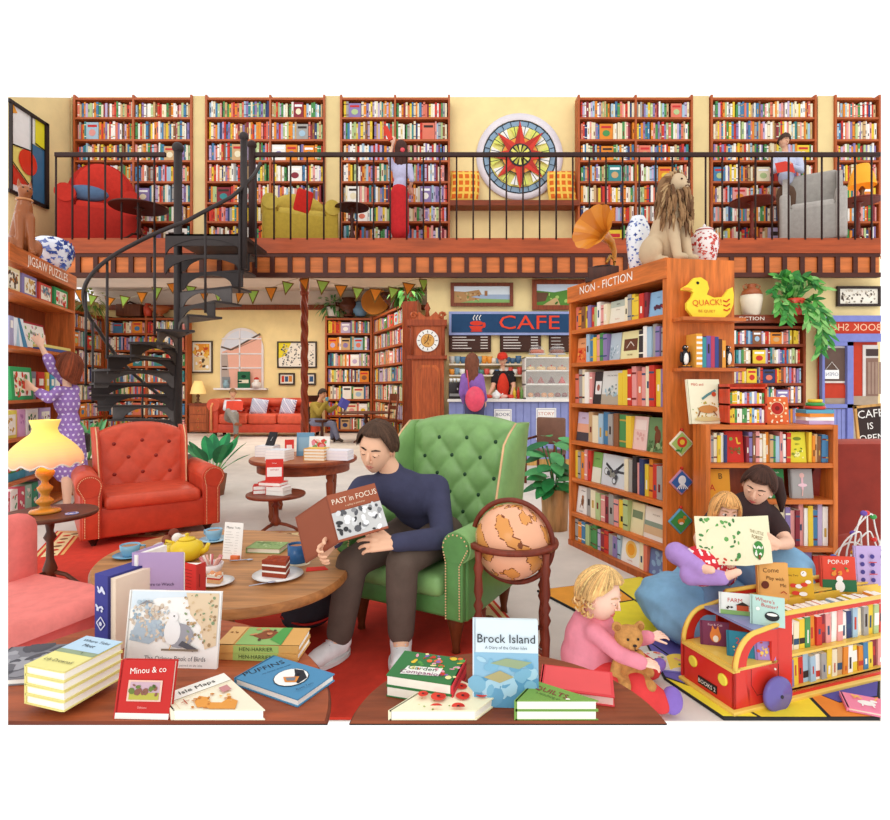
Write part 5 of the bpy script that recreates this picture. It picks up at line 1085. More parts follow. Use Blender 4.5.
# rubber plant in wicker pot
pl=Vector((UX(557,5.75)-.02,5.75,0)); t=thing('potted_plant','large-leaved green plant in a wicker pot left of the tall bookcase','plant',pl)
a=MB('wood'); a.lathe([(.125,0),(.145,.42),(.13,.42),(.12,.38)],'#b98a58',n=28)
a.build('pot',t); a=MB('leaf'); rd=random.Random(12)
for i in range(34):
    A=rd.uniform(0,2*PI); hz=rd.uniform(.42,.95); r_=rd.uniform(.03,.16); b=Vector((cos(A)*r_*.6-.04,sin(A)*r_,hz)); dr_=Vector((cos(A)-.15,sin(A)*.8-.2,rd.uniform(-.35,.5))); leaf(a,b,dr_,(0,-.4,1),rd.uniform(.2,.3),.13,rd.choice(['#2f8a4a','#3f9a52','#1f6e3c','#5cb06a']),.25); 
for k in range(5): a.tube([(0,0,.35),(cos(k)*.05,sin(k)*.05,.6),(cos(k)*.1-.03,sin(k)*.08,.85)],.008,'#3a7a3a',n=5)
a.build('foliage',t)
# ================= jigsaw puzzle bookcase =================
PL=(-4.526,5.8); PR=(-5.02,7.6); JW='#c96a30'
zs=[.06,.45,.91,1.32,1.9,2.49]
t,JM,JL=case('puzzle_bookcase','tall orange-brown bookcase of jigsaw puzzle boxes at the far left',PL,PR,0,2.79,.36,zs,[],col=JW,bcol='#8a3f1e',th=.035,books=False,sides=(0,1))
a=MB('woodx'); a.b2((0,-.015,2.78),(JL+.01,.36,2.96),JW); a.text('JIGSAW PUZZLES',T(JL*.53,-.017,2.87)@RX(90),.15,'#fbf3e6','paper',1.0); a.build('header',t)
a=MB('wood'); a.b2((0,.32,0),(.03,.36,2.79),JW); a.build('side_panel',t)
def pbox(label,x,z,w,h,th,col,art,y=.05,lean=0,grp='jigsaw puzzle boxes',yaw=0):
    M_=JM@T(x,y,z+.001)@RZ(yaw)@RX(90-lean); b=thing('puzzle_box',label,'box',M_,grp)
    a=MB('paper'); a.b2((0,0,-th),(w,h,0),col,bev=.004); a.art(T(0,0,.001),w,h,art,'paper'); a.build('lid',b)
    a=MB('paper'); a.b2((.004,.004,-th-.01),(w-.004,h-.004,-th),'#e8dccb'); a.build('tray',b)
def pic(seed,cols,n=26): return [('r',.12,.12,.88,.85,'#f2ead6'),('n',seed,n,.16,.16,.84,.8,.07,cols)]
pbox('cream puzzle box with brown bird pictures on the top shelf',.03,zs[5],.36,.25,.1,'#efe2b0',pic(1,['#8a5a3a','#c98a4a','#5a4a3a']))
pbox('violet puzzle box with a brown tangled picture on the top shelf',.45,zs[5],.36,.24,.1,'#8a80b0',pic(2,['#7a4a2a','#c9a05a','#e8d8c0']))
pbox('red puzzle box with a pale picture on the top shelf',.88,zs[5],.36,.22,.1,'#c8483c',pic(3,['#c98a8a','#5a7a8a','#d8b090']))
pbox('green puzzle box with flowers, rightmost on the top shelf',1.32,zs[5],.44,.24,.1,'#3f9a5a',pic(4,['#c9402c','#8ab06a','#e8a0a0','#7a5a3a']))
pbox('yellow upright box at the left of the second puzzle shelf',.02,zs[4],.1,.34,.25,'#e8cf3c',[('n',4,6,.2,.2,.8,.9,.2,['#7a5a2a'])])
pbox('pale violet upright box beside the yellow one on the second puzzle shelf',.15,zs[4],.1,.32,.25,'#a8a4c4',[('r',.2,.6,.8,.85,'#f2efe8')])
pbox('white and blue tilted box under the reaching hand',.3,zs[4],.28,.33,.1,'#e8eef2',[('p',[(.5,1),(.7,1),(1,0),(.6,0)],'#4a86a8'),('p',[(0,0),(.3,0),(.45,.8)],'#a8c8d8')],lean=8)
pbox('dark red framed puzzle box with flowers and a script title',.72,zs[4],.62,.34,.06,'#a8303a',[('r',.06,.08,.94,.92,'#f4f0e6'),('n',7,26,.12,.15,.88,.85,.035,['#d98aa0','#6a9a5a','#8ab06a']),TXT('Wild flower',.5,.6,.12,'#4a4a5a')],lean=10,y=.12)
for k,(c,n_) in enumerate((('#4a5a94','navy'),('#e2cf7a','pale yellow'))): 
    a=MB('paper'); a.b2((0,0,0),(.8,.2,.035),c,bev=.004); o=a.build('puzzle_box'); o.matrix_basis=JM@T(.9+k*.01,.0,zs[4]+.001+k*.036-(.0)); tag(o,n_+' flat box lying before the dark red framed puzzle box','box','jigsaw puzzle boxes')
pbox('large green puzzle box with a garden picture held by the girl',.1,zs[3],.5,.36,.12,'#3a9a58',pic(9,['#c9402c','#e8d8a0','#7a4a2a','#5a8a4a'],40),y=.0,lean=4)
for k,(c,n_,w) in enumerate((('#8a8a92','grey',.09),('#c8382c','red',.13),('#e8c03c','yellow',.06),('#4a9ab8','blue',.08),('#f2efe8','white',.09))): pbox(n_+' upright box right of the large green puzzle box',.66+sum((.11,.15,.08,.1,.1)[:k])*1.6,zs[3],w*1.5,.32,.2,c,[('r',.2,.5,.8,.75,'#f2ead6')])
pbox('yellow puzzle box with a white panel on the fourth puzzle shelf',.02,zs[2],.3,.3,.1,'#e2cf5a',pic(13,['#c9a04a','#f4f0e6']))
pbox('pink puzzle box on the fourth puzzle shelf',.36,zs[2],.16,.3,.2,'#d8a4c4',[('n',3,8,.2,.2,.8,.8,.12,['#b87aa8'])])
pbox('white puzzle box with a green tree picture on the fourth shelf',.55,zs[2],.3,.3,.1,'#f2efe8',pic(15,['#3f7a4a','#5a5a5a','#a8c08a']))
pbox('lilac puzzle box on the fourth puzzle shelf',.9,zs[2],.3,.3,.1,'#b8a0c8',pic(16,['#7a4a3a','#d8c0d8']))
pbox('blue box with red fruit pictures, left on the fifth puzzle shelf',.02,zs[1],.5,.3,.1,'#4a94a8',[('r',.05,.3,.95,.9,'#4a8a3a'),('c',.25,.55,.13,'#d0342a'),('c',.6,.55,.15,'#d0342a'),('c',.85,.5,.1,'#d0342a'),('n',4,12,.1,.35,.9,.85,.03,['#f2e6c8'])])
pbox('blue and white puzzle box on the fifth puzzle shelf',.56,zs[1],.4,.33,.1,'#7ab0cc',pic(18,['#4a7a9a','#f2f0ea']))
pbox('green puzzle box on the fifth puzzle shelf behind the lamp',1.0,zs[1],.4,.32,.1,'#4a9a6a',pic(19,['#c9402c','#f2e6c8']))
for k,(c,n_) in enumerate((('#e88a94','pink'),('#f2ede4','white'),('#cf5a6a','rose'),('#a8ccb8','mint'),('#4a9a7a','green'),('#c9b0d0','lilac'))): pbox(n_+' upright box on the bottom puzzle shelf, '+ORD[k]+' from the left',.02+k*.17,zs[0],.15,.29,.2,c,[('n',k,9,.2,.15,.8,.85,.14,['#d05a4a','#f6efe2','#5a9a6a'])])
# cat statue, ginger jar
p=JM@Vector((.72,.15,2.961)); t=thing('cat_statue','sleek brown sitting cat statue on the puzzle bookcase','statue',T(p)@RZ(48)@SC(1.35,1.35,1.35))
a=MB('gloss'); CB='#9a5a34'
addblob(a,[('s',(0,.07,.12),(.1,.13,.12)),('c',(0,.06,.16),(0,-.04,.42),.095,.06),('c',(0,-.04,.42),(0,-.05,.5),.055,.045),('s',(0,-.07,.545),(.055,.065,.052)),('s',(0,-.12,.53),(.026,.03,.024)),('c',(-.035,-.05,.33),(-.04,-.09,.03),.04,.024),('c',(.035,-.05,.33),(.04,-.09,.03),.04,.024),('s',(-.04,-.11,.022),(.03,.045,.022)),('s',(.04,-.11,.022),(.03,.045,.022)),('s',(-.09,.0,.08),(.045,.11,.08)),('s',(.09,.0,.08),(.045,.11,.08)),('c',(-.035,-.05,.58),(-.045,-.04,.655),.022,.006),('c',(.035,-.05,.58),(.045,-.04,.655),.022,.006),('c',(.0,.19,.04),(.12,.12,.02),.02,.014)],CB,'gloss',.011,3)
for q in(-1,1): a.sph((q*.024,-.122,.56),(.01,.006,.006),'#2a1a14')
a.tube([(0,-.15,.53),(0,-.155,.523)],.006,'#3a2018'); a.build('body',t)
a=MB('gloss'); a.tube([(.055*cos(k*PI/8),-.045+.055*sin(k*PI/8),.475) for k in range(16)],.01,'#c98a5a',closed=True,n=6); a.build('collar',t)
jar('round blue and white porcelain jar on the puzzle bookcase',JM@Vector((1.55,.17,2.961)),.46,.26,'#e6e9f2',['#2f4590','#4a62ab','#7486c4'],7,False,'porcelain_jar')
# ================= lamp table =================
lt=Vector((UX(50,4.02),4.02,0)); ptable('pedestal_table','small round dark wood pedestal table carrying the brass lamp',lt,.3,.56,'#5c2f1c',leg=.028,base=.75)
t=thing('table_lamp','brass table lamp with a scalloped yellow and pink glass shade','lamp',(UX(45,4.0)+.0,4.0,.561))
a=MB('metal'); BR='#c07f2c'
a.lathe([(.095,0),(.1,.01),(.09,.022),(.04,.03),(.03,.05),(.055,.075),(.055,.09),(.03,.11),(.025,.13),(.045,.16),(.05,.18),(.025,.205),(.02,.225),(.055,.265),(.06,.285),(.05,.31),(.02,.33),(.015,.4)],BR,n=28,f='gloss'); a.build('base',t)
a=MB('lamp'); 
def shade(i,j):
    pr=[(.225,.345),(.235,.375),(.225,.42),(.19,.475),(.13,.53),(.085,.565),(.075,.6),(.088,.64),(.095,.66)]
    k=j*(len(pr)-1); q=min(int(k),len(pr)-2); fr=k-q; r=pr[q][0]+(pr[q+1][0]-pr[q][0])*fr; z=pr[q][1]+(pr[q+1][1]-pr[q][1])*fr
    A=2*PI*i; w=max(0,1-j*3); return (r*cos(A)*(1+.03*w*sin(A*12)),r*sin(A)*(1+.03*w*sin(A*12)),z+.012*w*cos(A*12))
a.surf(shade,96,20,lambda i,j: '#%02x%02x%02x'%(244,int(176+45*min(1,j*1.6)),int(140-30*min(1,j*2)+50*max(0,j-.7))),'lamp',None,True,cu=True); a.build('shade',t)
a=MB('cloth'); a.tube([shade(k/192,0) for k in range(192)],.006,'#e8e0d0',n=5,closed=True); a.build('fringe',t)
l=bpy.data.lights.new('lamp_bulb','POINT'); l.energy=2.5; l.color=(1,.8,.5); l.shadow_soft_size=.05; o=bpy.data.objects.new('lamp_bulb',l); C.objects.link(o); o.parent=t; o.location=(0,0,.46)
a=MB('paper'); a.lathe([(.042,0),(.042,.005)],'#8f93c4',n=24); a.art(T(0,0,.005),.04,.04,[('n',3,14,-.6,-.6,.6,.6,.2,['#d8daf0','#5a62a8'])]); o=a.build('coaster'); o.location=(UX(71,3.95),3.96,.561); tag(o,'round blue and white coaster on the lamp table','coaster')
# ================= armchairs =================
def tuftchair(name,label,M,W,Dp,H,seat,ah,col,dk,lt_,legc,nu,nv,deep=.03,wing=True,arch=.05,legh=.14,nail='#e8b98a',but=.016,rollr=.085,wingd=.42,binset=0):
    t=thing(name,label,'armchair',M)
    w2=W/2; aw=.16*W/1.0 if W>1 else .15
    yb=Dp/2
    a=MB('leather'); a.b2((-w2+.05,-yb+.03,legh),(w2-.05,yb-.03,seat-.1),col,bev=.025); a.build('base',t)
    a=MB('leather'); a.b2((-w2+aw,-yb-.0,seat-.13),(w2-aw,yb-.16,seat),lt_,bev=.05); a.build('seat_cushion',t)
    a=MB('leather'); hb=H-seat+.08
    bw=w2-.07-binset; w3=w2-binset
    def top(x): return H-arch*(abs(x)/bw)**2.2
    def fb(i,j):
        x=(-1+2*i)*bw; z0=seat-.06; z=z0+(top(x)-z0)*min(1,j/.9)
        tl=.10*(z-z0)/(H-z0)
        y=yb-.17+tl
        A=i*nu; B=min(1,j/.9)*nv
        puff=(abs(sin(PI*(A+B)/2)*sin(PI*(A-B)/2)))**.45 if deep else 0
        if j<=.9:
            e=min(1,min(i,1-i)*9,max(0,(1-j/.9))*7+.2)
            y-=deep*puff*e+.02
        else:
            q=(j-.9)/.1; y=y-.02+ .14*q*0+ (yb-.0+tl-(yb-.17+tl))*q ; z+=.03*sin(PI*q)
        return (x,y,z)
    a.surf(fb,nu*8,int(nv*9),lt_,'leather'); 
    # rear shell
    a.surf(lambda i,j:((-1+2*i)*bw,yb-.02+.10*j,seat*.6+(top((-1+2*i)*bw)-seat*.6)*j),12,6,col,'leather')
    for q in range(-0,nu+1):
        pass
    for jj in range(1,nv+1):
        for ii in range(0,nu+1):
            A,B=ii,jj
            if (ii+jj)%2==0 and 0<ii<nu and jj<nv:
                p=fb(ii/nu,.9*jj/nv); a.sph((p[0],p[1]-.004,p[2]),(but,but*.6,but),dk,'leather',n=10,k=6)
    a.build('backrest',t)
    if wing:
        for s in(-1,1):
            a=MB('leather'); z0=ah-.05-(.16 if binset else 0)
            def fw_(i,j,s=s):
                z=z0+(H-.02-z0)*j; ext=wingd*(1-.25*j)*(min(1,(1-j)*4+.25))**.5; tl=.10*(z-seat)/(H-seat)
                A=PI*i*2; yc=yb+tl-ext/2-.02; 
                return (s*(w3-.06)+.04*cos(A)*1.0*(1)+s*.02*j, yc-(ext/2+.03)*sin(A)*1.0, z-.06*(max(0,(yb-yc+ .0))*0))
            a.surf(fw_,24,14,lt_ ,'leather',None,True,cu=True); 
            a.geo([fw_(k/24,1) for k in range(24)],[tuple(range(24))],lt_)
            a.tube([fw_(.25,k/10) for k in range(11)],.007,nail,n=6); a.build('wing',t)
    for s in(-1,1):
        a=MB('leather'); x=s*(w2-aw/2)
        a.b2((x-aw/2+.01,-yb+.03,legh),(x+aw/2-.01,yb-.03,ah-.02),col,bev=.02)
        a.tube([(x+s*.015,-yb,ah-rollr*.55),(x+s*.015,yb-.06,ah-rollr*.55)],rollr,lt_,n=20)
        # front scroll panel
        a.tube([(x+s*.015,-yb-.012,ah-rollr*.55),(x+s*.015,-yb,ah-rollr*.55)],rollr*.9,col,n=20)
        a.b2((x-aw*.36,-yb-.005,legh+.01),(x+aw*.36,-yb+.04,ah-rollr*.8),col,bev=.01)
        a.build('armrest',t)
        a=MB('matte'); c_=Vector((x+s*.015,-yb-.016,ah-rollr*.55)); pts=[(x-s*aw*.28,-yb-.012,legh+.02),(x-s*aw*.28,-yb-.014,ah-rollr*1.5)]
        pts+=[c_+Vector((s*(-cos(R(k))*rollr*.85),0,sin(R(k))*rollr*.85)) for k in range(-20,200,20)]
        pts+=[(x+s*aw*.26,-yb-.014,ah-rollr*1.6),(x+s*aw*.26,-yb-.012,legh+.02)]
        pts=[Vector(p) for p in pts]
        for p,q in zip(pts,pts[1:]):
            L=(q-p).length; n=max(1,int(L/.014))
            for k in range(n): a.sph(p+(q-p)*k/n,.0048,nail,'matte',n=6,k=4)
        a.build('nail_trim',t)
    for s in(-1,1):
        for r_ in(-1,1):
            a=MB('wood'); x=s*(w2-.12); y=r_*(yb-.11)
            a.tube([(x,y,legh+.03),(x,y,legh*.95),(x,y,legh*.6),(x,y,legh*.2),(x,y,0)],[.05,.055,.036,.02,.026],legc,n=14); a.build('leg',t)
    return t
r_=R(36); FL=Vector((-3.24,4.95)); W_,D_=1.22,.95; rx=Vector((cos(r_),sin(r_))); fx_=Vector((sin(r_),-cos(r_))); c_=FL+rx*W_/2-fx_*D_/2
RC='#c2432c'
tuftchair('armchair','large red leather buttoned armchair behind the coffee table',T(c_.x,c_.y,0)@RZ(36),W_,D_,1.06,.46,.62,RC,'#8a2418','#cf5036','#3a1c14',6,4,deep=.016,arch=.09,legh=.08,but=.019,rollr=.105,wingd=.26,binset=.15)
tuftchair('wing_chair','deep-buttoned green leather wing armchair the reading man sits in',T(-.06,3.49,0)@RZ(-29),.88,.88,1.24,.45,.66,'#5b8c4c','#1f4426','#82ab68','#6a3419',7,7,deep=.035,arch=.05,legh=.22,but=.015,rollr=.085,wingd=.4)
# pink chair at the left edge
xc=k0*2.46
t=thing('pink_chair','coral pink upholstered chair cut off at the left edge','chair',T(-2.03,2.52,0)@RZ(68)); c0=t.matrix_basis.inverted(); 
def cutL(a): 
    n=c0.to_3x3()@Vector((-1,0,0)); a.cut(c0@Vector((xc-.08,0,0)),n)
a=MB('cloth'); a.box((0,0,.33),(.62,.66,.2),'#d9605a',bev=.06); a.build('base',t)
a=MB('cloth'); a.box((0,-.04,.455),(.66,.74,.09),'#ea8078',bev=.04); a.build('seat_cushion',t)
a=MB('cloth'); a.box((0,.26,.6),(.66,.16,.42),'#e5746c',bev=.07); a.build('backrest',t)
for q in(-1,1):
    for s in(-1,1):
        p=t.matrix_basis@Vector((q*.25,s*.25,0))
        if p.x>k0*p.y+.05: a=MB('wood'); a.cyl((q*.25,s*.25,0),(q*.25,s*.25,.25),.02,'#6a3419',r2=.03); a.build('leg',t)
# ================= tables =================
def rtable(name,label,c,Rr,h,top,edge,th=.04,apron=0,legs=4,leg=.03,cutd=None,pillar=None,lr=.75,turned=True,shear=0):
    t=thing(name,label,'table',(c[0],c[1],0)); 
    a=MB('woodx'); a.lathe([(Rr*.975,h-th),(Rr,h-th*.7),(Rr,h-.012),(Rr*.985,h)],edge,n=72,caps=True)
    for f_ in a.bm.faces:
        if all(v.co.z>h-.0005 for v in f_.verts):
            for l_ in f_.loops: l_[a.cl]=hexc(top)
    if shear:
        for v in a.bm.verts: v.co.x+=shear*v.co.y
    if cutd: a.cut((0,cutd-c[1],0),(0,-1,0))
    a.build('tabletop',t)
    if apron:
        a=MB('woodx'); a.lathe([(Rr*.86,h-th-apron),(Rr*.86,h-th)],edge,n=60,caps=False); a.lathe([(Rr*.84,h-th),(Rr*.84,h-th-apron)],edge,n=60,caps=False)
        if cutd: a.cut((0,cutd-c[1]+.03,0),(0,-1,0))
        a.build('apron',t)
    return t
# coffee table
CT=(UX(221,3.05),3.07); t=rtable('coffee_table','round light wood coffee table laid for tea',CT,.69,.5,'#b8804e','#a66a38',.05,.0,shear=-.26)
a=MB('wood'); a.lathe([(.2,.45),(.06,.42),(.05,.2),(.08,.12),(.28,.03),(.28,0)],'#9a5a30',n=24); a.build('pedestal',t)
# foreground tables: drop-fronted, standing at the near edge of the room slice
def fgtable(label,cx_,cy_,Rr,h,top,edge,cutd=1.598):
    t=rtable('round_table',label,(cx_,cy_),Rr,h,top,edge,.012,0,cutd=cutd,shear=-.3)
    a=MB('wood'); p0=Vector((0,min(Rr*.75,2.12-cy_),0)); a.tube([p0+Vector((0,0,h-.02)),p0+Vector((0,.02,h*.8)),p0+Vector((0,.06,.3))],[.06,.03,.04],edge,n=14); a.build('pedestal',t)
    for dx in(-.32,0,.32):
        a=MB('wood'); e=Vector((dx,2.6-cy_+(.05 if dx==0 else 0),.02)); a.tube([p0+Vector((0,.05,.32)),(p0+e)/2+Vector((0,0,.16)),e],[.03,.026,.02],edge,n=10); a.build('leg',t)
    return t
T1=(-.93,1.76); T2=(.18,1.565)
fgtable('dark brown round table at the near left, covered with books',T1[0],T1[1],.57,.5,'#a5522e','#7a361c')
# second one: keep its stand under what is visible
t=rtable('round_table','brown round table at the near centre, with the island book standing on it',T2,.455,.5,'#8a4426','#663018',.012,0,cutd=1.598)
a=MB('wood'); a.tube([(0,.36,.48),(0,.4,.4),(0,.46,.33)],[.05,.03,.03],'#5c2815',n=14); a.build('pedestal',t)
for dx in(-.2,.2): a=MB('wood'); a.tube([(0,.45,.34),(dx*.6,.75,.2),(dx,1.0,.02)],[.024,.02,.016],'#5c2815',n=10); a.build('leg',t)
# display table behind, and small one
c=(UX(304,6.42),6.42); t=rtable('display_table','round reddish wood display table with four turned legs and book stacks',c,.6,.66,'#b5673a','#8f4526',.05,.1)
for k in range(4):
    A=R(45+90*k+8); x,y=cos(A)*.44,sin(A)*.44; a=MB('wood'); a.lathe([(.045,.56),(.045,.46),(.03,.43),(.045,.4),(.04,.3),(.025,.1),(.035,.06),(.02,0)],'#8f4526',m=T(x,y,0),n=14); a.build('leg',t)
ptable('pedestal_table','small round pedestal table with stacked red books behind the red armchair',(UX(276,5.62),5.62,0),.29,VZ(493,5.62),'#7d3a20',leg=.03,base=.7)
# alcove reading table and chair
ptable('pedestal_table','dark round reading table in the alcove before the seated man',(UX(366,15.2),15.2,0),.75,VZ(412,15.2),'#5a2a18',leg=.05,base=.6)
def sidechair(label,M,col='#6a3018'):
    t=thing('dining_chair',label,'chair',M)
    for q in(-1,1): a=MB('wood'); a.cyl((q*.2,-.2,0),(q*.2,-.2,.45),.025,col); a.build('leg',t); a=MB('wood'); a.tube([(q*.2,.2,0),(q*.2,.2,.45),(q*.21,.26,1.0)],.025,col); a.build('leg',t)
    a=MB('wood'); a.box((0,0,.46),(.46,.46,.05),col,bev=.01); a.build('seat',t); a=MB('wood'); a.box((0,.25,.93),(.44,.03,.14),col); a.box((0,.23,.72),(.42,.025,.08),col); a.build('backrest',t)
sidechair('dark wooden chair right of the alcove reading table',T(UX(384,14.6),14.6,0)@RZ(-60)@SC(1.15,1.15,1.3))
sidechair('dark wooden chair the olive-jacketed man sits on',T(UX(322,15.0),15.0,0)@RZ(60)@SC(1.15,1.15,1.25),'#4a2214')
# ================= rug and play mat =================
rugp=[(UX(57,5.64),5.64),(-.2,5.64),(.31,3.885),(.63,2.62),(.63,2.445),(k0*2.445,2.445),(k0*3.6,3.6),(UX(30,4.72),4.72)]
def inset(P_,d):
    n=len(P_); out=[]
    for i in range(n):
        p0,p1,p2=Vector(P_[i-1]),Vector(P_[i]),Vector(P_[(i+1)%n]); e1=(p1-p0).normalized(); e2=(p2-p1).normalized(); n1=Vector((e1.y,-e1.x)); n2=Vector((e2.y,-e2.x)); b=(n1+n2); b=b/max(.3,b.length)*1.0; k=d/max(.4,b.normalized().dot(n1)); out.append(p1+b.normalized()*k)
    return [(p.x,p.y) for p in out]
a=MB('cloth'); a.prism(rugp,.001,.012,'#cf3a28')
tt=a.build('rug'); tag(tt,'large red rug with a patterned cream border under the armchairs','rug')
a=MB('cloth')
def band(i0,i1,col,z):
    A_,B_=inset(rugp,i0),inset(rugp,i1); 
    for k in (0,1,7,2): 
        j=(k+1)%len(rugp); a.geo([(A_[k][0],A_[k][1],z),(A_[j][0],A_[j][1],z),(B_[j][0],B_[j][1],z),(B_[k][0],B_[k][1],z)],[(0,1,2,3)],col)
band(.02,.045,'#e8c98a',.0135); band(.07,.19,'#ecd6a0',.0135); band(.21,.235,'#e8b06a',.0135)
A_=inset(rugp,.13)
for k in(0,1,7,2):
    p,q=Vector(A_[k]),Vector(A_[(k+1)%len(rugp)]); n=int((q-p).length/.13)
    for i in range(n): c=p+(q-p)*(i+.5)/n; a.lathe([(.038,0),(.036,.0)],'#c9402c',m=T(c.x,c.y,.0145),n=8) if 0 else a.geo([(c.x+.036*cos(w),c.y+.036*sin(w),.0145) for w in[2*PI*m/8 for m in range(8)]],[tuple(range(8))],'#c9402c' if i%2 else '#8a5a3a')
o=a.build('border'); o.parent=tt
t=thing('play_mat','foam play mat of yellow, orange, purple and green pieces under the bus','mat',(0,0,0))
def mt(pts,col,ground=True):
    a=MB('matte'); q=[G(u,v)[:2] for u,v in pts]; a.prism(q,.001,.014,'#2a2a2a'); ci=Vector((sum(p[0] for p in q)/len(q),sum(p[1] for p in q)/len(q)))
    q2=[tuple(ci+(Vector(p)-ci)*(1-.012/max(.05,(Vector(p)-ci).length))) for p in q]; a.prism(q2,.014,.0155,col); a.build('mat_piece',t)
mt([(537,592),(608,583),(634,602),(575,612)],'#f0a23c')
mt([(608,583),(700,570),(760,600),(634,602)],'#f2e04a'); mt([(575,612),(634,602),(690,640),(645,642)],'#f4e23e'); mt([(634,602),(760,600),(730,640),(690,640)],'#f2d93a')
mt([(645,642),(690,640),(740,660),(690,672)],'#6a60b0'); mt([(645,642),(690,672),(724,700.5),(664,680)],'#7468b8'); mt([(690,672),(740,660),(800,690),(724,700.5)],'#5a56a4'); 
mt([(664,680),(724,700.5),(760,720.8),(724,720.8)],'#f4e23e'); mt([(724,700.5),(800,690),(830,720.8),(760,720.8)],'#f2d93a'); mt([(740,660),(800,650),(800,690)],'#4a9a5a'); mt([(800,690),(880,664),(880,700),(838,706)],'#5d57a8'); mt([(800,690),(838,706),(880,700),(880,720.8),(830,720.8)],'#e98a34')
# ================= books and tea things =================
def art_pages(a,w,h): pass
CUTD=1.6
def flatbook(label,u,v,h0,yaw,w,h,th,col,art,n=1,grp=None,page='#efe7d6',spine=None,cut=False,jit=0,clean=True,name='book'):
    """lying book(s), centre seen at (u,v) on height h0+n*th; returns top frame"""
    c=G(u,v,h0+n*th); out=None
    for k in range(n):
        y=yaw+(random.Random(k*7+int(u)).uniform(-jit,jit) if k<n-1 else 0)
        M_=T(c.x,c.y,h0+.0008+k*(th+.0006))@RZ(y)@T(-w/2,-h/2,0)
        lb=label if k==n-1 else label.split('|')[0]
        b=thing(name,(label.split('|')[1] if '|' in label else label) if k==n-1 else (label.split('|')[0])%ORD[n-1-k] if '%' in label else label.split('|')[0],'book',M_,grp)
        inv=M_.inverted(); pl=(inv@Vector((0,CUTD,0)),inv.to_3x3()@Vector((0,-1,0)))
        cp=cut and min((M_@Vector((x,y_,0))).y for x in(0,w) for y_ in(0,h))<CUTD
        a=MB('paper'); a.b2((.003,.004,.0035),(w-.004,h-.004,th-.0035),page)
        if cp: a.cut(*pl)
        a.build('pages',b)
        a=MB('book'); a.b2((0,0,0),(w,h,.0035),col); a.b2((0,0,th-.0035),(w,h,th),col); a.b2((-.003,0,0),(.004,h,th),spine or col)
        if k==n-1: a.art(T(0,0,th),w,h,art,'book',.0006)
        if cp: a.cut(*pl)
        a.build('cover',b)
    return M_
def spinetext(M_,w,h,th,s,c,par=None): pass
TH=.5
# near left table
flatbook('grey photo book lying under the stack, at the left edge of the near left table',48,660,TH,8,.36,.24,.022,'#7c7a80',[('n',3,50,.05,.05,.95,.95,.09,['#6a686e','#8f8d93','#a5a3a8','#55535a']),('p',[(.75,0),(1,0),(1,1),(.8,1)],'#3a383e'),TXT('TIDE',.88,.5,.1,'#b8b6bc',90)],page='#f6f2ea',cut=True)
# (stack of four)
flatbook('pale yellow book in the stack of four at far left, %s from the top|top book of the left stack, yellow and blue, lettered Where Tides Meet',76,654,TH+.0235,-17,.15,.2,.028,'#e9dc8a',[('r',0,0,1,.48,'#efe694'),('r',0,.46,1,.56,'#9aa98a'),('r',0,.56,1,1,'#bcd6e8'),TXT('Where Tides',.5,.86,.075,'#3a4656',0,1.0),TXT('Meet',.5,.72,.085,'#2f3640'),TXT('Lily Drewnall',.5,.22,.075,'#4a4a3a'),('e',.66,.5,.015,.018,'#3a4a30')],n=4,grp='stack of four beach books',jit=1.5,cut=True,page='#fbf6ea')
# navy upright book (spine towards viewer-left)
def upright(label,u,v,h0,yaw,w,h,th,col,art,lean=0,spine_art=None,open_=0,page='#f3e6d4',name='book',grp=None,dd=None):
    p=G(u,v,h0); M_=T(p.x,p.y,h0+.001)@RZ(yaw)@RX(90-lean); b=thing(name,label,'book',M_,grp)
    a=MB('paper'); a.b2((.003,.003,-th+.004),(w-.004,h-.004,-.004),page); a.build('pages',b)
    a=MB('book'); a.b2((0,0,-.004),(w,h,0),col); a.b2((0,0,-th),(w,h,-th+.004),col); a.b2((-.004,0,-th),(.005,h,0),col)
    a.art(T(0,0,0),w,h,art,'book',.0007)
    if spine_art: a.art(T(-.004,0,-th)@RY(-90),th,h,spine_art,'book',.0007)
    a.build('cover',b); return b
b=upright('navy blue upright book with white marks on its spine, pages facing right',105,664,TH,58,.2,.25,.06,'#3f3f8f',[],spine_art=[('n',3,6,.2,.62,.8,.78,.13,['#dcdcf0']),('n',5,5,.2,.42,.8,.5,.12,['#dcdcf0']),('l',[(.5,.36),(.8,.27),(.5,.18),(.2,.27),(.5,.36)],.06,'#dcdcf0'),('c',.5,.27,.12,'#dcdcf0')],page='#f3dcc4') if 0 else None
p=G(106,648,TH); M_=T(p.x-.045,p.y,TH+.001)@RZ(-24)@RX(90); b=thing('book','navy blue upright book with white marks on its spine, left of the seabird book','book',M_)
a=MB('book'); a.b2((0,0,-.2),(.078,.27,-.004),'#3f3f8f'); a.b2((.075,0,-.2),(.079,.27,-.0),'#33337a'); a.art(T(0,0,-.003),.078,.27,[('n',3,7,.2,.72,.8,.82,.12,['#dcdcf0']),('n',5,6,.2,.52,.8,.58,.1,['#dcdcf0']),('l',[(.5,.44),(.8,.35),(.5,.26),(.2,.35),(.5,.44)],.06,'#dcdcf0'),('c',.5,.35,.1,'#dcdcf0')],'book'); a.build('cover',b)
a=MB('paper'); a.b2((.006,.004,-.205),(.072,.266,-.2),'#f3dcc4'); a.b2((.079,.0,-.19),(.105,.262,-.01),'#f3dcc4'); a.build('pages',b)
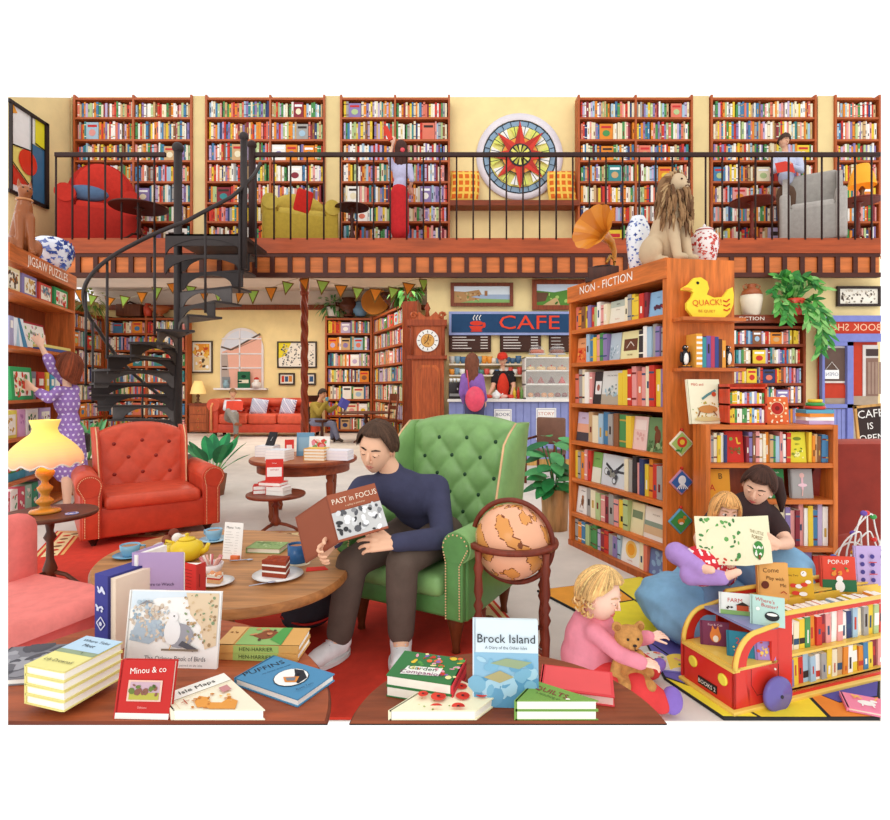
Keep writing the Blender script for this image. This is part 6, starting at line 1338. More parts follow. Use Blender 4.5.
# lilac open standing book
p=G(134,640,TH); M_=T(p.x,p.y+.03,TH+.001)@RZ(10); b=thing('book','lilac book standing open behind the seabird picture book','book',M_)
for s,(yw,lab) in enumerate(((-8,'front'),(62,'back'))):
    a=MB('book'); m=T(-.02,0,0)@RZ(yw)@RX(90); w=.19 if s==0 else .15; a.b2((0,0,-.004),(w,.32,0),'#b79ac4'); 
    if s==0: a.art(m@T(0,0,0) if 0 else ID,w,.32,[TXT('Where to Watch',.5,.62,.04,'#4a3a5a'),TXT('puffins and seals',.5,.54,.03,'#4a3a5a'),TXT('round the isles',.5,.47,.03,'#6a5a7a')],'book')
    bmesh.ops.transform(a.bm,matrix=m,verts=a.bm.verts); a.build('cover',b)
    a=MB('paper'); a.b2((.002,.006,-.024 if s==0 else .0),(w-.004,.312,-.005 if s==0 else .02),'#f7f1e8'); bmesh.ops.transform(a.bm,matrix=m,verts=a.bm.verts); a.build('pages',b)
# seabird picture book
upright('white landscape book with a painted grey seabird, standing on the near left table',124,667,TH,-3,.322,.25,.012,'#faf8f4',[('p',[(.02,.75),(.3,.9),(.98,.95),(.98,.99),(.02,.99)],'#dfeaf2'),('n',31,150,.04,.36,.45,.86,.02,['#cdb8a4','#b9c9d4','#e2d2c0','#9fb4c4','#d8c8b4']),('p',[(.03,.35),(.25,.3),(.4,.42),(.32,.62),(.1,.6)],'#b4c4d2'),('p',[(.62,.98),(.98,.98),(.98,.3),(.86,.25),(.8,.55),(.68,.7)],'#e6cfae'),('n',8,80,.6,.3,.97,.97,.016,['#c9a97f','#a58a68','#dcc29a','#8aa07a']),('e',.58,.42,.15,.16,'#a3a3ac'),('e',.5,.47,.09,.17,'#f4f3f2'),('c',.5,.66,.055,'#f4f3f2'),('c',.51,.675,.008,'#2a2a2a'),('p',[(.44,.66),(.46,.64),(.42,.645)],'#d8b04a'),('p',[(.62,.36),(.8,.25),(.74,.22),(.58,.3)],'#5a5a62'),('l',[(.4,.24),(.8,.24)],.02,'#8a7a68'),('l',[(.5,.3),(.49,.24)],.01,'#d8a04a'),('p',[(.1,.8),(.2,.88),(.3,.83),(.2,.85)],'#8a8a90'),TXT('The Orkney Book of Birds',.56,.13,.065,'#3f3f46',0,.9),TXT('written and painted on the isles',.66,.05,.03,'#7a7a80')],lean=9)
# red book at the bottom edge
b=upright('red book with a small landscape picture, leaning at the near left table\'s front edge',114.5,719,TH,-2,.157,.155,.022,'#c52a26',[('r',0,0,1,.1,'#f2ece4'),TXT('Minou & co',.52,.83,.11,'#f7efe6',4),('r',.18,.3,.82,.66,'#e9c2b0'),('r',.22,.33,.78,.63,'#c9a8b4'),('r',.22,.33,.78,.45,'#b8b04a'),('n',4,20,.25,.42,.75,.58,.05,['#6a7a3a','#8a5a4a','#4a5a2a']),TXT('Editions',.5,.2,.04,'#f0a8a0')],lean=14)
# map book
Mm=flatbook('cream map book with orange islands, lying at the front of the near left table',212,703,TH,44,.19,.29,.03,'#f3ead0',[('r',0,.8,1,1,'#f6f2e8'),('l',[(0,.8),(1,.8)],.012,'#b5a07a'),TXT('Isle Maps',.5,.9,.075,'#3a342c'),('l',[(.08,.2),(.08,.76),(.92,.76)],.006,'#d8b98a'),('p',[(.3,.62),(.42,.7),(.5,.62),(.48,.5),(.6,.42),(.74,.46),(.8,.34),(.66,.2),(.5,.24),(.42,.36),(.36,.46),(.28,.5)],'#e39a45'),('p',[(.14,.36),(.26,.4),(.3,.28),(.24,.14),(.12,.2)],'#e39a45'),('n',3,26,.2,.15,.85,.68,.03,['#f0bf74','#c97f35']),('l',[(.2,.62),(.2,.74)],.015,'#b5502a'),('l',[(.14,.68),(.26,.68)],.015,'#b5502a'),('r',.72,.58,.86,.7,'#c98a8a')],cut=True,page='#faf6ec')
# puffins
flatbook('blue book lettered PUFFINS with a puffin in a white oval',285,676,TH,-28,.265,.17,.024,'#4f8cb4',[TXT('PUFFINS',.14,.52,.16,'#22262c',68,1.05),TXT('sea clowns of the north',.3,.6,.045,'#2a4a66',68),('e',.6,.5,.21,.33,'#20242a'),('e',.6,.5,.2,.315,'#f6f4ef'),('p',[(.5,.75),(.62,.8),(.78,.62),(.78,.38),(.68,.42),(.6,.6)],'#2a2a30'),('p',[(.52,.42),(.68,.58),(.74,.4),(.62,.3)],'#dd8a3c'),('p',[(.56,.42),(.66,.52),(.7,.42),(.62,.35)],'#7a828c'),('c',.63,.64,.018,'#20242a'),TXT('Rose Tern',.9,.35,.06,'#22384c',72)],page='#f4f1ea')
# hen harrier pair
for k in range(2):
    c=G(265,636,TH+.054); w,h,th=.29,.145,.026; M_=T(c.x,c.y-.01*0,TH+.001+k*.0266)@RZ(-4+k*2)@T(-w/2,-h/2,0); b=thing('book',('lower','upper')[k]+' green and tan book lettered HEN-HARRIER, of the pair by the blue puffin book','book',M_,'pair of bird of prey books')
    a=MB('paper'); a.b2((-.002,.004,.004),(w-.004,h-.003,th-.004),'#f6f1e6'); a.build('pages',b)
    a=MB('book'); a.b2((0,0,0),(w,h,.0035),'#d9a45c'); a.b2((0,0,th-.0035),(w,h,th),'#d9a45c'); a.b2((0,-.003,0),(w,.004,th),'#d9a45c')
    a.geo([(.06,-.0036,.0),(.22,-.0036,.0),(.22,-.0036,th),(.06,-.0036,th)],[(0,1,2,3)],'#a9c46a'); a.text('HEN-HARRIER',T(.14,-.0045,th*.5)@RX(90),.019,'#2f3a24','book')
    if k: a.art(T(0,0,th),w,h,[('r',.22,.02,.78,.98,'#8fb56a'),('p',[(.34,.5),(.5,.85),(.66,.7),(.7,.45),(.5,.3)],'#8a4a2a'),('p',[(.66,.98),(.78,.98),(.78,.02),(.6,.3)],'#4f9a4a'),('n',3,12,.3,.2,.6,.9,.03,['#5a3a2a','#c98a5a']),('r',.0,.0,.2,.98,'#e0b070'),('n',6,5,.03,.3,.15,.7,.02,['#8a5a2a'])],'book',.0006)
    a.build('cover',b)
# near centre table
for k in range(2):
    c=G(427,667,TH+.066); w,h,th=.21,.165,.033; M_=T(c.x,c.y,TH+.001+k*.0336)@RZ(-16)@T(-w/2,-h/2,0); b=thing('book',('lower','upper')[k]+' garden book of the pair with flowers on green and a red spine','book',M_,'pair of garden books')
    a=MB('paper'); a.b2((.003,.001,.0035),(w-.006,h-.004,th-.0035),'#f6f0e2'); a.build('pages',b)
    a=MB('book'); a.b2((0,0,0),(w,h,.0035),'#3a7a44'); a.b2((0,0,th-.0035),(w,h,th),'#3a7a44'); a.b2((w-.004,0,0),(w+.003,h,th),'#d2353f')
    a.text('GARDEN COMPANION',T(w+.0038,h*.52,th*.5)@RZ(90)@RX(90),.0155,'#3a1a1a','book')
    if k: a.art(T(0,0,th),w,h,[('n',11,60,.25,.2,.98,.97,.045,['#e8c33a','#e8703a','#c9402c','#8a6ab0','#f2e6a0','#5aa04a','#e8a0b0']),('p',[(.18,.1),(.75,.2),(.75,.5),(.22,.42)],'#f0efe6'),TXT('Garden',.46,.38,.14,'#2f5a34',4),TXT('Companion',.48,.22,.13,'#8a3a6a',4)],'book',.0006)
    a.build('cover',b)
flatbook('book with red poppies on its cover at the front of the near centre table',440,706,TH,-40,.19,.3,.028,'#f4ecc8',[('n',12,26,.05,.05,.95,.6,.02,['#a8b86a','#8aa04a','#c9c87a'])]+[z for (x,y,r) in((.2,.78,.1),(.42,.9,.09),(.62,.76,.11),(.82,.9,.1),(.36,.58,.12),(.78,.56,.1),(.15,.5,.08),(.56,.4,.1),(.85,.3,.09)) for z in (('c',x,y,r,'#dd3f2e'),('c',x+.03,y+.02,r*.5,'#c42a20'),('c',x,y,r*.22,'#2a1a1a'))],cut=True,page='#f8f2e4')
upright('upright blue book lettered Brock Island with a painted seascape',474,707,TH,-3,.192,.25,.02,'#dbe9f0',[('r',0,0,1,.62,'#8fbcd6'),('r',0,.0,1,.34,'#5f9cc0'),('n',4,26,.02,.1,.98,.55,.12,['#7fb4cf','#a9cfe0','#6aa3c4']),('p',[(.25,.5),(.5,.56),(.9,.52),(.7,.44)],'#9aab86'),('p',[(.15,.34),(.4,.42),(.62,.35),(.4,.28)],'#b2a878'),TXT('Brock Island',.5,.78,.105,'#22262e',0,1.0),TXT('A Diary of the Other Isles',.5,.68,.035,'#3a4a5a')],lean=7)
flatbook('pink-red closed book lying right of the upright blue island book',577,680,TH,-14,.22,.15,.03,'#e0454a',[('r',.04,.05,.96,.95,'#e8585a')],page='#f0c8c0')
flatbook('lower green quilt book of the pair at the front of the near centre table|upper green quilt book with patchwork squares on its cover',566,709,TH,-34,.27,.18,.028,'#7aa24a',[('p',[(.35,0),(1,0),(1,.85),(.62,.85),(.45,.6)],'#dfe4ee'),('n',9,70,.45,.05,.98,.78,.03,['#3f5a9a','#c9402c','#8fa8cf','#e8a0a0','#f2ead8','#5a78b8']),TXT('QUILTS',.25,.8,.13,'#8a2f3a'),TXT('a stitching year',.28,.66,.06,'#3a5a2a')],n=2,cut=True,grp='pair of quilt books',page='#eef0e0')
# ---------- coffee table things
CH=.5
def cup(label,u,v,col,r=.045,h=.055,saucer=None,tea='#b5794a',hd=0,name='cup',mug=False):
    p=G(u,v,CH); t=thing(name,label,'cup',(p.x,p.y,CH+.001)); z0=0
    if saucer: a=MB('gloss'); a.lathe([(.03,0),(.085,.012),(.088,.015),(.03,.006)],saucer,n=32); a.build('saucer',t); z0=.008
    a=MB('gloss'); pr=[(r*.6,z0),(r*.75,z0+h*.15),(r*.97,z0+h*.6),(r,z0+h),(r*.93,z0+h),(r*.9,z0+h*.8)] if not mug else [(r*.95,z0),(r,z0+.005),(r,z0+h),(r*.92,z0+h),(r*.92,z0+h*.85)]
    a.lathe(pr,col,n=28,caps=False); a.lathe([(r*.55,z0+.002),(0.001,z0+.002)],col,n=20,caps=False); a.build('bowl',t)
    a=MB('gloss'); a.lathe([(.001,z0+h*.86),(r*.92,z0+h*.86)],tea,n=24,caps=False); a.build('tea',t)
    a=MB('gloss'); m=RZ(hd); a.tube([(r*.95,0,z0+h*.85),(r*1.45,0,z0+h*.8),(r*1.5,0,z0+h*.5),(r*.9,0,z0+h*.25)],.006,col,m=m); a.build('handle',t); return t
cup('pale blue teacup on a matching saucer at the left of the coffee table',130,557,'#7fb4cf',.052,.062,'#6aa3c4',hd=20)
cup('pale blue teacup behind the yellow teapot, left of the menu card',214,541,'#8fbcd6',.05,.065,'#a8cde0',hd=160)
cup('dark blue tea mug on a coaster at the right of the coffee table',297,562,'#2f5f92',.05,.098,None,hd=20,mug=True,tea='#c9875a')
p=G(299,563,CH); a=MB('wood'); a.lathe([(.06,0),(.06,.0012)],'#e0cfb0',n=28); o=a.build('coaster'); o.location=(p.x,p.y,CH); tag(o,'pale round coaster under the dark blue mug','coaster')
# teapot
p=G(187,560,CH); t=thing('teapot','round yellow teapot in the middle of the coffee table','teapot',(p.x,p.y,CH+.001)); YC='#e8c62c'
a=MB('gloss'); a.lathe([(.045,0),(.075,.02),(.09,.055),(.08,.09),(.05,.11),(.045,.112)],YC,n=32); a.build('body',t)
a=MB('gloss'); a.lathe([(.047,.112),(.04,.122),(.012,.128),(.008,.135),(.014,.143),(.001,.15)],YC,n=24); a.build('lid',t)
a=MB('gloss'); a.tube([(.07,0,.04),(.11,-.01,.06),(.125,-.015,.095)],[.02,.014,.01],YC,n=12); a.build('spout',t)
a=MB('gloss'); a.tube([(-.07,0,.095),(-.115,0,.105),(-.125,0,.07),(-.08,0,.035)],.008,YC,n=10); a.build('handle',t)
# yellow jug with flowers, small flowers
p=G(168,560,CH); t=thing('jug','small yellow jug holding brown and white cake pops beside the teapot','jug',(p.x,p.y,CH+.001))
a=MB('gloss'); a.lathe([(.03,0),(.035,.02),(.028,.05),(.034,.085),(.03,.085)],'#ecd55a',n=24); a.build('body',t)
t=thing('cake_plate','white plate of chocolate and cream cakes behind the yellow jug','plate',tuple(G(168,549,CH)+Vector((0,.04,.001))))
a=MB('gloss'); a.lathe([(.04,0),(.1,.012),(.1,.016),(.04,.006)],'#f3efea',n=32); a.build('plate',t)
for x,y,z,c in((0.02,0,.04,'#7a3a28'),(-.03,.01,.04,'#8a4a34'),(.0,.03,.075,'#7a3a28'),(.06,.02,.04,'#f0e6da'),(.045,-.02,.06,'#f0e6da')): a=MB('matte'); a.sph((x,y,z),(.03,.03,.028),c); a.build('cake',t)
p=G(154,574,CH); t=thing('flower_pot','tiny white pot of orange flowers behind the lilac book','flowers',(p.x,p.y,CH+.001)); a=MB('gloss'); a.lathe([(.02,0),(.03,.03),(.028,.03)],'#f3efe6',n=16); a.build('pot',t)
a=MB('leaf'); 
rd=random.Random(3)
for k in range(16): a.sph((rd.uniform(-.035,.035),rd.uniform(-.03,.03),rd.uniform(.035,.07)),rd.uniform(.008,.013),rd.choice(['#e8903a','#f2b04a','#f4e6c8','#d86a2a']),n=8,k=5)
a.build('flower_heads',t)
# sugar bowl
p=G(211,574,CH); t=thing('sugar_bowl','white bowl of pink and white sugar sticks','bowl',(p.x,p.y,CH+.001)); a=MB('gloss'); a.lathe([(.035,0),(.05,.02),(.062,.055),(.057,.055),(.04,.02)],'#f3e6e2',n=28); a.build('bowl',t)
for k in range(16): A=rd.uniform(0,6.28); a=MB('matte'); x,y=cos(A)*.025,sin(A)*.025; a.cyl((x,y,.04),(x*2.2,y*2+.005,.085),.006,rd.choice(['#d98a8a','#f2e0d4','#c96a6a','#e8b0a0']),n=6); a.build('sugar_stick',t)
# menu card
p=G(232,559,CH); M_=T(p.x-.055,p.y,CH+.001)@RZ(-12)@RX(82); t=thing('menu_card','tall white menu card standing on the coffee table in an orange clip','card',M_)
a=MB('paper'); a.b2((0,.0,-.003),(.115,.2,0),'#f7f4ee'); a.art(T(0,0,0),.115,.2,[TXT('Menu',.3,.86,.07,'#3a3a3a'),TXT('Today',.72,.86,.05,'#5a5a5a')]+[('l',[(.1,.74-.07*k),(.1+.3*(1+k%3*.3),.74-.07*k)],.012,'#a5a09a') for k in range(9)]+[('l',[(.72,.74-.07*k),(.88,.74-.07*k)],.012,'#b5b0aa') for k in range(9)]); a.build('card',t)
a=MB('gloss'); a.b2((.06,0,-.02),(.11,.025,.02),'#e2703a',bev=.004); a.build('clip',t)
flatbook('thick green and cream book lying behind the dark blue mug',268,545,CH,-6,.2,.14,.03,'#8fa86a',[('n',3,30,.1,.1,.9,.9,.05,['#a8bc84','#7a945a','#c2cf9a']),('r',.1,.7,.5,.85,'#6a7f4c')],page='#f4eedc')
# cake on plate etc.
def cakeplate(label,u,v,r,layers,s,crumb=None):
    p=G(u,v,CH); t=thing('cake_plate',label,'plate',(p.x,p.y,CH+.001)); a=MB('gloss'); a.lathe([(r*.5,0),(r*.95,.012),(r,.016),(r*.5,.007)],'#f1ede9',n=40); a.build('plate',t)
    c=thing('cake_slice',layers[0],'cake',T(p.x,p.y,CH+.009)@RZ(-12)); z=0
    for (h,col,nm) in layers[1:]: a=MB('matte'); a.prism([(-.06*s,-.03*s),(.055*s,-.035*s),(.03*s,.05*s),(-.05*s,.045*s)],z,z+h,col); a.build(nm,c); z+=h
    if crumb:
        a=MB('matte'); 
        for k in range(24): a.sph((rd.uniform(-.055,.04)*s,rd.uniform(-.03,.03)*s,z),rd.uniform(.005,.009),crumb,n=7,k=5)
        a.build('topping',c)
cakeplate('large white plate carrying the layered chocolate cake',278,577,.125,['slice of red-brown layer cake with white cream filling']+[(.022,'#9a3f26','sponge'),(.009,'#f4ede2','cream'),(.022,'#8a3520','sponge'),(.009,'#f4ede2','cream'),(.02,'#9a3f26','sponge')],1.15,'#a84a2c')
cakeplate('small white plate carrying the little cream cake',216,584,.085,['small square cream cake with a red jam layer']+[(.018,'#e0a874','sponge'),(.008,'#c8382c','jam'),(.014,'#f4e6d2','cream')],.62,'#e8a070')
p=G(311,570,CH); a=MB('paper'); a.prism([(-.05,-.03),(.06,.0),(.03,.05),(-.06,.03)],0,.003,'#d8332a'); o=a.build('napkin'); o.location=(p.x+.03,p.y,CH+.001); tag(o,'folded red paper napkin at the right edge of the coffee table','napkin')
for lab,u,v,yw in (('small silver spoon in front of the menu card',241,561,10),('silver fork on the coffee table beside the cake slice',262,588,30)):
    p=G(u,v,CH); t=thing('spoon' if 'spoon' in lab else 'fork',lab,'cutlery',T(p.x,p.y,CH+(.003 if 'spoon' in lab else .018))@RZ(yw)); a=MB('metal'); a.tube([(-.06,0,.002),(.03,0,.003)],.003,'#b8bccc',n=6); a.sph((.045,0,.004),(.02,.012,.003),'#b8bccc'); t2=a.build('blade',t)
# red tent book on coffee table front
p=G(186,597,CH); M_=T(p.x-.035,p.y+.03,CH+.001)@RZ(-28)@RX(90); b=thing('book','red book standing half open between the seabird book and the small cake','book',M_)
a=MB('book'); a.b2((0,0,-.003),(.1,.15,0),'#d8302a'); a.art(T(0,0,0),.1,.15,[('l',[(.1,.8-.1*k),(.75,.8-.1*k)],.02,'#7a1a16') for k in range(6)],'book'); a.build('cover',b)
a=MB('book'); a.b2((.097,0,-.05),(.103,.15,0),'#c4352e'); a.art(T(.1035,0,0)@RY(90),.05,.15,[('l',[(.3,.3),(.3,.7)],.06,'#7a1a16')],'book'); a.build('spine',b)
a=MB('paper'); a.prism([(.004,-.004),(.097,-.004),(.097,-.045)],.004,.146,'#f7f0e6',m=Matrix(((1,0,0,0),(0,0,1,0),(0,1,0,0),(0,0,0,1)))); a.build('pages',b)
# ---------- display table stacks
H2=.66
def stack(n,label,c,yaw,w,h,th,col,h0,grp,spine=None,page='#f4f1ea',art=()):
    for k in range(n):
        M_=T(c[0],c[1],h0+.001+k*(th+.001))@RZ(yaw)@T(-w/2,-h/2,0); b=thing('book','%s, %s from the bottom'%(label,ORD[k]),'book',M_,grp)
        a=MB('paper'); a.b2((.004,.0,.004),(w-.004,h-.004,th-.004),page); a.build('pages',b)
        a=MB('book'); a.b2((0,0,0),(w,h,.004),col); a.b2((0,0,th-.004),(w,h,th),col); a.b2((-.003,0,0),(.005,h,th),spine or col)
        if k==n-1: a.art(T(0,0,th),w,h,list(art),'book',.001)
        a.build('cover',b)
    return h0+n*(th+.001)
def at2(u,dd): return (UX(u,dd),dd)
zz=stack(4,'white book under the propped black book on the display table',at2(268,6.5),-6,.22,.2,.03,'#eceaea',H2,'white books on the display table',page='#f6f4f0')
M_=T(UX(265,6.5),6.5,zz)@RZ(-30)@RX(65); b=thing('book','black book propped open on the left white stack','book',M_); a=MB('book'); a.b2((0,0,-.012),(.12,.17,0),'#2a282c'); a.art(ID,.12,.17,[TXT('NOIR',.6,.5,.09,'#e8e4e0',80)],'book'); a.build('cover',b)
a=MB('paper'); a.b2((.004,.004,-.03),(.115,.16,-.012),'#4a484c'); a.build('pages',b)
stack(4,'white book in the front stack of the display table',at2(280,6.15),-16,.24,.2,.028,'#f2f0ee',H2,'front white books on the display table',page='#faf8f4',art=[('r',.1,.1,.9,.9,'#e2e4ea')])
stack(4,'orange-edged book in the stack before the flower book',at2(317,6.15),-8,.23,.18,.032,'#e8a53a',H2,'orange-edged books on the display table',page='#f8f0dc',art=[('r',.1,.1,.9,.9,'#f0c05a')])
stack(3,'white book with violet spine at the right of the display table',at2(338,6.2),-10,.3,.2,.035,'#eceaf2',H2,'violet-spined books on the display table',spine='#8a5aa0',page='#f4f2f6')
for (lab,u,dd,v0,w,h,c,art,yw) in (('red book standing behind the white front stack',289,6.38,0,.1,.2,'#d8352c',[('r',.2,.4,.8,.7,'#f2dcd4')],10),('blue-grey book standing behind the flower book',305,6.5,0,.2,.27,'#6f9cb8',[('r',.1,.2,.9,.8,'#8fb4c8')],5),('white book with a red flower standing on the display table',319,6.36,0,.24,.24,'#f4f0ea',[('n',2,24,.2,.3,.8,.8,.12,['#d8483a','#e8909a','#f2c0b0','#7aa86a'])],-6)):
    M_=T(UX(u,dd)-w/2,dd,H2+.001)@RZ(yw)@RX(82); b=thing('book',lab,'book',M_); a=MB('book'); a.b2((0,0,-.02),(w,h,0),c); a.art(ID,w,h,art,'book'); a.build('cover',b); a=MB('paper'); a.b2((.004,h-.004,-.018),(w-.004,h+.001,-.002),'#f4eee2'); a.build('pages',b)
H3=VZ(493,5.62)+.001; cx3=UX(276,5.62)
stack(2,'red-spined white book, right stack on the small round table',(cx3+.05,5.55),-18,.2,.15,.04,'#e8e2dc',H3,'red and white books, right stack',spine='#d0352c',art=[('r',0,0,.35,1,'#d0352c')])
stack(2,'dark red book, left stack on the small round table',(cx3-.14,5.62),14,.16,.15,.04,'#cf382e',H3,'red and white books, left stack',spine='#d0352c',art=[('r',0,0,.35,1,'#c02a22')])
z_=stack(1,'red and white book lying across the two stacks',(cx3-.02,5.6),-14,.24,.16,.035,'#d0382e',H3+.083,'crosswise red book',page='#f4ece4')
M_=T(cx3-.1,5.6,z_)@RZ(12)@RX(80); b=thing('book','red book with a white band standing on the small round table stack','book',M_); a=MB('book'); a.b2((0,0,-.02),(.17,.22,0),'#d5372c'); a.art(ID,.17,.22,[('r',.08,.2,.92,.62,'#f4eee8'),TXT('HISTORY',.5,.5,.07,'#c04034'),TXT('Wren',.5,.8,.06,'#f4eee8')],'book'); a.build('cover',b); a=MB('paper'); a.b2((.004,.217,-.018),(.166,.221,-.002),'#f4eee2'); a.build('pages',b)
# leafy plants
def bladeplant(label,loc,n,L,W,cols,seed,h0=.1,pot=None,sprd=1.0,up=1.1):
    t=thing('potted_plant',label,'plant',loc); a=MB('matte'); a.lathe([(.14,0),(.18,h0),(.15,h0)],pot or '#8a5a40',n=20); a.build('pot',t)
    a=MB('leaf'); rd=random.Random(seed)
    for i in range(n):
        A=2*PI*i/n*2.4+rd.uniform(-.2,.2); e=rd.uniform(.25,1.0)*sprd; d_=Vector((cos(A)*e,sin(A)*e,up*rd.uniform(.6,1.1))); Lq=L*rd.uniform(.75,1.15); b=Vector((cos(A)*.04,sin(A)*.04,h0)); q=b+d_.normalized()*Lq*.35
        a.tube([b,q],[.012,.007],'#7ab06a',n=6); leaf(a,q,d_,Vector((-cos(A)*.6,-sin(A)*.6,1)),Lq*.8,W,rd.choice([(cols[0],cols[1]),(cols[1],cols[0])]),.22,n=7)
    a.build('foliage',t); return t
bladeplant('broad-leaved green plant between the red armchair and the alcove sofa',(UX(213,7.6),7.6,0),13,.62,.17,['#1f7a48','#2f9a58'],2,.28,sprd=1.1,up=1.3)
bladeplant('green plant behind the girl in purple, left of the red armchair',(UX(86,8.6),8.6,0),12,.6,.14,['#4a9a5a','#7aba7a'],5,.35,sprd=.7,up=2.0)
# ================= book bus =================
ang=19.1; Mb=T(1.275,2.47,0)@RZ(ang); BL_,BW=1.5,.30; LB=1.14
t=thing('book_bus','large red wooden toy bus holding picture books, with yellow trim and purple wheels','toy',Mb)
RB='#d9362a'; YB='#ecc45a'; top=.415
a=MB('gloss'); a.b2((-.02,-.02,.012),(BL_,BW+.02,.03),YB,bev=.004); a.build('base',t)
def prof():
    p=[(0,.03),(0,.20)]
    for k in range(9):
        A=R(180-90*k/8); p.append((.13+.13*cos(A),.20+.155*sin(A)))
    p+=[(.25,.372),(.27,.415),(BL_,.415),(BL_,.03)]
    return p
# side panel with openings, made of pieces
def side(y,nm,near):
    a=MB('gloss'); m=T(0,y,0)@RX(90)
    a.prism([(0,.03),(0,.2),(.07,.2),(.07,.13),(.09,.1),(.09,.03)],-.012,0,RB,m=m)           # front post low
    P_=prof()[1:11]; inner=[(.07,.20)]+[(.15+.08*cos(R(180-90*k/6)),.20+.11*sin(R(180-90*k/6))) for k in range(7)]
    a.prism([(0,.2)]+P_[1:]+[(.25,.372),(.25,.31)]+inner[::-1],-.012,0,RB,m=m)
    a.prism([(.07,.13),(.25,.13),(.25,.2),(.07,.2)],-.012,0,RB,m=m)
    a.prism([(.22,.2),(.25,.2),(.25,.31),(.15,.31),(.22,.3)],-.012,0,RB,m=m)
    a.prism([(.09,.03),(.27,.03),(.27,.13),(.07,.13)],-.012,0,RB,m=m)
    a.prism([(.25,.03),(.345,.03),(.345,.415),(.27,.415),(.25,.372)],-.012,0,RB,m=m)
    a.prism([(.345,.385),(BL_,.385),(BL_,.415),(.345,.415)],-.012,0,RB,m=m)
    a.prism([(.345,.03),(BL_,.03),(BL_,.055),(.345,.055)],-.012,0,RB,m=m)
    if near:
        a.tube([(x,y-.013,z) for x,z in((.085,.2),(.085,.13),(.12,.08),(.245,.08),(.245,.2))],.0016,'#5a1410',n=4); a.sph((.225,y-.014,.18),.005,'#f4f0e0')
        a.text('BOOK BUS',T(.47,y-.0135,.4)@RX(90)@SC(1.5,1,1),.017,'#6a1a14')
    a.build('side_panel',t)
    a=MB('gloss'); pp=prof()[1:]; pts=[(x,y-.006,z+.004) for x,z in pp[:-1]]; a.tube(pts,.011,YB,n=8,flat=1); a.build('trim',t)
side(0,'a',True); side(BW+.012,'b',False)
a=MB('gloss'); a.b2((.0,.0,.03),(.012,BW,.2),RB); a.b2((-.008,-.004,.192),(.03,BW+.01,.206),YB)
for y in(.06,.24): a.lathe([(.026,0),(.026,.006),(.02,.009)],'#f0e04a',m=T(0,y,.135)@RY(-90),n=24)
a.b2((-.006,.095,.05),(0,.205,.085),'#26201f'); a.text('BOOKS 2',T(-.0075,.15,.0665)@RZ(-90)@RX(90),.026,'#f4f0ea'); a.build('front_panel',t)
a=MB('gloss'); a.b2((.02,.0,.2),(.26,BW,.21),YB); a.b2((.012,0,.196),(.25,BW,.2),'#e2c06a'); a.build('cab_shelf',t)
a=MB('gloss'); a.b2((.12,0,.352),(.26,BW,.364),'#8a90b8'); a.build('roof_shelf',t)
a=MB('gloss'); a.b2((.255,.0,.03),(.265,BW,.41),RB); a.build('partition',t)
a=MB('gloss'); a.b2((.345,.0,.045),(BL_,BW,.055),YB); a.b2((.345,.0,.21),(BL_,BW,.222),YB); a.b2((.265,.22,.38),(BL_,BW,.39),YB); a.b2((.345,.2,.055),(BL_,.21,.38),'#f0c24a'); a.build('shelf',t)
for x,y in((.215,-.03),(.215,BW+.03),(.98,-.03),(.98,BW+.03)): a=MB('gloss'); a.lathe([(.03,-.006),(.076,-.006),(.08,0),(.08,.012),(.07,.02),(.055,.018),(.05,.021),(.02,.02),(.012,.026),(.001,.026)],'#6c60a4',m=T(x,y,.078)@RX(90 if y<0 else -90),n=40); w_o=a.build('wheel',t); a=MB('gloss'); a.lathe([(.008,.02),(.008,.03)],'#2a2438',m=T(x,y,.078)@RX(90 if y<0 else -90)); a.build('hub',w_o)
# books in the bus
g='books in the side of the bus'
def busrow(z,h,cols,lab,seed):
    rd=random.Random(seed); x=.35; n=len(cols); w=(LB-.35)/n
    for i,c in enumerate(cols):
        a=MB('book'); tt=w*.92; hh=h*rd.uniform(.82,.97); 
        a.b2((-tt/2,0,0),(tt/2,.14,hh),PAL[c]); a.b2((-tt/2+.002,.001,hh-.001),(tt/2-.002,.138,hh+.0006),'#f6f0e4')
        mc=rd.choice(['#f6f0e4','#3a2c28','#c9402c','#36506e'])
        q0=rd.uniform(.1,.4); q1=q0+rd.uniform(.15,.45); ww_=rd.choice([.12,.2,.5]); a.geo([(-tt*ww_,-.0008,hh*q0),(tt*ww_,-.0008,hh*q0),(tt*ww_,-.0008,hh*q1),(-tt*ww_,-.0008,hh*q1)],[(0,1,2,3)],mc,'book')
        o=a.build('book'); o.matrix_basis=Mb@T(x+w/2,.02+rd.uniform(0,.015),z+.0008)@RY(rd.choice([0,-2,1.5])); tag(o,'%s book, %s from the front in the %s row of the toy bus'%(c,ORD[i],lab),'book',g); x+=w
busrow(.222,.155,['white','cream','yellow','green','orange','red','maroon','pink','white','pink','white','navy','pale blue','cream','grey','yellow','pale green','red','green','white','orange','blue'],'upper',3)
busrow(.055,.145,['violet','yellow','red','pale blue','pale blue','white','grey','yellow','cream','tan','orange','white','yellow','orange','blue','yellow','maroon','pink','white','green','red','navy'],'lower',4)
def busbook(label,x,y,z,w,h,c,art,yaw=0,lean=8,th=.012):
    coverbook(label,Mb@T(x,y,z+.001)@RZ(yaw-ang)@RX(90-lean),w,h,th,c,art)
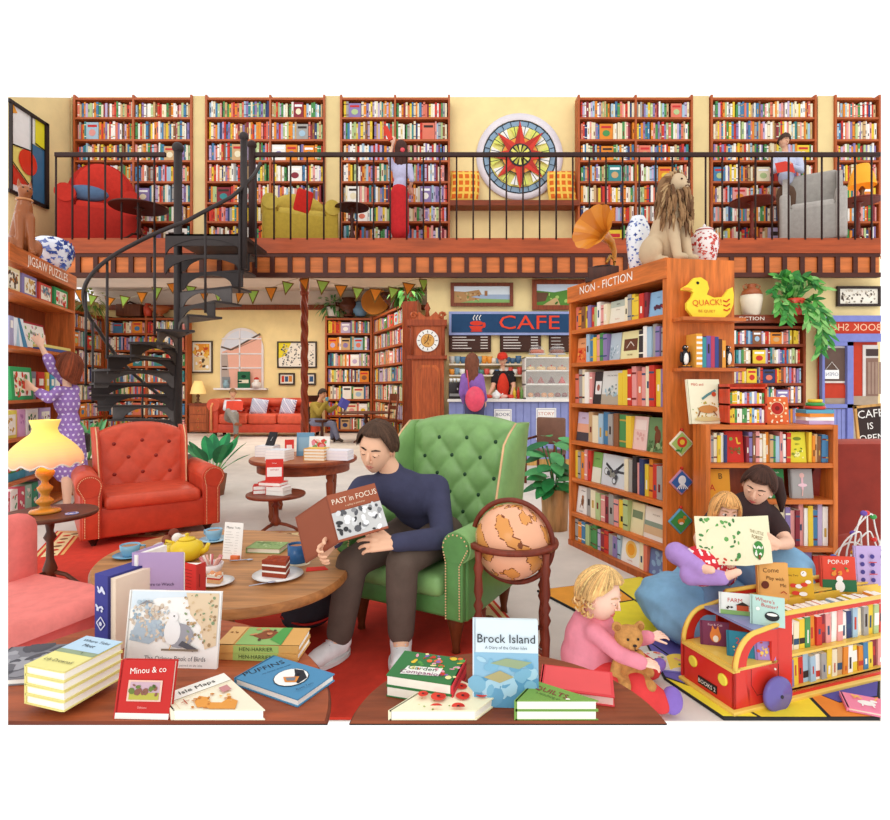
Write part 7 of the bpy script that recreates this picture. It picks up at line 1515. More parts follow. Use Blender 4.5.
busbook('maroon fox picture book in the cab of the bus',.045,.235,.21,.125,.11,'#7a3450',[TXT('Fox & Cub',.5,.86,.1,'#e8c0c8'),('e',.5,.42,.2,.28,'#e8843a'),('p',[(.35,.6),(.4,.85),(.48,.68)],'#e8843a'),('p',[(.65,.6),(.6,.85),(.52,.68)],'#e8843a'),('e',.5,.3,.1,.14,'#f6e6d4')],yaw=-14,lean=10)
busbook('teal counting picture book with numbers 2 and 3 in the cab of the bus',.075,.105,.21,.12,.11,'#2f8296',[TXT('2',.35,.62,.26,'#d8402c'),TXT('3',.7,.35,.3,'#f4efe4'),('c',.85,.85,.12,'#d8402c'),('n',3,8,.1,.1,.6,.4,.03,['#f0c85a'])],yaw=-18,lean=12)
busbook('pink patterned picture book behind the cab window of the bus',.165,.03,.21,.085,.1,'#a889c4',[('n',4,20,.1,.1,.9,.9,.08,['#d8502c','#f0c85a','#e8a0b0'])],yaw=-4,lean=12)
busbook('white farm picture book standing on the roof of the bus cab',.125,.2,.364,.13,.098,'#eef0ea',[TXT('FARM',.5,.66,.2,'#c9302a'),('r',.55,.2,.95,.45,'#c9502c'),('p',[(.5,.45),(1,.45),(.75,.62)],'#3a2a24'),('r',0,0,1,.2,'#8ab06a'),('e',.3,.3,.14,.09,'#f2efe8'),('n',2,5,.2,.25,.4,.36,.04,['#2a2420'])],yaw=-16,lean=8)
busbook('pale mint picture book lettered Where\'s Buster on the roof of the bus cab',.165,.06,.364,.135,.13,'#b9d9cf',[TXT("Where's",.42,.84,.13,'#c9484a',-6),TXT('Buster?',.55,.67,.13,'#c9484a',-6),('e',.62,.34,.22,.16,'#26282c'),('e',.62,.4,.16,.05,'#f2efe8'),('c',.2,.55,.06,'#f4f1ea')],yaw=-24,lean=8)
busbook('tan picture book lettered Come Play With Me on top of the bus',.43,.25,.37,.15,.185,'#e8ad62',[TXT('Come',.42,.8,.13,'#5a3418'),TXT('Play with',.55,.58,.1,'#5a3418',-6),TXT('Me',.8,.4,.1,'#5a3418'),('c',.2,.42,.13,'#6a3020'),('l',[(.7,.2),(.8,.25),(.9,.18)],.03,'#b5402a')],yaw=-2,lean=6,th=.02)
busbook('yellow picture book with red and white caterpillar on top of the bus',.585,.235,.37,.14,.15,'#d8aa2a',[TXT('One Two',.3,.75,.07,'#5a3a18'),('c',.68,.82,.1,'#f4f1ea'),('n',3,2,.62,.8,.72,.86,.02,['#2a2420']),('e',.3,.42,.12,.07,'#d8402c'),('e',.48,.4,.12,.07,'#f4f1ea'),('e',.66,.46,.12,.07,'#d8402c'),('e',.8,.56,.1,.06,'#f4f1ea'),('e',.35,.18,.14,.07,'#d8402c'),('e',.6,.16,.14,.07,'#f4f1ea')],yaw=-8,lean=8)
busbook('red and green POP-UP picture book on top of the bus',.86,.24,.37,.17,.18,'#dd4a36',[TXT('POP-UP',.5,.84,.13,'#f6f1e6'),('r',0,0,1,.34,'#2f6a44'),('n',4,12,.2,.45,.8,.7,.06,['#3f8a4a','#e8903a','#8a5a3a']),('c',.5,.36,.1,'#f4f1ea'),('e',.5,.15,.14,.16,'#f4f1ea')],yaw=-6,lean=6,th=.02)
busbook('lilac picture book with dark berries on top of the bus, rightmost',1.12,.24,.37,.17,.21,'#c0a8d6',[('c',.2+.3*i,.14+.2*j,.07,'#4a3f86') for i in range(3) for j in range(4)]+[('l',[(.35,.3+.3*j),(.6,.3+.3*j)],.03,'#c9484a') for j in range(2)],yaw=-2,lean=6)
# unicorn book on the mat
c=G(858,704,.0155); coverbook('pink picture book with a white unicorn lying on the mat in front of the bus',T(c.x-.09,c.y-.06,.036)@RZ(-24),.17,.14,.018,'#f08aa8',[('e',.5,.5,.2,.16,'#f8f4f0'),('e',.68,.66,.08,.08,'#f8f4f0'),('l',[(.72,.74),(.8,.9)],.03,'#f2c84a'),('l',[(.4,.4),(.36,.2)],.04,'#f8f4f0'),('l',[(.6,.4),(.62,.2)],.04,'#f8f4f0'),('n',3,8,.2,.5,.45,.8,.04,['#f2a04a','#f2c84a'])])
# open picture book by the toddler
c=G(672,664,.0155); b=thing('picture_book','open picture book with a yellow page and a purple cover by the toddler','book',T(c.x-.02,c.y,.017)@RZ(-14)@SC(1.35,1.25,1.2))
for s in(-1,1):
    a=MB('book'); a.b2((0 if s>0 else -.1,-.07,.0),(.1 if s>0 else 0,.06,.004),'#8a86c8'); a.build('cover',b)
    a=MB('paper'); a.surf(lambda i,j,s=s:(s*.098*i,-.064+.12*j,.006+.016*sin(PI*min(1,i*1.1))**.7),8,2,'#f4d45a' if s>0 else '#f4efe2','paper',None); a.surf(lambda i,j,s=s:(s*.098*i,-.064,.004+j*(.002+.016*sin(PI*min(1,i*1.1))**.7)),8,1,'#f4efe2')
    rd=random.Random(5+s)
    for k in range(14): x=rd.uniform(.015,.085); zz_=.0075+.016*sin(PI*min(1,x/.098*1.1))**.7; y=rd.uniform(-.05,.045); a.geo([(s*x-.007,y,zz_),(s*x+.007,y,zz_),(s*x+.006,y+.012,zz_),(s*x-.005,y+.012,zz_)],[(0,1,2,3)],rd.choice(['#e8703a','#7a5aa0','#f0a0a0','#5a8a5a']))
    a.build('page',b)
# ================= beanbag =================
bc=Vector((UX(722,3.25),3.28,0)); t=thing('beanbag','large pale blue denim beanbag in front of the bookcases','beanbag',bc)
a=MB('cloth')
def bb(v):
    return '#7fb0d4'
addblob(a,[('s',(0,.0,.17),(.46,.34,.18)),('s',(-.24,.02,.2),(.24,.26,.15)),('s',(.33,-.04,.36),(.17,.24,.2)),('s',(.15,.22,.3),(.32,.14,.16)),('s',(-.05,-.12,.14),(.4,.24,.15))],'#86b4d6','cloth',.022,5)
for v in a.bm.verts:
    n=sin(v.co.x*23+v.co.z*14+2*sin(v.co.y*9))*sin(v.co.z*34+v.co.x*9)*.014; v.co+=Vector((v.co.x,v.co.y,v.co.z-.2)).normalized()*n; v.co.z=max(v.co.z,.002)
a.build('cushion',t); a=MB('cloth'); 
pts=[(-.44+.88*k/20,-.30-.05*sin(PI*k/20),.16+.03*sin(k*.5)) for k in range(21)]; 
# ================= dark red armchair at the right edge =================
t=tuftchair('armchair','dark red leather armchair cut off at the right edge','armchair' and T(3.72,4.35,0)@RZ(-115),.95,.9,1.13,.45,.66,'#8f2c20','#4a120c','#9e3424','#3a1c14',5,4,deep=.015,arch=.12,legh=.06,wing=True,wingd=.34) if 0 else None
t=thing('club_chair','dark red leather armchair at the right edge, seen from behind','armchair',T(3.08,4.05,0)@RZ(150))
a=MB('leather'); a.box((0,.02,.28),(.72,.7,.42),'#96301f',bev=.06); a.build('base',t)
a=MB('leather')
def cb(i,j):
    z=.15+.93*j; x=(-1+2*i)*(.34+.05*sin(PI*j*.9)-.1*max(0,j-.75)*2); return (x,.33+.09*j-.05*cos(x*4)+.04, z-.04*abs(x)*4*max(0,j-.7))
a.surf(cb,16,16,'#8f2b1c','leather'); a.surf(lambda i,j:(cb(i,j)[0],cb(i,j)[1]-.16,cb(i,j)[2]),16,16,'#a03626','leather')
for e in(0,1): a.surf(lambda i,j,e=e:(cb(e,j)[0]+(.02 if e else -.02)*sin(PI*i),cb(e,j)[1]-.16*i,cb(e,j)[2]),6,16,'#8f2b1c','leather')
a.surf(lambda i,j:(cb(i,1)[0],cb(i,1)[1]-.16*j,cb(i,1)[2]+.03*sin(PI*j)),16,6,'#a23a28','leather'); a.build('backrest',t)
for s in(-1,1): a=MB('leather'); a.tube([(s*.36,.38,.56),(s*.38,-.3,.54)],.085,'#a23a28',n=16); a.box((s*.36,.02,.34),(.12,.68,.36),'#8f2b1c',bev=.03); a.build('armrest',t)
for s in(-1,1):
    for r_ in(-1,1): a=MB('wood'); a.cyl((s*.28,r_*.28,0),(s*.28,r_*.28,.08),.025,'#3a1c14'); a.build('leg',t)
# blackboard CAFE IS OPEN
d=4.75; t=thing('blackboard','small blackboard lettered CAFE IS OPEN behind the dark red armchair','sign',T(UX(857,d),d,VZ(449,d))@RY(-6))
w=UX(886,d)-UX(857,d); h=VZ(406,d)-VZ(449,d)
a=MB('wood'); 
for q in((0,-.02,0,w,0,.02),(0,-.02,h-.02,w,0,h),(0,-.02,0,.02,0,h),(w-.02,-.02,0,w,0,h)): a.b2(q[:3],q[3:],'#d8a25a')
a.build('frame',t); a=MB('matte'); a.b2((.02,-.01,.02),(w-.02,-.002,h-.02),'#3a2c2a'); a.text('CAFE',T(w*.55,-.012,h*.78)@RX(90),.095,'#f4efe8'); a.text('IS',T(w*.5,-.012,h*.5)@RX(90),.08,'#f4efe8'); a.text('OPEN',T(w*.52,-.012,h*.22)@RX(90),.085,'#f4efe8'); a.build('board',t)
a=MB('wood'); 
for x in(.04,w-.04): a.cyl((x,.0,.01),(x*.9,.12,-VZ(449,d)),.015,'#c79455'); 
for x in(.02,w-.02): a.cyl((x,-.0,.01),(x,-.02,-VZ(449,d)),.015,'#c79455')
a.build('easel_leg',t)
# bead maze
bp=Vector((2.40,3.24,0)); t=thing('bead_maze','wooden bead maze toy with looping wires behind the bus','toy',bp)
a=MB('wood'); a.box((0,0,.3),(.36,.24,.04),'#d8a050',bev=.01); a.build('base',t)
for x in(-.14,.14):
    for y in(-.08,.08): a=MB('wood'); a.cyl((x,y,0),(x,y,.29),.018,'#d8a050'); a.build('leg',t)
rd=random.Random(6)
for k,(x0,x1,y,hh,c) in enumerate(((-.15,.02,-.06,.22,'#f0ece6'),(-.05,.15,0,.28,'#f0ece6'),(0,.17,.06,.2,'#f0ece6'),(-.16,.1,.04,.16,'#e8e0d8'),(-.1,.0,-.09,.3,'#f4f0ea'),(.05,.16,-.08,.24,'#f0ece6'))):
    pts=[((x0+x1)/2-(x1-x0)/2*cos(PI*i/20)*(1+.25*sin(PI*i/10+k)),y+.02*sin(i*.5),.32+1.45*hh*sin(PI*i/20)) for i in range(21)]; a=MB('gloss'); a.tube(pts,.0045,c,n=6); a.build('wire',t)
    for j in range(3): 
        p=pts[rd.randrange(1,20)]; a=MB('gloss'); a.sph(p,(.019,.015,.015),rd.choice(['#d8342a','#3f62b0','#3f9a4a','#f0a02a','#d8342a','#6a4aa0'])); a.build('bead',t)
# ================= globe =================
gc=Vector((UX(512,2.98),2.98,0)); GZ=VZ(541,2.98); gr=.198; t=thing('globe','antique terrestrial globe in a dark wooden stand with four turned legs','globe',gc)
a=MB('gloss'); mg=T(0,0,GZ)@RY(20)
def gcol(i,j):
    x=1.2*sin(i*2*PI*4+1.3+2.4*sin(j*12))+sin(i*2*PI*7+j*17)+1.1*sin(j*23+i*18.85)+.7*sin(i*100.5+j*20)*sin(j*61)
    return '#dd9650' if x>.9 else '#7f4220' if x>.55 else '#eeb08c'
a.surf(lambda i,j:(gr*sin(PI*j)*cos(2*PI*i),gr*sin(PI*j)*sin(2*PI*i),-gr*cos(PI*j)),180,96,gcol,'gloss',mg,True,cu=True)
for q in range(3): pass
a.build('sphere',t)
DW_='#7a3220'
a=MB('wood'); a.lathe([(gr*1.03,GZ-.012),(gr*1.22,GZ-.014),(gr*1.24,GZ),(gr*1.22,GZ+.012),(gr*1.03,GZ+.01),(gr*1.03,GZ-.012)],DW_,n=64,caps=False); a.build('horizon_ring',t)
a=MB('wood'); a.tube([(gr*1.1*sin(2*PI*k/48)*cos(R(-22)),gr*1.1*sin(2*PI*k/48)*sin(R(-22)),GZ+gr*1.1*cos(2*PI*k/48)) for k in range(48)],.014,DW_,n=8,closed=True); a.build('meridian_ring',t)
for k in range(4):
    A=R(38+90*k); x,y=cos(A)*gr*1.2,sin(A)*gr*1.2; a=MB('wood'); pr=[(.012,0),(.02,.01),(.012,.04),(.018,.1),(.022,.2),(.014,.26),(.026,.29),(.014,.32),(.026,.35),(.014,.38),(.024,.42),(.018,.5),(.026,.54),(.016,.57),(.02,GZ-.012)]; a.lathe(pr,DW_,m=T(x,y,0),n=14); a.build('leg',t)
a=MB('wood'); 
for k in range(2): A=R(38+90*k); a.cyl((cos(A)*gr*1.2,sin(A)*gr*1.2,.12),(-cos(A)*gr*1.2,-sin(A)*gr*1.2,.12),.012,DW_)
a.build('stretcher',t)
# backpack by the coffee table
p=G(306,634,.012); t=thing('backpack','dark grey backpack with red piping on the rug under the coffee table','bag',(p.x,p.y+.1,.013)); a=MB('cloth')
addblob(a,[('s',(0,0,.12),(.15,.12,.12)),('s',(.04,.0,.2),(.1,.09,.1)),('s',(-.06,-.06,.09),(.1,.08,.08))],'#3f3c44','cloth',.014,4)
for v in a.bm.verts: v.co.z=max(v.co.z,.001)
a.build('body',t); a=MB('cloth'); a.tube([(-.15+.3*k/12,-.1-.04*sin(PI*k/12),.1-.03*sin(PI*k/12)) for k in range(13)],.007,'#c8302a',n=6); a.build('piping',t)
V=Vector
# ================= the reading man =================
J=dict(pel=(-.09,3.44,.60),chest=(-.21,3.3,.82),neck=(-.30,3.24,.95),head=P(377,448,3.16),shL=(-.47,3.22,.87),shR=(-.05,3.32,.86),
 elL=P(340,524,3.08),wrL=P(334,541,2.84),elR=P(443,538,3.08),wrR=P(392,543,2.84),
 hipL=(-.21,3.45,.57),hipR=(.0,3.36,.57),knL=P(352,563,3.0),knR=P(402,562,2.92),anL=P(339,638,3.0),anR=P(401,636,2.97),toL=(-.62,2.92,.065),toR=(-.225,2.88,.065))
H=HF(J['head'],-16,24,10)
hands=[(V(J['wrR']),V((-1,-.25,.12)),V((-.1,.8,-.5)),1.15,.55,-1),(V(J['wrL']),V((-.25,-.35,-.2)),V((.9,.3,.3)),1.05,.9,1)]
t=figure('person','man in a navy jumper and brown trousers sitting in the green wing chair, reading',J,1.18,'#efbd9c',(
 ('jumper',['torso','uarmL','uarmR','farmcL','farmcR',('c',V(J['neck'])-V((0,0,.03)),V(J['neck'])+V((-.005,0,.012)),.062,.058)],.014,'#3f4059','cloth'),
 ('trousers',['hips','thighL','thighR','shincL','shincR'],.014,'#5d4d44','cloth'),),H=H,hd=dict(down=1,brow='#3a2820',lip='#c98070'),hands=hands,vox=.014,det=True)
hair(t,T(-V(J['pel']))@H,'#4f382a',1.18,front=.74,side=.04,back=-.55,th=.019,wav=.05,k=5,strands=420,part=.05)
a=MB('cloth'); a.M=T(-V(J['pel']))
for q in 'LR':
    an,to=V(J['an'+q]),V(J['to'+q]); d_=(to-an); d_.z=0; d_.normalize(); m=T(an.x,an.y,.013)@Matrix.Rotation(math.atan2(d_.y,d_.x)+PI/2,4,'Z')@SC(1.25,.98,1.15)
    b=MB('cloth'); b.M=T(-V(J['pel'])); 
    addblob(b,[('c',(0,.02,.07),(0,.0,.1),.05,.046),('c',(0,.01,.052),(0,-.15,.046),.046,.042),('s',(0,-.17,.042),(.046,.045,.034))],'#f0eeee','cloth',.009,3,m); o=b.build('shoe',t)
    b=MB('matte'); b.M=T(-V(J['pel'])); pl_=[(.05*cos(w)*1.08,-.07+.135*sin(w)*1.08) for w in [2*PI*k/20 for k in range(20)]]; b.prism(pl_,.004,.022,'#dcd8d6',m=m); 
    for k in range(4): b.cyl((-.02,-.05-.022*k,.1-.008*k),(.02,-.05-.022*k,.1-.008*k),.004,'#cfcdd4',m=m)
    o2=b.build('sole',o) if 0 else b.build('sole_and_laces',t)
# his book
def openbook(label,M,w,h,c,art1,art2,ang=25,th=.016,pg='#f1e9d8',name='book'):
    """covers towards +z (viewer), spine vertical at x=0"""
    b=thing(name,label,'book',M)
    for s,ar in((-1,art1),(1,art2)):
        m=RY(s*ang) if s>0 else RY(s*ang)
        a=MB('book'); mm=m@T(0 if s>0 else -w,0,0); a.b2((0,0,-.004),(w,h,0),c); a.art(ID,w,h,ar,'book',.0008); bmesh.ops.transform(a.bm,matrix=mm,verts=a.bm.verts); a.build('cover',b)
        a=MB('paper'); a.b2((.002,.004,-th),(w-.005,h-.004,-.004),pg); bmesh.ops.transform(a.bm,matrix=mm,verts=a.bm.verts); a.build('pages',b)
    return b
bc_=P(336,531,2.74)
openbook('large brown photo book lettered PAST in FOCUS held open by the seated man',T(bc_)@RZ(-14)@RX(66)@RZ(26)@T(0,-.06,0),.25,.25,'#8c4a34',[('r',.04,.04,.96,.96,'#96523a')],
 [('r',0,.62,1,1,'#9c5338'),TXT('PAST in FOCUS',.52,.82,.12,'#f2e2cc',0,.86),TXT('a valley in pictures',.5,.69,.04,'#e8c9a8'),('r',0,.04,1,.6,'#c9c8c6'),('n',3,44,.03,.06,.97,.58,.06,['#3a3a3c','#8a8a8c','#f0f0f0','#5a5a5e','#d8d8d8']),('r',0,0,1,.045,'#9c5338')],ang=24)
# ================= girl at the puzzles =================
d=6.55
pu=lambda c:('#e6d8f0' if (((c.z*17)%1-.5)**2+(((c.x+c.y*.6)*17+(int(c.z*17)%2)*.5)%1-.5)**2)<.05 else '#9a76b8')
J=dict(pel=P(70,441,d),chest=P(67,402,d),neck=P(67,385,d),head=P(68,367,d),shL=P(58,391,d-.12),shR=P(74,390,d+.1),elL=P(49,398,d-.3),wrL=P(33,388,d-.35),elR=P(54,370,d-.05),wrR=P(41,346,d-.1),hipL=P(66,444,d-.08),hipR=P(74,444,d+.08),knL=P(67,476,d-.1),knR=P(75,476,d+.1),anL=P(67,505,d-.1)+V((0,0,.0)),anR=P(79,501,d+.1),toL=P(61,508,d-.15),toR=P(74,505,d+.05))
for k in('anL','anR'): J[k].z=.09
for k in('toL','toR'): J[k].z=.045
H=HF(J['head'],-78,-14)
t=figure('person','girl in a purple dotted dress with bobbed auburn hair reaching for a puzzle box',J,1.0,'#f3c3a6',(
 ('dress',['torso','uarmL','uarmR',('c',P(54,370,d-.05),P(48,358,d-.08),.05,.045),('c',P(49,398,d-.3),P(40,393,d-.32),.05,.042),('c',J['pel']+V((0,0,.1)),J['pel']-V((0,0,.32)),.13,.17)],.012,pu,'cloth'),
 ('shoes',['footL','footR'],.006,'#6a4a3a','leather')),sex='f',vox=.011,H=H,hd=dict(lip='#d8504a'),hands=[(J['wrL'],V((-1,-.1,.6)),V((-.2,1,0)),1,.3,1),(J['wrR'],V((-.5,-.1,1)),V((-.6,1,0)),1,.3,-1)])
hair(t,T(-J['pel'])@H,'#7a3a20',1.15,front=.45,side=-.1,back=-.2,drop=.13,sdrop=.09,th=.035,wav=.02,strands=150)
a=MB('leather'); a.M=T(-J['pel']); q=P(80,441,d+.12); 
bg=MB('leather'); bg.box((0,0,0),(.2,.12,.24),'#2f2426',bev=.03); bg.tube([(-.06,0,.12),(-.1,-.02,.5),(-.2,-.05,.62)],.012,'#2f2426',n=6); o=bg.build('shoulder_bag'); o.location=P(80,443,d+.2); tag(o,'small black shoulder bag hanging behind the girl in purple','bag')
# ================= woman on the gallery =================
d=11.95; s=1.2
J=dict(pel=P(399,196,d),chest=P(401,173,d),neck=P(401,160,d),head=P(401,149,d),shL=P(392.5,167,d),shR=P(409.5,167,d),elL=P(390,158,d-.1),wrL=P(393,143,d+.1),elR=P(412,180,d-.05),wrR=P(410,188,d+.1),hipL=P(396,198,d),hipR=P(403,198,d),knL=P(397,222,d),knR=P(403,222,d))
J['anL']=V((J['knL'].x,d,zf+.1)); J['anR']=V((J['knR'].x,d,zf+.1)); J['toL']=J['anL']+V((0,.15,-.05)); J['toR']=J['anR']+V((0,.15,-.05))
H=HF(J['head'],180,-8)
J2=dict(J)
t=figure('person','woman in lilac blouse and red skirt, back turned, reaching up at the gallery shelves',J,s,'#f0c0a4',(('blouse',['torso','uarmL','uarmR',],.014,'#c3c0dd','cloth'),('skirt',[('c',P(399.5,192,d),P(400,231,d),.17,.19),('s',P(399.5,195,d),(.2,.16,.17))],.012,'#cf2c30','cloth'),('shoes',['footL','footR'],.006,'#5a3a2a','leather')),sex='f',H=H,hands=[(J['wrL'],V((0,.2,1)),V((0,1,0)),1.2,.3,1),(J['wrR'],V((0,.5,-.6)),V((0,1,0)),1.2,.4,-1)])
hair(t,T(-J['pel'])@H,'#4a2a22',1.25,front=.4,side=-.1,back=-.2,drop=.34,sdrop=.22,th=.03)
a=MB('gloss'); a.sph((0,0,0),(.05,.04,.05),'#e8505a'); o=a.build('hair_clip',t); o.location=P(402.5,150,d-.17)-J['pel']
a=MB('book'); a.b2((-.05,-.02,0),(.05,.02,.3),'#d8402c'); o=a.build('book'); o.matrix_basis=T(P(391,140,d-.12))@RY(-24); tag(o,'red book the gallery woman is lifting to the shelf','book')
# ================= man on the gallery =================
d=12.32
J=dict(pel=P(786,192,d),chest=P(786,163,d),neck=P(785,151,d),head=P(784,141,d-.06),shL=P(776,155,d),shR=P(798,155,d),elL=P(774,171,d-.1),wrL=P(783,166,d-.36),elR=P(802,171,d-.1),wrR=P(792,166,d-.36),hipL=P(782,195,d),hipR=P(791,195,d),knL=P(782,222,d),knR=P(791,222,d))
J['anL']=V((J['knL'].x,d,zf+.1)); J['anR']=V((J['knR'].x,d,zf+.1)); J['toL']=J['anL']+V((0,-.15,-.05)); J['toR']=J['anR']+V((0,-.15,-.05))
H=HF(J['head'],10,20)
t=figure('person','man in a pale blue shirt standing reading a red book on the gallery',J,1.18,'#e8b494',(('shirt',['torso','uarmL','uarmR','farmcL','farmcR'],.016,'#c5cbe2','cloth'),('trousers',['hips','thighL','thighR','shincL','shincR'],.014,'#6a5040','cloth'),('shoes',['footL','footR'],.006,'#3a2a24','leather')),H=H,hd=dict(down=1),hands=[(J['wrL'],V((1,-.4,.1)),V((0,.3,1)),1.1,.5,-1),(J['wrR'],V((-1,-.4,.1)),V((0,.3,1)),1.1,.5,1)])
hair(t,T(-J['pel'])@H,'#4a3428',1.2,front=.45,side=.05,back=-.5,th=.02,wav=.05)
openbook('red book held open by the gallery man in the pale shirt',T(P(788,171,d-.55))@RX(70),.2,.26,'#cf3a2a',[],[],ang=18,name='book')
# ================= man on the sofa =================
d=16.45
J=dict(pel=P(231,418,d+.1),chest=P(232,406,d+.15),neck=P(232.5,399,d+.15),head=P(233,393,d+.05),shL=P(226.5,402,d+.15),shR=P(239.5,402,d+.15),elL=P(225,409,d-.05),wrL=P(230,408,d-.35),elR=P(241,409,d-.05),wrR=P(236,408,d-.35),hipL=P(228,418,d+.1),hipR=P(235,418,d+.1),knL=P(228,411,d-.5),knR=P(236,414,d-.5),anL=P(236,424,d-.75),anR=P(236,431,d-.6),toL=P(241,425,d-.85),toR=P(235,434,d-.8))
J['anR'].z=.12; J['toR'].z=.06
H=HF(J['head'],0,20)
t=figure('person','man in a pale shirt and grey trousers reading cross-legged on the red sofa',J,1.12,'#eab898',(('shirt',['torso','uarmL','uarmR','farmcL','farmcR'],.016,'#d9dbe4','cloth'),('trousers',['hips','thighL','thighR','shincL','shincR'],.014,'#8a8680','cloth'),('shoes',['footL','footR'],.008,'#8a4a2a','leather')),H=H,hd=dict(down=1),hands=[(J['wrL'],V((1,-.3,.1)),V((0,.3,1)),1,.5,-1),(J['wrR'],V((-1,-.3,.1)),V((0,.3,1)),1,.5,1)])
hair(t,T(-J['pel'])@H,'#8a6a4a',1.12,front=.5,side=.05,back=-.5,th=.014)
openbook('bright red book held open by the man on the sofa',T(P(233.5,410,d-.5))@RX(78),.25,.27,'#dd4a36',[],[],ang=14,name='book')
# ================= man with cup at the alcove table =================
d=15.0
J=dict(pel=P(315,421,d),chest=P(317,409,d),neck=P(319.5,401,d),head=P(322.5,394,d),shL=P(313,405,d-.1),shR=P(325,405,d+.1),elL=P(319,413,d-.35),wrL=P(327,402,d-.3),elR=P(330,411,d+.1),wrR=P(337,405,d-.1),hipL=P(315,422,d-.12),hipR=P(318,422,d+.1),knL=P(333,424,d-.15),knR=P(334,424,d+.1),anL=P(338,438,d-.15),anR=P(332,438,d+.1),toL=P(342,440,d-.2),toR=P(337,440,d+.1))
for k in('anL','anR'): J[k].z=.1
for k in('toL','toR'): J[k].z=.05
H=HF(J['head'],62,14)
t=figure('person','man in an olive jacket drinking and reading at the alcove table',J,1.12,'#e0a888',(('jacket',['torso','uarmL','uarmR','farmcL','farmcR'],.024,'#a08a3c','cloth'),('trousers',['hips','thighL','thighR','shincL','shincR'],.014,'#7d7f98','cloth'),('shoes',['footL','footR'],.008,'#3a2a24','leather')),H=H,hd=dict(down=1),hands=[(J['wrL'],V((.2,0,1)),V((1,0,0)),1,.9,1),(J['wrR'],V((.8,0,.4)),V((-.3,0,1)),1,.5,-1)])
hair(t,T(-J['pel'])@H,'#3a2a22',1.12,front=.5,side=.05,back=-.5,th=.02)
a=MB('gloss'); a.lathe([(.035,0),(.045,.1)],'#5a9ab0'); o=a.build('cup'); o.location=P(327,401,d-.42); tag(o,'blue cup the olive-jacketed man is drinking from','cup')
openbook('dark blue book held open by the man in the olive jacket',T(P(340,407,d-.3))@RZ(-35)@RX(76)@RZ(-20),.2,.25,'#4a4aa0',[],[],ang=20,name='book')
# ================= cafe customer =================
d=9.85
J=dict(pel=P(474,402,d),chest=P(472,383,d),neck=P(471.5,372,d),head=P(472,362,d),shL=P(464.5,377,d),shR=P(480,377,d),elL=P(462,393,d),wrL=P(465,403,d+.2),elR=P(483,392,d),wrR=P(485,400,d+.3),hipL=P(470,404,d),hipR=P(479,404,d),knL=P(470,435,d),knR=P(478,435,d))
J['anL']=V((J['knL'].x,d,.1)); J['anR']=V((J['knR'].x,d,.1)); J['toL']=J['anL']+V((0,.15,-.05)); J['toR']=J['anR']+V((0,.15,-.05))
H=HF(J['head'],150,0)
t=figure('person','woman with long brown hair and a purple cardigan waiting at the cafe counter',J,1.06,'#efbf9f',(('cardigan',['torso','uarmL','uarmR','farmcL','farmcR'],.02,'#8f66b4','cloth'),('trousers',['hips','thighL','thighR','shincL','shincR'],.014,'#4a4a6a','cloth'),('shoes',['footL','footR'],.006,'#5a3a2a','leather')),sex='f',H=H,hands=[(J['wrL'],V((0,.3,-1)),V((1,0,0)),1,.4,1),(J['wrR'],V((.2,.6,-.6)),V((-1,0,0)),1,.4,-1)])
hair(t,T(-J['pel'])@H,'#7a4630',1.12,front=.4,side=-.1,back=-.2,drop=.34,sdrop=.26,th=.026)
a=MB('leather'); a.sph((0,0,0),(.17,.09,.22),'#e8506a'); a.tube([(-.1,0,.15),(-.12,.0,.34),(-.14,.02,.5)],.012,'#d84a62',n=6); o=a.build('handbag'); o.location=P(475,399,d-.22); tag(o,'bright pink shoulder bag on the cafe customer\'s back','bag')
# ================= barista =================
d=11.1
J=dict(pel=P(503,398,d),chest=P(503,381,d),neck=P(503,370,d),head=P(502.5,360,d-.05),shL=P(495.5,373,d),shR=P(511,373,d),elL=P(493,387,d-.1),wrL=P(488,396,d-.4),elR=P(514,386,d-.1),wrR=P(511,396,d-.3),hipL=P(499,400,d),hipR=P(507,400,d),knL=P(499,430,d),knR=P(507,430,d))
J['anL']=V((J['knL'].x,d,.1)); J['anR']=V((J['knR'].x,d,.1)); J['toL']=J['anL']+V((0,-.13,-.05)); J['toR']=J['anR']+V((0,-.13,-.05))
H=HF(J['head'],-14,16)
t=figure('person','cafe worker in a red cap and red apron behind the counter',J,1.06,'#efb898',(('shirt',['torso','sleeveL','sleeveR'],.014,'#2c2526','cloth'),('trousers',['hips','thighL','thighR','shincL','shincR'],.014,'#2c2526','cloth'),('apron',[('s',P(503,386,d-.06),(.12,.09,.26)),('s',P(503,402,d-.05),(.16,.11,.2))],.006,'#e2402c','cloth'),('shoes',['footL','footR'],.006,'#2a2424','leather')),H=H,hd=dict(down=1),hands=[(J['wrL'],V((-.3,-.5,-.5)),V((1,0,0)),1,.4,1),(J['wrR'],V((-.1,-.5,-.5)),V((-1,0,0)),1,.4,-1)])
a=MB('cloth'); Hc=T(-J['pel'])@H@SC(1.06,1.06,1.06); a.surf(lambda i,j:(.1*cos(2*PI*i)*cos(PI/2*j)**.6,.118*sin(2*PI*i)*cos(PI/2*j)**.6,.045+.1*sin(PI/2*j)),20,8,'#d93a28','cloth',Hc,True,cu=True); a.sph((0,-.13,.05),(.06,.06,.01),'#c43022','cloth',Hc); a.build('cap',t)
hair(t,T(-J['pel'])@H,'#4a2a1e',1.04,front=.45,side=-.05,back=-.5,th=.008)
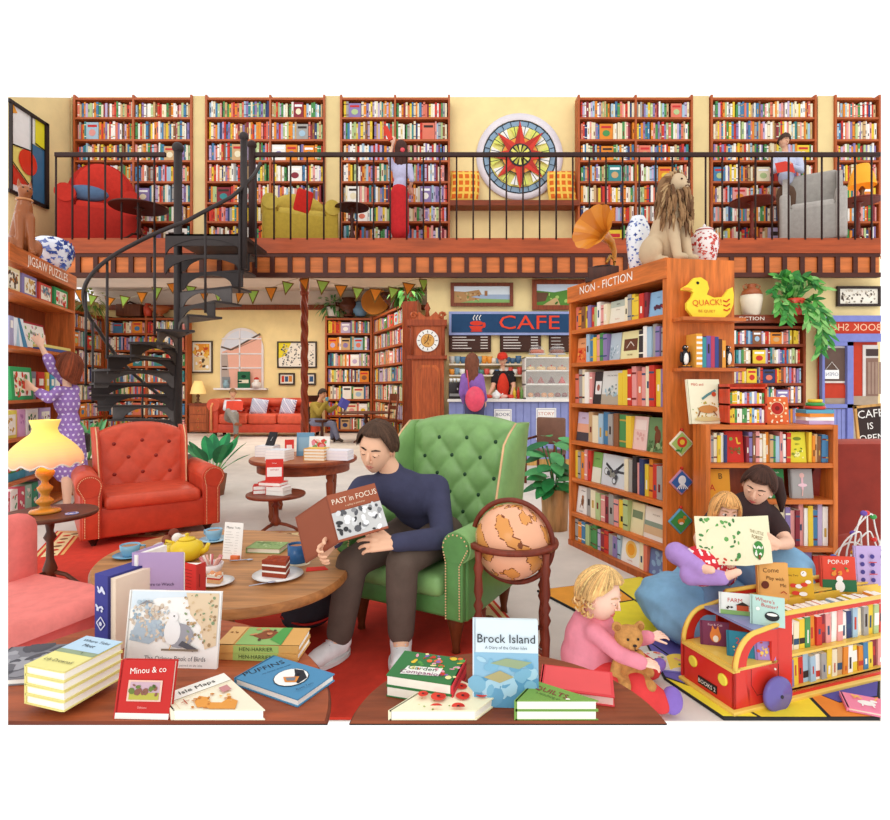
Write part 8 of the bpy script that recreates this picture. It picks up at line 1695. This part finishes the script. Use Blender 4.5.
# ================= mother and girl on the beanbag =================
J=dict(pel=V((1.66,3.38,.40)),chest=P(742,518,3.3),neck=P(746,504,3.28),head=P(758,487,3.22),shL=P(722,512,3.26),shR=P(768,514,3.3),elL=P(700,538,3.08),wrL=P(706,560,2.93),elR=P(788,543,3.1),wrR=P(777,545,2.88),hipL=V((1.56,3.36,.38)),hipR=V((1.76,3.36,.38)),knL=V((1.5,3.08,.34)),knR=V((1.76,3.12,.34)),anL=V((1.46,3.02,.1)),anR=V((1.74,3.06,.1)),toL=V((1.44,2.96,.05)),toR=V((1.73,3.0,.05)))
H=HF(J['head'],-36,24,16)
t=figure('person','woman with tied-back dark brown hair and a brown tee, reading to the blond girl',J,.95,'#f0c0a4',(('tee',['torso','sleeveL','sleeveR'],.014,'#3d2c2c','cloth'),('jeans',['hips','thighL','thighR','shincL','shincR'],.012,'#7c9cc2','cloth')),sex='f',H=H,hd=dict(down=1,lip='#cf6a64'),hands=[(J['wrL'],V((.45,-.3,-.3)),V((.2,.9,.2)),.95,.5,-1),(J['wrR'],V((-.8,-.2,.35)),V((-.1,1,0)),.95,.5,1)],vox=.014,det=True)
hair(t,T(-J['pel'])@H,'#4a2e24',1.0,front=.6,side=-.02,back=-.55,th=.014,wav=.02,strands=260)
a=MB('hair'); q=H@V((.05,.11,.02)); a.M=T(-J['pel']); a.tube([q,q+V((.04,.03,-.02)),q+V((.06,.02,-.12)),q+V((.05,0,-.2))],[.02,.035,.03,.008],'#3d2620',n=10); a.build('ponytail',t)
Jg=dict(pel=P(718,572,3.12),chest=P(724,545,3.08),neck=P(727,525,3.06),head=P(725,511,3.02),shL=P(714,538,3.04),shR=P(740,538,3.06),elL=P(706,556,2.95),wrL=P(714,562,2.84),elR=P(748,558,2.96),wrR=P(742,563,2.84),hipL=P(712,574,3.08),hipR=P(724,574,3.08),knL=P(676,553,2.9),knR=P(690,575,2.8),anL=P(700,568,2.76),anR=P(722,578,2.74),toL=P(712,570,2.7),toR=P(738,572,2.7))
Hg=HF(Jg['head'],-6,16,4)
pd=lambda c:('#f6ece8' if (((c.z*28)%1-.5)**2+((c.x*28+(int(c.z*28)%2)*.5)%1-.5)**2)<.07 else '#d8303c')
t=figure('person','small blond girl in a red dotted dress and purple leggings snuggled behind the picture book',Jg,.64,'#f6c8ae',(('dress',['torso','sleeveL','sleeveR','hips',('c',P(714,566,3.0),P(700,566,2.86),.08,.09)],.012,pd,'cloth'),('leggings',[('c',V(Jg['hipL']),V(Jg['knL']),.055,.05),('c',V(Jg['knL']),V(Jg['anL']),.048,.03),('c',V(Jg['hipR']),V(Jg['knR']),.055,.045),('c',V(Jg['knR']),V(Jg['anR']),.042,.03)],.008,'#b08ccc','cloth')),sex='f',H=Hg@SC(1.2,1.2,1.2),hd=dict(lip='#d8807a',brow='#b98a58'),hands=[(V(Jg['wrL']),V((.3,-.3,.6)),V((0,1,0)),.62,.5,-1),(V(Jg['wrR']),V((-.3,-.3,.6)),V((0,1,0)),.62,.5,1)],vox=.012)
hair(t,T(-V(Jg['pel']))@Hg,'#d9a060',.82 if 0 else .62,front=.3) if 0 else hair(t,T(-V(Jg['pel']))@Hg@SC(.58,.58,.58),'#dca465',1.32,front=.5,side=-.1,back=-.2,drop=.16,sdrop=.12,th=.02,wav=.03,strands=220)
b_=P(746,566,2.74); lf=lambda s:[('n',s,46,.05,.08,.95,.95,.045,['#4a8a4a','#6aa85a','#3a6a3a']),('e',.5,.5,.3,.3,'#efe9c4'),('n',s+2,8,.15,.05,.85,.14,.04,['#c9402c','#8a5a3a'])]
openbook('cream and green forest picture book held open by the mother and girl',T(b_)@RZ(2)@RX(80),.215,.235,'#efe9c4',lf(3),[TXT('THE LITTLE',.5,.66,.07,'#8a6a34',-12),TXT('FOREST',.5,.55,.08,'#8a6a34',-12),('c',.5,.3,.2,'#3f8a3c'),('n',5,9,.35,.2,.65,.4,.05,['#f0efe0']),('r',.46,.1,.54,.2,'#7a4a2a')],ang=26,name='picture_book')
# ================= toddler and teddy =================
J=dict(pel=V((.70,2.72,.11)),chest=P(592,640,2.72),neck=P(598,619,2.7),head=P(600,595,2.66),shL=P(594,632,2.62),shR=P(604,630,2.78),elL=P(620,654,2.52),wrL=P(642,663,2.47),elR=P(630,640,2.72),wrR=P(650,637,2.66),hipL=V((.7,2.66,.1)),hipR=V((.74,2.76,.1)),knL=V((.86,2.5,.12)),knR=V((.92,2.74,.12)),anL=V((.96,2.47,.06)),anR=V((1.02,2.76,.06)),toL=V((1.0,2.465,.09)),toR=V((1.06,2.76,.09)))
H=HF(J['head'],52,18)
t=figure('person','toddler with curly blond hair in a pink hoodie sitting on the floor with a teddy',J,.6,'#f8cdb6',(('hoodie',['torso','uarmL','uarmR','farmcL','farmcR',('s',V(J['chest']),(.12,.1,.13)),('s',V((.70,2.72,.15)),(.125,.115,.11)),('s',V(J['neck'])+V((-.02,.02,-.01)),(.085,.085,.035))],.016,'#eb8f9f','cloth'),('leggings',['hips','thighL','thighR','shincL','shincR'],.02,'#dd4040','cloth'),('shoes',['footL','footR',('s',V((1.0,2.465,.075)),(.035,.035,.05))],.012,'#8a6cc0','cloth')),sex='f',H=H@SC(1.62,1.62,1.62),hd=dict(down=1,lip='#e0786e',nose=.62,brow='#d9a878'),hands=[(J['wrL'],V((1,0,-.1)),V((0,.3,-1)),.56,.45,1),(J['wrR'],V((1,.1,.2)),V((0,.3,-1)),.56,.45,-1)],vox=.011,det=True)
for o in list(t.children):
    pass
ho=hair(t,T(-J['pel'])@H,'#e6b878',1.0,front=.74,side=.22,back=-.45,drop=.02,sdrop=.0,th=.02,wav=.04,k=9,strands=330)
a=MB('hair'); a.M=T(-J['pel']); rd=random.Random(9)
for k in range(130):
    A=rd.uniform(0,2*PI)
    if cos(A)>.1: continue
    z=rd.uniform(-.085,-.005); b=H@V((sin(A)*.085,-cos(A)*.1+.0,z)); r_=rd.uniform(.008,.014); ph=rd.uniform(0,6)
    a.tube([b+V((r_*cos(ph+q*.9),r_*sin(ph+q*.9)*.6,r_*sin(ph+q*.9))) for q in range(6)],.005,rd.choice(['#e8b877','#d9a05a','#f0cc94']),n=5)
a.build('curls',t)
# teddy
tp=P(627,668,2.5); tp.z=.10; t=thing('teddy_bear','light brown teddy bear sitting in front of the toddler','toy',T(.835,2.56,.13)@RZ(4)@SC(1.05,1.05,1.05)); TB='#c98f50'
a=MB('fur'); addblob(a,[('s',(0,0,.06),(.06,.052,.075)),('c',(-.04,-.01,.1),(-.075,-.05,.05),.024,.022),('c',(.045,-.01,.1),(.085,-.03,.03),.024,.022),('c',(-.03,-.03,.015),(-.05,-.1,.01),.028,.024),('c',(.035,-.03,.015),(.06,-.1,.01),.028,.024)],TB,'fur',.008,3); a.build('body',t)
a=MB('fur'); addblob(a,[('s',(0,-.01,.175),(.062,.054,.055)),('s',(0,-.055,.162),(.028,.022,.022)),('s',(-.052,-.005,.222),(.024,.012,.024)),('s',(.052,-.005,.222),(.024,.012,.024))],TB,'fur',.007,2); a.sph((0,-.078,.17),(.009,.006,.006),'#2a1a14','gloss')
for q in(-1,1): a.sph((q*.022,-.058,.188),(.006,.005,.006),'#1a1210','gloss'); a.sph((q*.052,-.018,.222),(.014,.006,.014),'#a8703c')
a.tube([(0,-.08,.163),(0,-.079,.152),(.01,-.076,.149)],.002,'#2a1a14',n=5); a.build('head',t)
o=STUFF.build('books'); tag(o,'rows of small books filling the shelves of the distant bookcases','books',kind='stuff')
# the modelled slice of the room ends along two straight sides: trim what crosses them
bpy.context.view_layer.update()
done=set()
for o in list(bpy.context.scene.objects):
    if o.type!='MESH' or o.data.name in done: continue
    mw=o.matrix_world; vs_=[mw@Vector(c) for c in o.bound_box]
    for kk,sg in((k0,-1),(k1,1)):
        if not any(sg*(v.x-kk*v.y)>.003 for v in vs_): continue
        if not any(sg*((mw@v.co).x-kk*(mw@v.co).y)>.003 for v in o.data.vertices): continue
        inv=mw.inverted(); co_=inv@Vector((0,0,0)); no_=(mw.to_3x3().transposed()@Vector((sg,-sg*kk,0))).normalized()
        b=MB(); b.bm.free(); b.bm=bmesh.new(); b.bm.from_mesh(o.data); b.cl=b.bm.loops.layers.float_color.get('Col') or b.bm.loops.layers.float_color.new('Col'); b.cut(co_,no_)
        b.bm.to_mesh(o.data); b.bm.free(); done.add(o.data.name)
    if len(o.data.vertices)==0: bpy.data.objects.remove(o)
for o in list(bpy.context.scene.objects):
    if o.type=='EMPTY' and not o.children: bpy.data.objects.remove(o)
